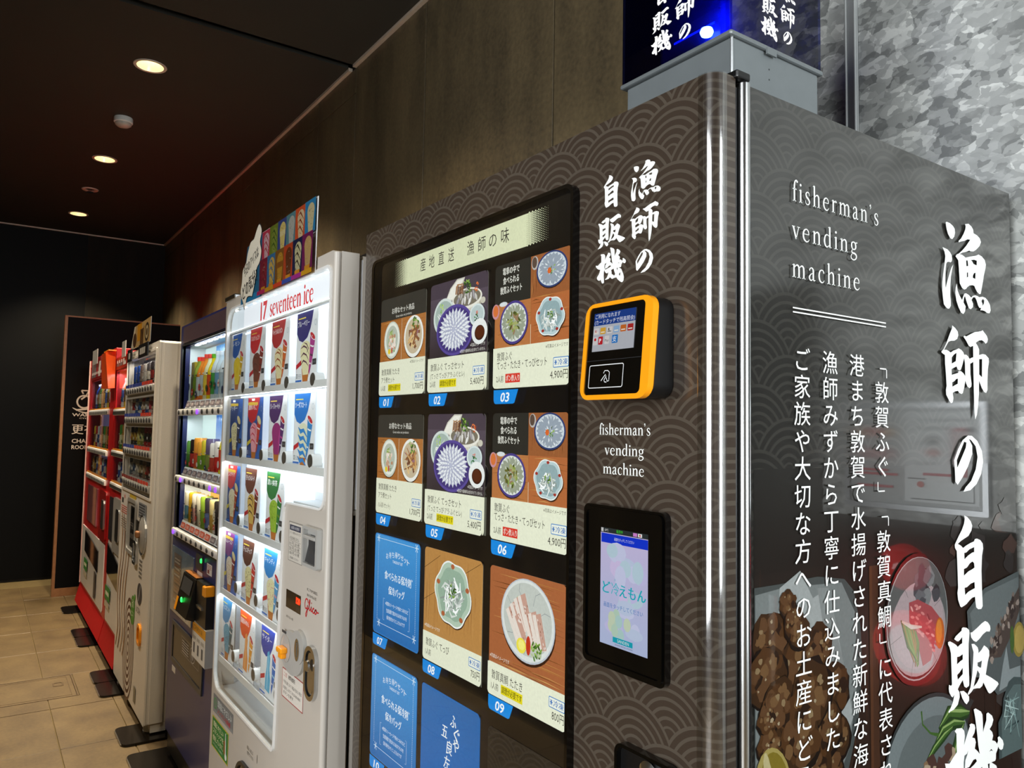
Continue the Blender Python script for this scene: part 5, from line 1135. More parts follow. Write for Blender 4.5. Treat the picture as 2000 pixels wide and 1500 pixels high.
cards = [
 [(P_, '1d5ab0', 'f2d32a', 'e8b820', 'white and blue display card of a yellow ice cone, top left', 'f7e36a', 'flat', 'レモン'),
  (P_, 'd6262a', '7a4030', '8a2f22', 'display card of a chocolate brown cone under a red drop, top row', '5a2a1c', 'swirl', 'ミルクショコラ'),
  (P_, 'b8262a', 'f0e2b0', 'd86a2a', 'display card of a cream cone with caramel swirl, third in top row', 'a8552a', 'swirl', 'キャラメルリボン'),
  (P_, '2a2470', 'efe8b8', 'b03a8a', 'display card of a cream cone with purple swirl, top right', '5a2a48', 'swirl', 'ブルーベリー')],
 [(B_, '14387a', 'efe6b4', '2a3c66', 'blue display card of a cookies and cream cone, left end of second row', '2c221c', 'chips', 'クッキー'),
  (B_, 'c8202c', 'f0a8b4', 'c83a2a', 'blue and red display card of a pink strawberry cone, second row', 'd83a5a', 'swirl', '濃厚いちご'),
  (P_, '4a2464', 'a02878', '5a2a70', 'display card of a purple grape sherbet cone, second row', 'c84a9a', 'flat', 'グレープシャーベット'),
  (P_, '1878d0', 'e8eacc', '2a8ad0', 'display card of a blue and white soda float cone, right end of second row', '2a8ad8', 'wave', 'ソーダフロート')],
 [(B_, 'c8202c', 'efe4c0', 'b0442a', 'blue and red display card of a cream parfait cone, left of third row', 'b8a060', 'chips', 'ピスタチオ'),
  (P_, '6a3a2a', 'e8c060', '7a2e1c', 'display card of a chocolate and custard cone under a brown drop, third row', '4a2014', 'swirl', '生チョコトルネード'),
  (P_, '2a7a3a', 'a4c83a', '2a7a34', 'display card of a green matcha cone, third row', '7a9a2a', 'chips', '濃い抹茶')],
 [(B_, '7a2878', 'eeddc4', '8a2f30', 'blue and purple display card of a raisin cone, left of fourth row', 'a0683a', 'chips', 'ラムレーズン'),
  (P_, '5a3020', 'efe4a8', 'd83a2a', 'display card of a chocolate chip cone under a dark brown drop, fourth row', '4a2a1a', 'chips', 'チョコチップ'),
  (P_, '2a86d0', 'f0eab8', '4a9ad0', 'display card of a pale yellow cone with coloured stars, fourth row', 'e08a9a', 'chips', 'キャンディ')],
 [(P_, '1a86c0', '5aa8c8', '1c5a6a', 'display card of a blue chocolate mint cone, left of bottom row', '2a4a5a', 'chips', 'チョコミント'),
  (P_, 'e8501c', 'f29a4a', 'f0a02a', 'display card of an orange ice pop, middle of bottom row', 'ffc48a', 'pop', '国産みかん'),
  (P_, '14389a', '4ab4e0', '1c6ac0', 'display card of a blue soda ice pop, right of bottom row', 'a4dcf4', 'pop', 'サイダー')]]
bz = [1.632, 1.428, 1.217, 1.009, .799]; bxs = [-1.868, -1.656, -1.450, -1.251]
for i, row in enumerate(cards):
    for j, c in enumerate(row):
        ice_card('c', CX[j], RZ[i], c[0], c[1], c[2], c[3], c[4], c[5], c[6], c[7])
        x, z = bxs[j]+.003, bz[i]
        b = obj('select_button', MB().lathe(x, 0, z, [(.0185, -.014), (.0185, -.036), (.0165, -.0385), (.015, -.0385)], axis='y', seg=24).box(x-.010, x+.012, -.03, -.01, z-.022, z-.005), 'offwhite', IM, label='round white select button', smooth=True)
        obj('button_face', MB().lathe(x, 0, z, [(.0168, -.0386), (.0165, -.040), (.010, -.0408), (.0, -.0408)], axis='y', seg=20, cap=False), mat('button_face_grey', '4e4a43', .4, .3) if not (i or j) else bpy.data.materials['button_face_grey'], b)
# control panel parts
def isheet(off=.0006, y=IY): return Sheet((0, y-off, 0), (1, 0, 0), (0, 0, 1), (0, -1, 0), eps=3e-5)
s = isheet(); s.rrect(-1.353, -1.249, 1.171, 1.271, .003, '8d8880'); s.rrect(-1.350, -1.252, 1.173, 1.268, .003, 'c9c4ba'); s.rect(-1.346, -1.264, 1.249, 1.263, '3c3f50'); s.text('お知らせ表示', -1.335, 1.256, .008, 'd8d8d8', x1=-1.275)
for t, z, x1, h_ in (('コイン・紙幣をお入れください', 1.243, -1.262, .006), ('1,円以外使えません', 1.229, -1.275, .009), ('10 円-20 枚', 1.216, -1.270, .009), ('50 円-20 枚', 1.204, -1.270, .009), ('100 円-10 枚', 1.192, -1.270, .009), ('ご利用ください', 1.180, -1.275, .006)): s.text(t, -1.345, z, h_, '4a4640', x1=x1)
for z in (1.222, 1.210, 1.198): s.rect(-1.345, -1.262, z, z+.0008, '6a655c')
s.build('price_notice', 'prt', IM, label='cream notice with small print')
bl = obj('bill_slot', MB().prism([rr(-1.219, -1.117, 1.180, 1.275, .006), rr(-1.210, -1.128, 1.188, 1.268, .004)], IY-.014, IY).box(-1.210, -1.128, IY-.002, IY, 1.188, 1.268), 'lgrey', IM, label='recessed bill slot')
obj('bill_chute', MB().add([(-1.205, IY-.010, 1.19), (-1.135, IY-.010, 1.19), (-1.150, IY-.002, 1.255), (-1.190, IY-.002, 1.255)], [(0, 1, 2, 3)]).box(-1.188, -1.15, IY-.008, IY-.002, 1.212, 1.245), 'dgrey', bl); obj('bill_lip', bx(-1.208, -1.130, IY-.016, IY-.002, 1.246, 1.254, bev=.002), 'lgrey', bl)
s = isheet(); s.rect(-1.357, -1.249, 1.052, 1.097, '15110f'); s.rect(-1.28, -1.252, 1.055, 1.066, '2c2826'); s.build('price_display', 'gloss', IM, label='dark price display')
s = isheet(.0009); s.text('120', -1.282, 1.082, .014, 'ff2a12', x1=-1.252, lat=True, bold=.06); s.build('price_digits', 'redled', IM, label='red lit digits')
s = isheet(); s.text('すこやかな毎日、', -1.210, 1.122, .007, '3a3632', x1=-1.137); s.text('ゆたかな人生', -1.207, 1.109, .007, '3a3632', x1=-1.145)
G_ = 'c01622'
def scr(pts, w=.0032): s.line([(x, z, .0) [:2] for x, z in pts], w, G_)
def curve(p): return [(a, b) for a, b, c in smooth_line([(x, z, 0) for x, z in p], 5)]
scr(curve([(-1.197, 1.090), (-1.203, 1.098), (-1.214, 1.097), (-1.220, 1.086), (-1.216, 1.076), (-1.206, 1.077), (-1.202, 1.085), (-1.203, 1.070), (-1.209, 1.057), (-1.213, 1.062), (-1.204, 1.073), (-1.195, 1.078)]))
scr(curve([(-1.195, 1.078), (-1.186, 1.096), (-1.190, 1.099), (-1.192, 1.085), (-1.188, 1.075), (-1.180, 1.080), (-1.177, 1.086), (-1.177, 1.076), (-1.170, 1.077), (-1.163, 1.085), (-1.158, 1.084)]))
scr(curve([(-1.158, 1.084), (-1.165, 1.084), (-1.168, 1.078), (-1.162, 1.074), (-1.154, 1.078), (-1.148, 1.085), (-1.153, 1.080), (-1.150, 1.074), (-1.142, 1.078), (-1.146, 1.085), (-1.138, 1.080), (-1.128, 1.081)])); s.ell(-1.176, 1.0945, .002, .002, G_, 8)
s.text('お釣りとり出し一時金', -1.352, 1.030, .006, '4a4640', x1=-1.300)
s.build('maker_lettering', 'prt', IM, label='red script lettering and slogan')
cp = obj('coin_unit', MB().prism([[(-1.287-.09*math.cos(t)*.92, .952+.052*math.sin(t)) for t in [2*PI*k/36 for k in range(36)]]], IY-.008, IY).prism([ell(-1.2375, .978, .043, .04, 28)], IY-.010, IY), 'lgrey', IM, label='rounded grey coin unit', smooth=True)
obj('coin_return_cup', MB().lathe(-1.322, IY-.004, .955, [(.033, -.006), (.031, -.001), (.020, .0)], axis='y', seg=24, cap=False), 'white', cp, smooth=True)
obj('coin_return_lever', MB().box(-1.352, -1.312, IY-.026, IY-.006, .944, .958, bev=.004).box(-1.345, -1.320, IY-.022, IY-.006, .930, .948, bev=.003), 'orange', cp, label='orange coin return lever')
obj('coin_slot', MB().prism([ell(-1.238, .972, .016, .027, 24)], IY-.0115, IY-.008).box(-1.240, -1.236, IY-.013, IY-.009, .955, .99), 'steel', cp, smooth=True)
obj('coin_label', bx(-1.355, -1.325, IY-.0092, IY-.008, .990, .996), 'dgrey', cp)
hd_ = obj('door_handle', MB().prism([rr(-1.190, -1.118, .876, 1.000, .034, 8), rr(-1.180, -1.128, .886, .990, .025, 8)], IY-.010, IY), 'steel', IM, label='chrome recessed door handle', smooth=True)
obj('handle_recess', MB().prism([rr(-1.181, -1.127, .886, .991, .025, 8)], IY-.001, IY), 'black', hd_); obj('lock_barrel', MB().lathe(-1.156, IY, .955, [(.014, -.012), (.012, -.016), (0, -.016)], axis='y', seg=18), 'steel', hd_, smooth=True)
obj('grip', MB().prism([rr(-1.172, -1.136, .892, .985, .017, 6)], IY-.007, IY-.001), 'steel', hd_, smooth=True)
s = isheet(); s.frame(-1.366, -1.212, .826, .898, .0022, 'a01a20', .001); s.rect(-1.3638, -1.2142, .8282, .8958, 'd8d2c8', keep=True)
s.text('ご注意', -1.355, .884, .011, 'a83a30', x1=-1.330); s.text('故障連絡先', -1.320, .884, .011, '33302c', x1=-1.270, bold=.03)
for t, z, a, b_ in (('千円札使えます 商品が出ない時は', .866, -1.358, -1.222), ('お金を入れて 0120-00-0000', .852, -1.358, -1.230), ('ボタンを押す', .840, -1.355, -1.28)): s.text(t, a, z, .0085, '4a4640', x1=b_)
s.build('warning_sticker', 'prt', IM, label='red bordered white notice sticker')
s = isheet(); s.rect(-2.030, -1.797, .588, .644, '77797a'); s.rect(-2.03, -1.797, .588, .598, '8a8c8d'); s.ring(-2.005, .618, .018, .017, .0035, '3aa04a'); s.text('19', -2.014, .619, .009, '3aa04a', w=.018, lat=True)
s.text('環境にやさしい', -1.975, .625, .022, 'd8dedb', x1=-1.81, bold=.02); s.text('ノンフロン自販機', -1.975, .602, .016, 'b8303a', x1=-1.825, bold=.03)
s.build('eco_sticker', 'prt', IM, label='grey sticker with green round mark')
s = isheet(); s.rect(-2.034, -1.838, .478, .574, 'd8c62a'); s.rect(-2.030, -1.842, .481, .571, '1f7a34')
for t, z in (('環境にやさしい', .553), ('スティックを', .532), ('使用しています。', .510)): s.text(t, -2.018, z, .017, 'f2ecc0', x1=-1.895, bold=.02)
s.text('このアイスのスティックは紙製です', -2.018, .492, .007, 'e4ecd8', x1=-1.90); s.line([(-1.872, .565), (-1.868, .53), (-1.864, .49)], [.006, .009, .012], 'e8ece4'); s.ell(-1.863, .497, .011, .010, 'f2f4ee'); s.line([(-1.884, .54), (-1.880, .50)], .008, 'c23a2a'); s.line([(-1.866, .567), (-1.852, .570)], .002, '9ad04a')
s.build('green_sticker', 'prt', IM, label='green sticker with yellow writing')
s = isheet(); s.text('商品とり出し口', -1.648, .602, .010, '4a4640', x1=-1.590); s.text('を開けてください', -1.646, .588, .010, '4a4640', x1=-1.585); s.rect(-1.553, -1.550, .59, .612, '4a4640'); s.build('pocket_lettering', 'prt', IM)
pk = obj('delivery_pocket', MB().prism([rr(-1.74, -1.54, .36, .552, .07, 8), rr(-1.73, -1.55, .37, .542, .062, 8)], IY-.008, IY), 'black', IM, label='black oval delivery pocket', smooth=True)
obj('pocket_flap', MB().prism([rr(-1.73, -1.55, .37, .542, .062, 8)], IY-.003, IY-.001), 'blackgloss', pk)

# poster board leaning on top of the ice cream machine
pb = thing('ice_cream_poster', 'colourful ice cream picture board with speech bubble above the white machine', 'poster board', (-1.5, -.056, 1.89))
z_b, z_m, z_t = 1.893, 1.998, 2.083
s = Sheet((0, -.0575, 0), (1, 0, 0), (0, 0, 1), (0, -1, 0), eps=5e-5)
pts0 = [(-1.858, z_b), (-1.204, z_b), (-1.197, 2.083), (-1.648, 2.083), (-1.70, 2.08), (-1.80, 2.075), (-1.83, 1.96)]
obj('board', MB().prism([[(-1.858, z_b), (-1.206, z_b), (-1.199, 2.084), (-1.652, 2.084), (-1.804, 2.068)]], -.0572, -.0555), 'offwhite', pb)
s.poly([(-1.858, z_b), (-1.64, z_b), (-1.652, 2.084), (-1.804, 2.068)], '2a7ba8'); s.rect(-1.858, -1.64, z_b, z_b+.02, '2ba0e0')
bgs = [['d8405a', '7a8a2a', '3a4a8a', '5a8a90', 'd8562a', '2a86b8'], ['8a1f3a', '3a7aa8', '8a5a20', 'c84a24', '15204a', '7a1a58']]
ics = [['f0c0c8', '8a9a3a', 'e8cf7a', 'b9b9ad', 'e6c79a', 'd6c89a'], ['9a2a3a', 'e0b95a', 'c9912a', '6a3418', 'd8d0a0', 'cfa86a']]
for r_ in range(2):
    for c_ in range(6):
        x0 = -1.652+.0752*c_+(.002 if r_ else 0); x1 = x0+.0752; z0, z1 = (z_m, z_t) if r_ == 0 else (z_b+.012, z_m)
        s.rect(x0, x1, z0, z1, bgs[r_][c_]); w_ = x1-x0; h_ = z1-z0
        body = [(x0+w_*.36, z0), (x0+w_*.76, z0), (x0+w_*.88, z0+h_*.6)]+[(x0+w_*.56+w_*.34*math.cos(t), z0+h_*.66+h_*.24*math.sin(t)) for t in [PI*k/8 for k in range(9)]]+[(x0+w_*.24, z0+h_*.6)]
        s.poly(body, ics[r_][c_])
        if c_ in (0, 4, 1) : 
            for q in range(3): s.line([(x0+w_*.26, z0+h_*(.75-.22*q)), (x0+w_*.5, z0+h_*(.82-.22*q)), (x0+w_*.85, z0+h_*(.55-.22*q))], [.001, .006, .001], ['c83a4a', '3a5a1a', '', '', '8a3a1c'][c_] if r_ == 0 else ['7a1828', '2a78b0', '', '', '24160e'][c_])
        elif c_ in (2,): s.rect(x0+w_*.25, x0+w_*.87, z0+h_*.45, z0+h_*.62, '9a5a1c' if r_ else 'f2dfa0')
        for k in range(14): s.ell(x0+w_*R.uniform(.35, .8), z0+h_*R.uniform(.1, .8), .0016, .0012, R.choice(['5a3a1c', '7a6a4a', 'efe8d0']), 5)
        s.rect(x0+w_*.3, x0+w_*.8, z_b+.012, z_b+.022, 'e89a2a') if r_ else None
for k in range(6): s.rect(-1.65+.0752*k, -1.65+.0752*(k+1), z_b, z_b+.012, ['d8306a', 'e8a82a', 'f04a2a', '3a5ac0', 'c030a0', 'f0b020'][k])
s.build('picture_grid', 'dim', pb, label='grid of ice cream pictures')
s = Sheet((0, -.0592, 0), (1, 0, 0), (0, 0, 1), (0, -1, 0), eps=5e-5)
bub = [(-1.735, 1.905), (-1.72, 1.93), (-1.705, 1.965), (-1.70, 1.985), (-1.675, 2.0), (-1.665, 2.03), (-1.68, 2.06), (-1.668, 2.09), (-1.69, 2.115), (-1.715, 2.10), (-1.735, 2.08), (-1.765, 2.075), (-1.79, 2.045), (-1.80, 2.02), (-1.83, 2.0), (-1.835, 1.965), (-1.845, 1.935), (-1.83, 1.912), (-1.815, 1.895), (-1.80, 1.875), (-1.785, 1.905), (-1.765, 1.91)]
def scale_p(p, k): cx = sum(a for a, b in p)/len(p); cz = sum(b for a, b in p)/len(p); return [(cx+(a-cx)*k, cz+(b-cz)*k) for a, b in p]
bub = [(-1.752+(x+1.752)*1.14, z) for x, z in bub]
sb = [(a, b) for a, b, c in smooth_line([(x, z, 0) for x, z in bub+bub[:1]], 3)][:-1]
s.poly(scale_p(sb, 1.03), '2c2a2a'); s.poly(sb, 'e2dccb')
s.text('今日のアイスは', -1.828, 1.99, .036, '1c1a18', x1=-1.675, bold=.03, rot=.3); s.text('どの気分?', -1.835, 1.925, .048, '1c1a18', x1=-1.685, bold=.035, rot=.28)
s.build('speech_bubble', 'prt', pb, label='cream speech bubble with black writing')

# ================================================================== dark blue drink machine
def bottle(x, y, z, h, r, body, cap, lab, kind='pet'):
    """small dummy drink, parts: container, cap, label band"""
    mb = MB(); n = 14
    if kind == 'pet': prof = [(r*.85, 0), (r, .02*h), (r, .62*h), (r*.8, .74*h), (r*.42, .86*h), (r*.40, .93*h)]
    elif kind == 'can': prof = [(r*.85, 0), (r, .03*h), (r, .95*h), (r*.88, h)]
    elif kind == 'carton': prof = None
    else: prof = [(r*.9, 0), (r, .02*h), (r, .72*h), (r*.6, .84*h), (r*.55, .9*h)]
    if prof: mb.lathe(x, y, z, prof, seg=n)
    else: mb.box(x-r, x+r, y-r*.6, y+r*.6, z, z+h*.9, bev=.002, seg=1)
    return mb, MB().lathe(x, y, z, [(r*.45, .92*h), (r*.45, h)], seg=n) if kind in ('pet', 'bot') else None, MB().lathe(x, y, z, [(r*1.02, .22*h), (r*1.02, .60*h)], seg=n, cap=False)
_mc = {}
def cm(c, rough=.25, coat=.3):
    if c not in _mc: _mc[c] = mat('drink_colour_'+c, c, rough, noise=.05, coat=coat, ns=80)
    return _mc[c]
ORD = ['leftmost', 'second', 'third', 'fourth', 'fifth', 'sixth', 'seventh', 'eighth', 'ninth', 'tenth', 'eleventh', 'twelfth']
def drink(desc, i, shelf, machine, x, y, z, h, r, body, cap, lab, kind, group, tilt=0, word=None):
    nm = {'pet': 'bottle', 'bot': 'bottle', 'can': 'drink_can', 'carton': 'drink_carton'}[kind]
    t = thing(nm, f"{desc}, {ORD[i]} on {shelf} shelf of {machine}", nm.replace('drink_', ''), (x, y, z), group=group)
    a, c, l = bottle(x, y, z, h, r, body, cap, lab, kind)
    obj('container', a, cm(body), t, smooth=kind != 'carton')
    if c: obj('cap', c, cm(cap), t)
    if lab:
        if kind == 'carton': obj('label', bx(x-r*1.01, x+r*1.01, y-r*.62, y-r*.5, z+.2*h, z+.62*h), cm(lab), t)
        else: obj('label', l, cm(lab), t, smooth=True)
    if word:
        w_, wc, hz, up_ = word
        s = Sheet((x, y-r*1.05, z), (1, 0, 0), (0, 0, 1), (0, -1, 0), eps=1e-4)
        if up_: s.text(w_, -.0, h*.45, r*1.3, wc, w=h*.62, anchor='c', lat=True, bold=.05, rot=PI/2)
        else: s.text(w_, 0, hz*h, r*.9, wc, w=r*1.7, anchor='c', lat=True, bold=.05)
        if up_:
            vs = s.mb.v; cx = sum(p[0] for p in vs)/len(vs); cz = sum(p[2] for p in vs)/len(vs)
            s.mb.v = [(p[0]-cx+x, p[1], p[2]-cz+z+h*.45) for p in vs]
        s.build('lettering', 'prt', t)
    s = Sheet((x, y-r*1.06-.0004, z), (1, 0, 0), (0, 0, 1), (0, -1, 0), eps=1e-4); pr = R.choice(['f0ece4', 'e8d8b0', 'd83a2a', '2a3a6a', 'f2f2f2', '3a6a3a'])
    zz = h*R.uniform(.26, .42); s.ell(0, zz, r*.55, h*.07, pr, 10); s.rect(-r*.5, r*.5, h*.62, h*.645, R.choice(['f0ece4', '2a2a2a', 'e8b83a'])); s.rect(-r*.35, r*.35, h*.12, h*.14, 'e8e4dc')
    if h > .14: s.rect(-r*.28, r*.28, zz-h*.012, zz+h*.012, R.choice(['2a2a2a', 'c8302a', 'f0f0f0']))
    s.build('print', 'prt', t)
    if tilt: t.rotation_euler = (0, tilt, 0)
    return t
BM = thing('blue_drink_vending_machine', 'dark navy drink machine between the white drink machine and ice cream machine', 'vending machine', (-2.68, .4, 0))
BY0 = .05; B0, B1 = -3.26, -2.10
BW = [(-3.20, 1.005), (-2.14, 1.005), (-2.14, 1.876), (-3.20, 1.876)]
obj('door', MB().prism([rr(B0, B1, .12, 1.975, .012), BW], BY0, BY0+.03).prism([rr(B0, B1, .12, 1.975, .012), rr(B0+.02, B1-.02, .14, 1.955, .012)], BY0+.03, .17), 'navy', BM, label='glossy navy door')
obj('cabinet', MB().box(B0+.004, B1-.004, .175, .79, .10, 1.965, bev=.004), 'lgrey', BM)
obj('header', MB().prism([rr(B0+.06, B1-.06, 1.89, 1.965, .004)], BY0-.003, BY0), 'navyh', BM, label='violet brown header strip')
obj('showcase', MB().box(-3.205, -2.135, .15, .16, 1.0, 1.88).box(-3.21, -3.202, .08, .15, 1.0, 1.88).box(-2.138, -2.13, .08, .15, 1.0, 1.88).box(-3.2, -2.14, .08, .15, 1.878, 1.886), 'inner', BM)
s = Sheet((0, .1485, 0), (1, 0, 0), (0, 0, 1), (0, -1, 0), eps=5e-5)
s.grad(-3.0, -2.14, 1.60, 1.87, 'a8e0f0', '2a8ad8'); s.grad(-2.95, -2.14, 1.30, 1.56, 'd8ecf4', '1a6ac8'); s.rect(-3.2, -3.0, 1.60, 1.87, 'cfe8ea'); s.rect(-3.2, -2.95, 1.3, 1.56, 'd6ecea')
s.grad(-3.0, -2.14, 1.12, 1.24, 'f0a030', 'f0c060'); s.rect(-3.2, -3.0, 1.06, 1.26, 'ece4cc')
for k in range(22): s.line([(-2.9+.035*k, R.uniform(1.40, 1.5)), (-2.9+.035*k+.01, 1.555)], [.002, .006], R.choice(['7cc0ee', '4a9ae0', 'b4dcf4']))
for k in range(22): s.line([(-2.95+.037*k, R.uniform(1.74, 1.8)), (-2.95+.037*k+.01, 1.87)], [.002, .006], R.choice(['8ad0f0', '5ab4e4', 'c4ecf4']))
s.build('back_print', 'litice', BM, label='backlit sky blue advertising print')
obj('window_edge', MB().prism([[(-3.208, .997), (-2.13, .997), (-2.13, 1.884), (-3.208, 1.884)], BW], BY0-.006, BY0+.01), 'black', BM)
obj('window_glass', MB().prism([[(-3.2, 1.005), (-2.14, 1.005), (-2.14, 1.876), (-3.2, 1.876)]], BY0+.012, BY0+.013), 'glass', BM)
for k in range(10): obj('lamp_bead', MB().box(-3.02+.1*k, -2.965+.1*k, .06, .075, 1.866, 1.872, bev=.002), 'ledhot', BM)
for z, zc in ((1.876, 1), (1.548, 1), (1.246, 1)):
    area('drink_shelf_light', (-2.67, .072, z-.006), (-2.67, .11, z-.4), 1.0, .012, 1.7, (.86, .97, 1) if z > 1.3 else (1, .93, .75))
def rail(parent, x0, x1, z0, z1, y, n, lit=(), m_='offwhite', br=.011, lab_z=None, dark='dgrey', rtop=True):
    r_ = obj('button_rail', MB().box(x0, x1, y-.012, y+.012, z0, z1, bev=.006), m_, parent, smooth=True)
    for k in range(n):
        x = x0+(x1-x0)*(k+.5)/n
        obj('select_button', MB().lathe(x, y-.0122, (z0+z1)/2, [(br, 0), (br, -.002), (br*.8, -.004), (0, -.004)], axis='y', seg=12), 'purple' if k in lit else dark, r_)
    return r_
rail(BM, -3.205, -2.14, 1.553, 1.583, BY0-.004, 12, lit=(4,)); rail(BM, -3.205, -2.14, 1.251, 1.281, BY0-.004, 12, lit=(1, 7, 8)); rail(BM, -3.225, -2.14, 1.008, 1.040, BY0-.004, 12, lit=(0, 9))
for z in (1.583, 1.281, 1.040):
    obj('shelf', MB().box(-3.2, -2.14, .062, .148, z, z+.006).add([(-3.15, .056, z+.004), (-2.14, .056, z+.004), (-2.14, .066, z+.040), (-3.15, .066, z+.040)], [(0, 1, 2, 3)]), 'inner', BM)
    s = Sheet((0, .052, z+.004), (1, 0, 0), Vector((0, .010, .036)).normalized(), Vector((0, -.036, .010)).normalized(), eps=6e-5)
    for k in range(11):
        x = -3.13+.090*k; s.rrect(x, x+.07, .006, .030, .003, 'c8553a' if (z < 1.1 and k < 6) else '6a5f66'); s.text('130' if k % 3 else '160', x+.01, .018, .013, 'ece4e0', x1=x+.055, lat=True)
    s.build('price_tag_strip', 'prt', BM, label='strip of price tags')
g1 = 'drinks shown in the dark blue machine'; bm_ = 'blue drink machine'
row1 = [('brown tea pouch with dark round mark', 'a8962a', '3a2a1a', '7a7a1c', 'carton'), ('green tea bottle with red cap label', '8aa03a', 'e83a2a', '6a8a2a', 'pet'), ('orange juice bottle with red ribbon', 'f0902a', 'e8483a', 'cfe0ea', 'pet'), ('orange juice bottle with red ribbon', 'f0902a', 'e8483a', 'cfe0ea', 'pet'),
        ('pale yellow bottle', 'e8e8c0', 'e84a3a', 'f0d84a', 'pet'), ('yellow soda bottle with green tip', 'f4d81c', '6ab02a', 'e85a2a', 'pet'), ('clear water bottle with green heart', 'd8e6ea', 'e8f0f0', '4aa04a', 'pet'), ('clear water bottle with blue label', 'd4e4ee', 'e8f0f8', '7aa8d0', 'pet'), ('clear water bottle with pale label', 'dfeaf0', 'dfe8f0', 'b8ccd8', 'pet'), ('clear water bottle with grey label', 'cddbe2', 'e8f0f8', '9ab0c0', 'pet')]
for i, (d_, b_, c_, l_, k_) in enumerate(row1): drink(d_, i, 'top', bm_, -3.145+.066*i, .100, 1.5905, .235-.004*(i % 3), .029, b_, c_, l_, k_, g1, word=('1010', 'd84a3a', .12, False) if i in (2, 3) else None)
row2 = [('slim green can', '6aa84a', '', '4a8a3a', 'can'), ('black and red cola can', '2a1c1c', '', 'c83a3a', 'can'), ('orange juice can with red badge', 'f2a23a', '', 'e85a3a', 'can'), ('orange juice can with green leaf', 'f0a83a', '', '7aa83a', 'can'), ('lemon juice can', 'e8d03a', '', '7aa02a', 'can'), ('purple grape can', '6a5a7a', '', '8a9a4a', 'can'), ('white can with red curls', 'efe6dc', '', 'c84a3a', 'can'), ('white and red milk can', 'f0e4dc', '', 'd0302a', 'can'), ('yellow bottle with green cap', 'f0dc2a', '5aa83a', 'e84a2a', 'pet'), ('white soup can', 'efe8e0', '', 'd85a4a', 'can')]
for i, (d_, b_, c_, l_, k_) in enumerate(row2): drink(d_, i, 'middle', bm_, -3.15+.072*i, .100, 1.2885, (.150+.008*(i % 3)) if k_ == 'can' else .21, .0285, b_, c_ or b_, l_, k_, g1)
row3 = [('slim can with blue and red stripes', 'e8e0c8', '', '5a8aa0', 'can', None), ('golden yellow can', 'e0b02a', '', 'b8861c', 'can', None), ('cream coffee can with pink mark', 'f0e4d0', '', 'e0a8a0', 'can', ('MILK', '2c1c14', .5, True)), ('cream coffee can with large dark letters', 'efe2c8', '', '', 'can', ('BOSS', '3a2418', .5, True)), ('green tea can', '9ab83a', '', '7a9a2a', 'can', None), ('dark coffee can with red top', '3a3440', '', '5a6a9a', 'can', None), ('gold and cream coffee can', 'd8c48a', '', 'a8843a', 'can', None), ('black coffee can with white letters', '2c2624', '', '', 'can', ('BLACK', 'e8e0d4', .5, True)), ('brown coffee can', '6a4a34', '', '8a6a4a', 'can', None)]
for i, (d_, b_, c_, l_, k_, w_) in enumerate(row3): drink(d_, i, 'bottom', bm_, -3.15+.078*i, .100, 1.050, .158, .027, b_, b_, l_, k_, g1, tilt=-.10 if i > 1 else 0, word=w_)
# lower front of the blue machine
obj('poster_panel', MB().prism([rr(-3.24, -2.82, .665, .955, .006)], BY0-.004, BY0+.0), mat('pale_blue_poster', '8fa3b4', .15, noise=.25, ns=6, coat=1), BM, label='pale blue acrylic poster panel')
s = Sheet((0, BY0-.0046, 0), (1, 0, 0), (0, 0, 1), (0, -1, 0), eps=1e-4); s.rect(-3.19, -3.04, .70, .93, '8a7f78')
for k in range(14): s.rect(-3.17, -3.06, .72+.014*k, .727+.014*k, R.choice(['c8c0b4', '4a4038', 'a87a58']))
s.rect(-2.98, -2.90, .80, .803, '6a8098'); s.rect(-2.98, -2.90, .79, .793, '6a8098'); s.build('poster_print', 'gloss', BM)
obj('coin_plate', MB().prism([rr(-2.766, -2.66, .925, .985, .004)], BY0-.006, BY0), 'dgrey', BM); obj('ready_lamp', MB().lathe(-2.672, BY0-.006, .965, [(.010, 0), (.008, -.004), (0, -.005)], axis='y', seg=12), 'rgreen', BM, label='green ready lamp')
s = Sheet((0, BY0-.0006, 0), (1, 0, 0), (0, 0, 1), (0, -1, 0), eps=1e-4); s.rect(-2.76, -2.67, .893, .915, 'd8dae0'); s.rect(-2.60, -2.52, .925, .968, 'e4dfdc'); s.rect(-2.59, -2.56, .93, .945, '8a4a4a')
for k in range(3): s.rect(-2.595, -2.53, .948+.006*k, .950+.006*k, 'a84a4a')
s.build('small_stickers', 'prt', BM)
# protruding reader (wedge)
rd = MB(); x0, x1 = -2.86, -2.64
rd.add([(x0, BY0, .72), (x1, BY0, .72), (x0, BY0, .90), (x1, BY0, .90), (x0, BY0-.065, .745), (x1, BY0-.065, .745), (x0, BY0-.03, .895), (x1, BY0-.03, .895)], [(0, 1, 3, 2), (4, 5, 7, 6), (0, 4, 6, 2), (1, 5, 7, 3), (2, 3, 7, 6), (0, 1, 5, 4)])
RD2 = obj('card_reader', rd, 'black', BM, label='black wedge shaped card reader')
obj('reader_screen', MB().add([(x0+.03, BY0-.048, .830), (x1-.03, BY0-.048, .830), (x1-.03, BY0-.035, .885), (x0+.03, BY0-.035, .885)], [(0, 1, 2, 3)]), 'dgrey', RD2); obj('reader_lamp', MB().lathe(-2.76, BY0-.056, .80, [(.011, 0), (.009, -.004), (0, -.005)], axis='y', seg=10), 'rgreen', RD2)
obj('gold_strip', MB().add([(x0+.002, BY0-.066, .748), (x0+.035, BY0-.066, .748), (x0+.035, BY0-.054, .80), (x0+.002, BY0-.054, .80)], [(0, 1, 2, 3)]), 'orange', RD2)
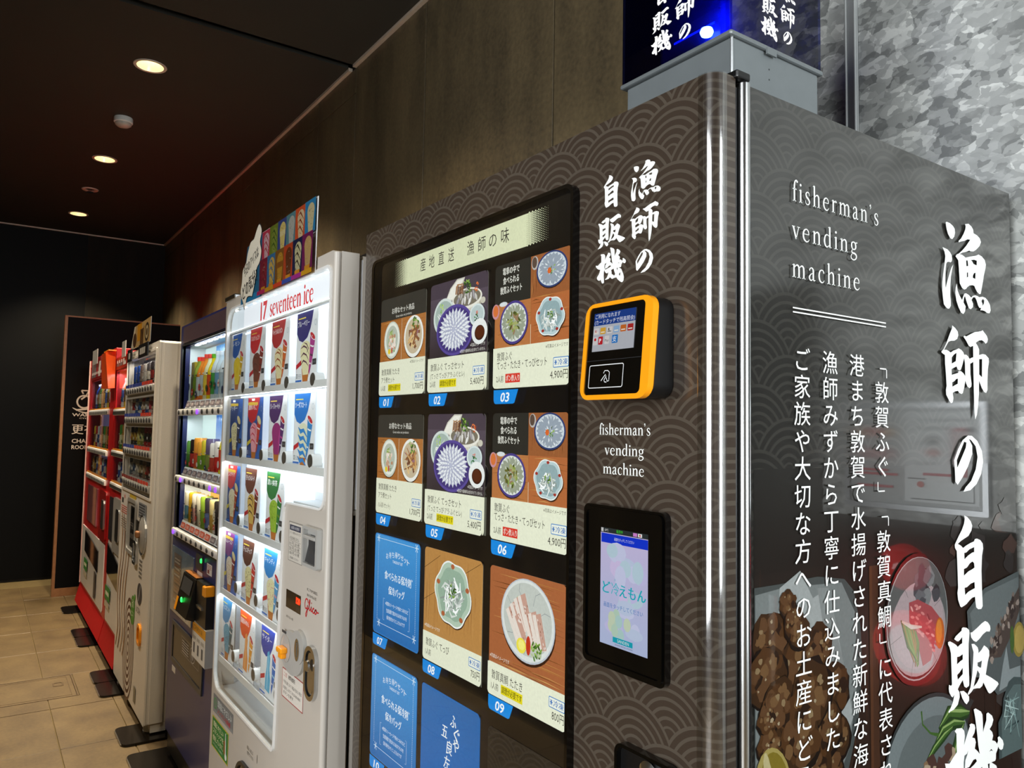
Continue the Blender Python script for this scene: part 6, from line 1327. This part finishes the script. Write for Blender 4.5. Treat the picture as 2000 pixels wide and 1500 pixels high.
obj('reader_top', bx(x0+.01, x1-.01, BY0-.028, BY0-.002, .8995, .902), mat('copper_label', 'c07a3a', .3, .2), RD2)
obj('bill_unit', MB().prism([rr(-2.63, -2.47, .73, .90, .01)], BY0-.03, BY0), 'black', BM); obj('bill_mouth', bx(-2.60, -2.52, BY0-.036, BY0-.03, .80, .81), 'steel', BM)
obj('return_lever', MB().box(-2.50, -2.46, BY0-.04, BY0, .86, .90, bev=.005), 'orange', BM, label='orange return lever')
s = Sheet((0, BY0-.0320, 0), (1, 0, 0), (0, 0, 1), (0, -1, 0), eps=1e-4); s.rect(-2.66, -2.45, .60, .735, 'e6e2d8'); s.rect(-2.66, -2.45, .70, .735, 'e8a020'); s.text('ご利用方法', -2.64, .718, .018, '4a3a1c', x1=-2.50)
for k in range(3):
    s.rect(-2.645+.065*k, -2.60+.065*k, .672, .685, 'b8b2a8'); s.rect(-2.635+.065*k, -2.612+.065*k, .62, .66, '5a5a5c')
s.build('guide_label', 'prt', BM, label='yellow and white user guide label'); obj('guide_plate', bx(-2.662, -2.448, BY0-.0316, BY0, .598, .737), 'lgrey', BM)
pkt = obj('delivery_pocket', MB().prism([[(-3.17, .45), (-2.60, .45), (-2.585, .63), (-3.17, .63)], [(-3.15, .47), (-2.62, .47), (-2.605, .612), (-3.15, .612)]], BY0-.006, BY0), 'dgrey', BM, label='dark delivery pocket')
obj('pocket_flap', MB().prism([[(-3.15, .47), (-2.62, .47), (-2.605, .612), (-3.15, .612)]], BY0-.003, BY0), mat('smoked_flap', '2b2826', .35, noise=.1, coat=.2), pkt)
s = Sheet((0, BY0-.0036, 0), (1, 0, 0), (0, 0, 1), (0, -1, 0), eps=1e-4); s.frame(-2.98, -2.66, .53, .60, .0015, 'b8b4b0'); s.ring(-2.77, .565, .045, .032, .004, 'c8c4c0'); s.ell(-2.77, .565, .025, .02, '9a9692')
for k in range(5): s.rect(-2.96, -2.84, .54+.011*k, .544+.011*k, 'c8c4c0')
s.build('pocket_print', 'prt', pkt)
obj('rating_label', bx(-3.16, -3.09, BY0-.001, BY0, .405, .43), 'offwhite', BM)
obj('kick_plate', MB().box(B0+.01, B1-.01, BY0+.01, BY0+.03, .03, .13), 'black', BM); obj('plinth', bx(B0+.03, B1-.03, .1, .75, .02, .12), 'black', BM)
for x in (B0+.1, B1-.1): obj('foot', MB().lathe(x, .12, 0, [(.03, .012), (.03, .03), (.012, .032), (.012, .1)], seg=12), 'steel', BM)

# ================================================================== white drink machine
WM = thing('white_drink_vending_machine', 'white drink vending machine with brown ring pattern beside the red machines', 'vending machine', (-4.0, .4, 0))
V0, V1 = -4.51, -3.50
WW = [(-4.46, 1.14), (-3.57, 1.14), (-3.57, 1.885), (-4.46, 1.885)]
obj('door', MB().prism([rr(V0, V1, .05, 1.93, .015), WW], 0, .03).prism([rr(V0, V1, .05, 1.93, .015), rr(V0+.02, V1-.02, .07, 1.91, .015)], .03, .10), 'white2', WM, label='off-white door')
obj('door_edge', MB().tube([(V1-.006, .006, .06), (V1-.006, .006, 1.92)], .008, 8), 'white2', WM, smooth=True)
obj('cabinet', MB().box(V0+.004, V1-.002, .108, .79, .06, 1.925, bev=.003).box(V0+.03, V1-.02, .098, .11, .08, 1.9), 'lgrey', WM)
obj('side_rib', MB().box(V1-.003, V1+.004, .02, .085, .06, 1.92, bev=.003), 'white2', WM)
obj('showcase', MB().box(-4.465, -3.565, .085, .095, 1.13, 1.89), mat('dim_showcase', '7a7874', .6), WM)
obj('window_glass', MB().prism([WW], .012, .013), 'glass', WM); obj('window_edge', MB().prism([rr(-4.472, -3.558, 1.128, 1.897, .004), WW], -.006, .004), 'white2', WM)
for z in (1.69, 1.53, 1.355, 1.18):
    obj('button_rail', MB().box(-4.46, -3.57, .0, .02, z-.035, z+.030), 'lgrey', WM)
    rr_ = WM.children[-1] if False else None
s_rows = [(1.73, 'first'), (1.565, 'second'), (1.39, 'third'), (1.215, 'fourth')]
for (z, nm) in s_rows:
    rl = rail(WM, -4.45, -3.58, z-.052, z-.014, .0, 11, m_='lgrey', br=.014, dark='dgrey')
    s = Sheet((0, -.0125, 0), (1, 0, 0), (0, 0, 1), (0, -1, 0), eps=1e-4)
    for k in range(11):
        x = -4.44+.079*k; s.rect(x, x+.07, z-.012, z+.006, 'd8402a' if (k > 6 if nm != 'third' else k > 4) else ('2a3f9a' if nm != 'fourth' else '8a2a24'))
    s.build('tag_strip', 'prt', rl)
    obj('shelf', bx(-4.46, -3.57, .02, .085, z-.008, z), 'lgrey', WM)
g2 = 'drinks shown in the white drink machine'; wm_ = 'white drink machine'
pal = [[('navy blue can', '1c3a7a', '2a4a9a'), ('navy blue can', '1c3a7a', '2a4a9a'), ('dark brown can', '5a4a44', '8a7a70'), ('grey can', '8a8480', 'b8b0a8'), ('dark grey can', '4a4648', 'd8d0c0'), ('black slim can', '2a2426', '8a2a2a'), ('white slim can', 'd8d4d0', '5a5a5a'), ('charcoal can', '3a3638', 'b0a890')],
       [('white and red can', 'd8d0cc', 'b03a3a'), ('blue can', '3a5a9a', 'c8ccd8'), ('white and blue can', 'd8dce0', '3a6aa8'), ('red can', 'b0302c', 'e0d0c8'), ('blue striped can', '2a4a8a', 'd8dce8'), ('pink and white can', 'd8b8b8', 'c04a5a'), ('dark red can', '7a2a2a', '3a2420'), ('brown can', '6a4a3a', 'a8886a')],
       [('black and gold can', '2c2824', 'b8943a'), ('black and gold can', '2c2824', 'b8943a'), ('yellow green can', 'a8a03a', 'd8d48a'), ('olive can', '7a7a3a', 'c8c88a'), ('red and black can', '9a2424', '2a2020'), ('red and black can', '9a2424', '2a2020'), ('wine red can', '7a1f24', 'c89a8a'), ('wine red can', '7a1f24', 'c89a8a')],
       [('slate can', '5a6470', 'b0b4b8'), ('silver can', 'a8a8a8', '4a5a7a'), ('silver can with white label', '9a9894', 'd8d4cc'), ('dark can with pale label', '3c3836', 'b8a888'), ('bronze can', '7a6450', 'b8a080'), ('dark can with red label', '3a3230', '8a3a34'), ('light grey can', 'b8b4ae', '6a5a50'), ('brown glass bottle', '5a3a24', '8a6a4a')]]
for (z, nm), rw in zip(s_rows, pal):
    for i, (d_, b_, l_) in enumerate(rw): drink(d_, i, nm, wm_, -4.40+.108*i, .052, z+.001, .118, .030, b_, b_, l_, 'can' if 'bottle' not in d_ else 'pet', g2)
area('white_machine_light', (-4.02, .03, 1.875), (-4.02, .07, 1.4), .8, .01, 1.6, (1, .9, .8))
# lower front
wsheet = lambda off=.0008: Sheet((0, -off, 0), (1, 0, 0), (0, 0, 1), (0, -1, 0), eps=1e-4)
s = wsheet()
# brown contour-ring pattern
for cx, cz, n0, rx, rz in ((-4.03, .30, 7, .175, .27),):
    for q in range(n0):
        f = 1-q/n0; s.ell(cx, cz, rx*f, rz*f, '5e3c2a', 36); s.ell(cx, cz, rx*(f-.07), rz*(f-.07), 'e6dfd5', 36)
for q in range(4):
    x = -4.46+.085*q; top = 1.02-.03*q
    s.line(curve([(x+.02, top), (x+.075, top-.1), (x+.06, .75), (x-.0, .60), (x-.0, .45), (x+.05, .34), (x-.01, .22)]), [.014+.012*math.sin(i*.3)**2 for i in range(31)], ['b08a68', '8a6248', 'c8a888'][q % 3])
s.build('ring_pattern', 'prt', WM, label='brown flowing line and ring pattern')
s = wsheet(.0014); s.rect(-4.50, -4.22, .90, 1.115, 'e6e2dc'); s.ell(-4.36, 1.09, .02, .012, 'd88a80'); s.rect(-4.46, -4.40, 1.05, 1.08, '2c2a2a')
for k in range(4): s.rect(-4.47, -4.25, 1.03-.012*k, 1.036-.012*k, 'c8564a')
for k in range(5): s.rect(-4.46, -4.27, .965-.013*k, .970-.013*k, '8a8880')
s.build('notice_sheet', 'prt', WM, label='white notice sheet with red lines')
obj('bill_panel', MB().prism([rr(-4.21, -3.93, .80, 1.10, .03), rr(-4.19, -3.95, .82, 1.08, .02)], -.010, 0).box(-4.19, -3.95, -.004, 0, .82, 1.08), 'lgrey', WM, label='grey bill panel')
s = wsheet(.0045); s.rect(-4.11, -3.99, .84, 1.06, '2a2826'); s.rect(-4.09, -4.01, .99, 1.05, '080808'); s.text('千円札', -4.10, .955, .035, 'c8c4bc', x1=-4.0); s.text('お札専用', -4.10, .90, .03, 'c8c4bc', x1=-4.0); s.build('panel_print', 'gloss', WM)
s = wsheet(.0016); s.rect(-4.19, -3.98, 1.10, 1.118, 'd8b83a'); s.rect(-3.89, -3.66, 1.02, 1.10, '8f949a')
for k in range(5): s.rect(-3.87, -3.70, 1.03+.014*k, 1.037+.014*k, '4a4e58')
s.build('small_stickers', 'prt', WM)
cu = obj('coin_unit', MB().lathe(-3.72, 0, .945, [(.095, 0), (.092, -.008), (.08, -.012), (0, -.012)], axis='y', seg=28), 'lgrey', WM, smooth=True, label='round coin unit')
obj('coin_display', bx(-3.93, -3.84, -.004, 0, .93, 1.0), 'black', WM); obj('coin_lever', MB().box(-3.80, -3.75, -.03, -.010, .925, .96, bev=.008), 'bronze', cu); obj('coin_rim', MB().prism([ell(-3.72, .945, .098, .103, 30), ell(-3.72, .945, .092, .097, 30)], -.010, 0), 'alu', cu)
obj('return_cup', MB().prism([rr(-3.955, -3.85, .77, .895, .02), rr(-3.94, -3.865, .785, .88, .015)], -.014, 0).box(-3.94, -3.865, -.003, 0, .785, .88), 'steel', WM, label='metal return cup')
s = wsheet(.0012)
for k in range(5): s.rect(-3.80, -3.72, .80-.02*k, .812-.02*k, '7a7670')
s.ell(-3.755, .64, .068, .055, '3a3c44', 24); s.line([(-3.78, .60), (-3.755, .64), (-3.735, .685)], .008, 'c8ccd4'); s.text('UCSH', -3.84, .555, .030, '4a4a4c', x1=-3.72, lat=True)
s.rrect(-3.985, -3.875, .45, .60, .05, '4a9a2a'); s.ell(-3.885, .60, .018, .016, '6ab83a'); s.text('省', -3.96, .56, .045, 'e8f0dc', w=.06); s.text('エネ', -3.965, .505, .035, 'e8f0dc', w=.07)
s.rect(-3.80, -3.74, .09, .17, '8a8470'); s.build('emblems', 'prt', WM, label='green and dark round emblems')
obj('yellow_grip', MB().prism([rr(-3.745, -3.655, .395, .50, .03), rr(-3.73, -3.67, .41, .485, .022)], -.010, 0).box(-3.73, -3.67, -.003, 0, .41, .485), 'orange', WM, label='yellow oval grip')
obj('bottom_corner', MB().box(V1-.10, V1, .03, .10, .02, .06), 'white2', WM)
for x in (V0+.1, V1-.07): obj('foot', MB().lathe(x, .055, 0, [(.0, .013), (.045, .013), (.045, .022), (.03, .030), (.012, .032), (.012, .07)], seg=18), 'offwhite', WM, label='round levelling foot')
# posters standing on the white machine
ps = thing('gold_poster', 'gold, black and white coffee poster standing on the white drink machine', 'poster', (-3.95, -.012, 1.93))
s = Sheet((0, -.0140, 0), (1, 0, 0), (0, 0, 1), (0, -1, 0), eps=1e-4)
P4 = [(-4.31, 1.94), (-3.70, 1.94), (-3.69, 2.07), (-4.20, 2.063)]
obj('board', MB().prism([P4], -.0135, -.0115), 'offwhite', ps)
s.poly(P4, 'd8b478'); s.poly([(-4.10, 1.97), (-3.96, 1.97), (-3.96, 2.066), (-4.10, 2.065)], 'e8a020'); s.poly([(-4.31, 1.94), (-4.22, 1.94), (-4.16, 2.063), (-4.20, 2.063)], 'efe4cc')
s.ell(-4.18, 1.985, .06, .04, '5a3a1c'); s.ell(-3.80, 2.00, .065, .05, '4a3a28'); s.ell(-3.80, 2.00, .045, .036, 'd8c49a'); s.ell(-3.80, 2.0, .025, .02, '6a5030'); s.rect(-4.0, -3.9, 1.94, 2.03, '6a4a24'); s.line([(-4.0, 2.03), (-3.93, 2.0), (-3.88, 2.04)], .008, '3a2a14')
s.build('poster_print', 'gloss', ps)
for x0, x1, t_ in ((-3.99, -3.71, 'wide black price strip with white letters on top edge of white machine'), (-4.37, -4.22, 'narrow black price strip at the left on top edge of white machine')):
    pz = thing('price_strip', t_, 'price strip', ((x0+x1)/2, -.01, 1.87), group='black price strips on the white machine')
    obj('strip', bx(x0, x1, -.0215, -.0165, 1.868, 1.94), 'black', pz)
    s = Sheet((0, -.0222, 0), (1, 0, 0), (0, 0, 1), (0, -1, 0), eps=1e-4)
    for k in range(5 if x1-x0 > .2 else 2): s.rect(x0+.05+.035*k, x0+.07+.035*k, 1.885, 1.92, 'd8d4cc')
    s.build('lettering', 'prt', pz)

# ================================================================== two red machines
def red_machine(name, label, x0, x1, z1, win, rails, wfirst, full):
    yf = .03; t = thing(name, label, 'vending machine', ((x0+x1)/2, .4, 0)); wx0, wx1, wz0, wz1 = win
    obj('door', MB().prism([rr(x0, x1, .2, z1, .01), [(wx0, wz0), (wx1, wz0), (wx1, wz1), (wx0, wz1)]], yf, yf+.02).prism([rr(x0, x1, .2, z1, .01), rr(x0+.02, x1-.02, .22, z1-.02, .01)], yf+.02, yf+.09), 'red', t, label='glossy red door')
    obj('cabinet', bx(x0+.004, x1-.004, yf+.1, .79, .1, z1-.01, bev=.003), 'redd', t)
    obj('showcase', bx(wx0-.003, wx1+.003, yf+.082, yf+.09, wz0-.01, wz1+.01), mat('lilac_showcase_'+str(int(-x0*10)), 'b7b2c8', .5, em='8f8ac0', es=.25), t)
    obj('window_glass', MB().prism([[(wx0, wz0), (wx1, wz0), (wx1, wz1), (wx0, wz1)]], yf+.004, yf+.005), 'glass', t)
    obj('header', MB().prism([rr(wx0-.03, wx1+.03, wz1+.01, z1-.01, .006)], yf-.006, yf), 'redd', t)
    n = 14
    for z in rails:
        rl = obj('button_rail', MB().box(wx0, wx1, yf-.014, yf+.010, z-.024, z+.016, bev=.004), 'offwhite', t, smooth=True)
        s = Sheet((0, yf-.0146, 0), (1, 0, 0), (0, 0, 1), (0, -1, 0), eps=1e-4)
        for k in range(n):
            x = wx0+(wx1-wx0)*(k+.5)/n; s.rrect(x-.022, x+.022, z-.019, z+.002, .006, '33322e')
        s.build('button_row', 'prt', rl); obj('shelf', bx(wx0, wx1, yf+.012, yf+.082, z+.010, z+.018), 'lgrey', t)
        obj('amber_strip', bx(wx0, wx1, yf-.006, yf, z+.018, z+.026), 'orange', rl)
    obj('poster_panel', MB().prism([rr(x0+.33 if full else x0+.06, x0+.88 if full else x0+.40, .75, 1.03, .008)], yf-.010, yf), mat('advert_panel_'+str(int(-x0*10)), 'b06a78' if full else '4c4a50', .15, noise=.2, ns=5, coat=1), t, label='pinkish acrylic advert panel' if full else 'dark acrylic advert panel')
    obj('coin_panel', MB().prism([rr(x1-.42, x1-.08, .70, 1.04, .03)], yf-.012, yf), 'redd' if full else 'lgrey', t)
    obj('bill_slot', MB().prism([rr(x1-.26, x1-.12, .78, .98, .03)], yf-.02, yf-.012), 'steel', t); obj('lower_panel', MB().prism([rr(x0+.03, x1-.12, .22, .68 if full else .74, .02)], yf-.004, yf), 'offwhite', t, label='white lower panel')
    pk = obj('delivery_pocket', MB().prism([[(x0+.28, .50), (x1-.4, .45), (x1-.4, .60), (x0+.28, .66)]] if full else [[(x0+.05, .53), (x1-.10, .48), (x1-.10, .64), (x0+.05, .72)]], yf-.010, yf-.004), 'blackgloss', t, label='dark slanted delivery pocket')
    s = Sheet((0, yf-.0102, 0), (1, 0, 0), (0, 0, 1), (0, -1, 0), eps=1e-4)
    gx = x0+.28 if full else x0+.03; s.rect(gx, gx+.22, .36, .45, '2f8a3a'); s.rect(gx+.03, gx+.18, .39, .415, 'e0ead0'); s.rect(gx, gx+.2, .31, .35, 'c8c0a8')
    if full: s.rect(x1-.55, x1-.45, .25, .44, '4a4440')
    s.build('stickers', 'prt', t, label='green sticker')
    s = Sheet((0, yf-.0064, 0), (1, 0, 0), (0, 0, 1), (0, -1, 0), eps=1e-4)
    hx = wx0; 
    for k in range(5 if full else 3): s.rect(hx+.02+.14*k, hx+.13+.14*k, wz1+.03, z1-.04, R.choice(['b8a8a4', '9a2428', 'd8cfc8', '6a6668']))
    for k in range(8 if full else 4): s.rect(hx+.03+.09*k, hx+.08+.09*k, wz1+.05, wz1+.07, 'e8e0dc')
    s.build('header_print', 'prt', t, label='header posters')
    obj('kick_plate', MB().add([(x0, yf, .20), (x1, yf, .20), (x1, yf-.035, .06), (x0, yf-.035, .06), (x0, yf+.03, .2), (x1, yf+.03, .2), (x1, yf+.0, .06), (x0, yf+.0, .06)], [(0, 1, 2, 3), (4, 5, 6, 7), (0, 1, 5, 4), (3, 2, 6, 7), (0, 3, 7, 4), (1, 2, 6, 5)]), 'redk', t, label='sloping red kick plate')
    obj('plinth', bx(x0+.03, x1-.03, yf+.05, .75, .02, .2), 'black', t)
    for x in (x0+.12, x1-.12): obj('foot', MB().lathe(x, .08, 0, [(.035, .013), (.035, .03), (.015, .032), (.015, .2)], seg=12), 'steel', t)
    return t
RA = red_machine('red_drink_vending_machine', 'leftmost red drink machine at the far end of the row', -6.69, -5.215, 2.03, (-6.53, -5.42, 1.11, 1.845), [1.598, 1.305, 1.10], 0, True)
obj('edge_strip', bx(-6.697, -6.687, .022, .034, .2, 2.03), 'pink', RA, label='pale pink left edge strip')
RB = red_machine('red_drink_vending_machine', 'second red drink machine, next to the white drink machine', -5.195, -4.53, 1.955, (-5.15, -4.60, 1.11, 1.86), [1.59, 1.32, 1.11], 0, False)
cols4 = [('blue', '2a4a9a', 'c8ccd8'), ('white', 'd8d8d8', '4a6ab0'), ('dark brown', '4a3a34', 'a88a5a'), ('yellow', 'd8b83a', '7a5a2a'), ('green', '4a8a3a', 'd8e0c0'), ('red', 'b8282c', 'e8dcd8'), ('amber tea', 'a87a3a', 'd8c08a'), ('clear', 'c8d4e0', '3a5aa8'), ('black', '2a2426', 'b8943a')]
for (mn, xs, x1s, gl_) in (('far red machine', -6.46, -5.45, 'drinks shown in the far red machine'), ('near red machine', -5.10, -4.64, 'drinks shown in the near red machine')):
    n = 9 if 'far' in mn else 4
    for zi, (z, nm) in enumerate(((1.617, 'top'), (1.324, 'second'), (1.119, 'bottom')) if n == 9 else ((1.609, 'top'), (1.339, 'second'), (1.129, 'bottom'))):
        for i in range(n):
            c = cols4[(i*2+zi*3+(1 if 'near' in mn else 0)) % 9]; tall = zi == 0 or (zi == 1)
            drink(c[0]+(' bottle' if zi == 0 else ' can'), i, nm, mn, xs+(x1s-xs)*(i+.5)/n, .077, z+.001, (.205 if zi == 0 else .165 if zi == 1 else .13), .029, c[1], 'efefef' if zi == 0 else c[1], c[2], 'pet' if zi == 0 else 'can', gl_)
area('red_machine_light', (-5.97, .06, 1.84), (-5.97, .09, 1.4), .9, .01, 1.8, (.85, .85, 1)); area('red_machine_light', (-4.9, .06, 1.85), (-4.9, .09, 1.4), .5, .01, 1.2, (.9, .9, 1))
fl = thing('orange_flag_sign', 'orange promotional flag sign sticking out from the far red machine', 'flag sign', (-5.15, 0, 1.88))
fm_ = MB().add([(-5.42, .020, 2.0), (-5.17, .020, 2.0), (-5.15, .020, 1.75), (-5.40, .020, 1.75), (-5.34, -.045, 1.985), (-5.15, -.045, 1.985), (-5.13, -.022, 1.745), (-5.36, -.035, 1.75)], [(0, 1, 2, 3), (4, 5, 6, 7), (0, 1, 5, 4), (3, 2, 6, 7), (0, 3, 7, 4), (1, 2, 6, 5)])
obj('board', fm_, 'orangered', fl); obj('top_clip', bx(-5.36, -5.13, -.03, .018, 1.998, 2.006), 'orange', fl)
sg = thing('header_card', 'small clear card holder clipped on top of the far red machine', 'card holder', (-6.2, .02, 2.03))
obj('holder', bx(-6.35, -6.05, .006, .010, 1.97, 2.085), 'lgrey', sg)
sg = thing('header_card', 'small clear card holder clipped on top of the second red machine', 'card holder', (-4.75, .02, 1.955))
obj('holder', bx(-4.80, -4.66, .006, .010, 1.93, 2.03), 'lgrey', sg)
bpy.data.objects.remove(_fo)
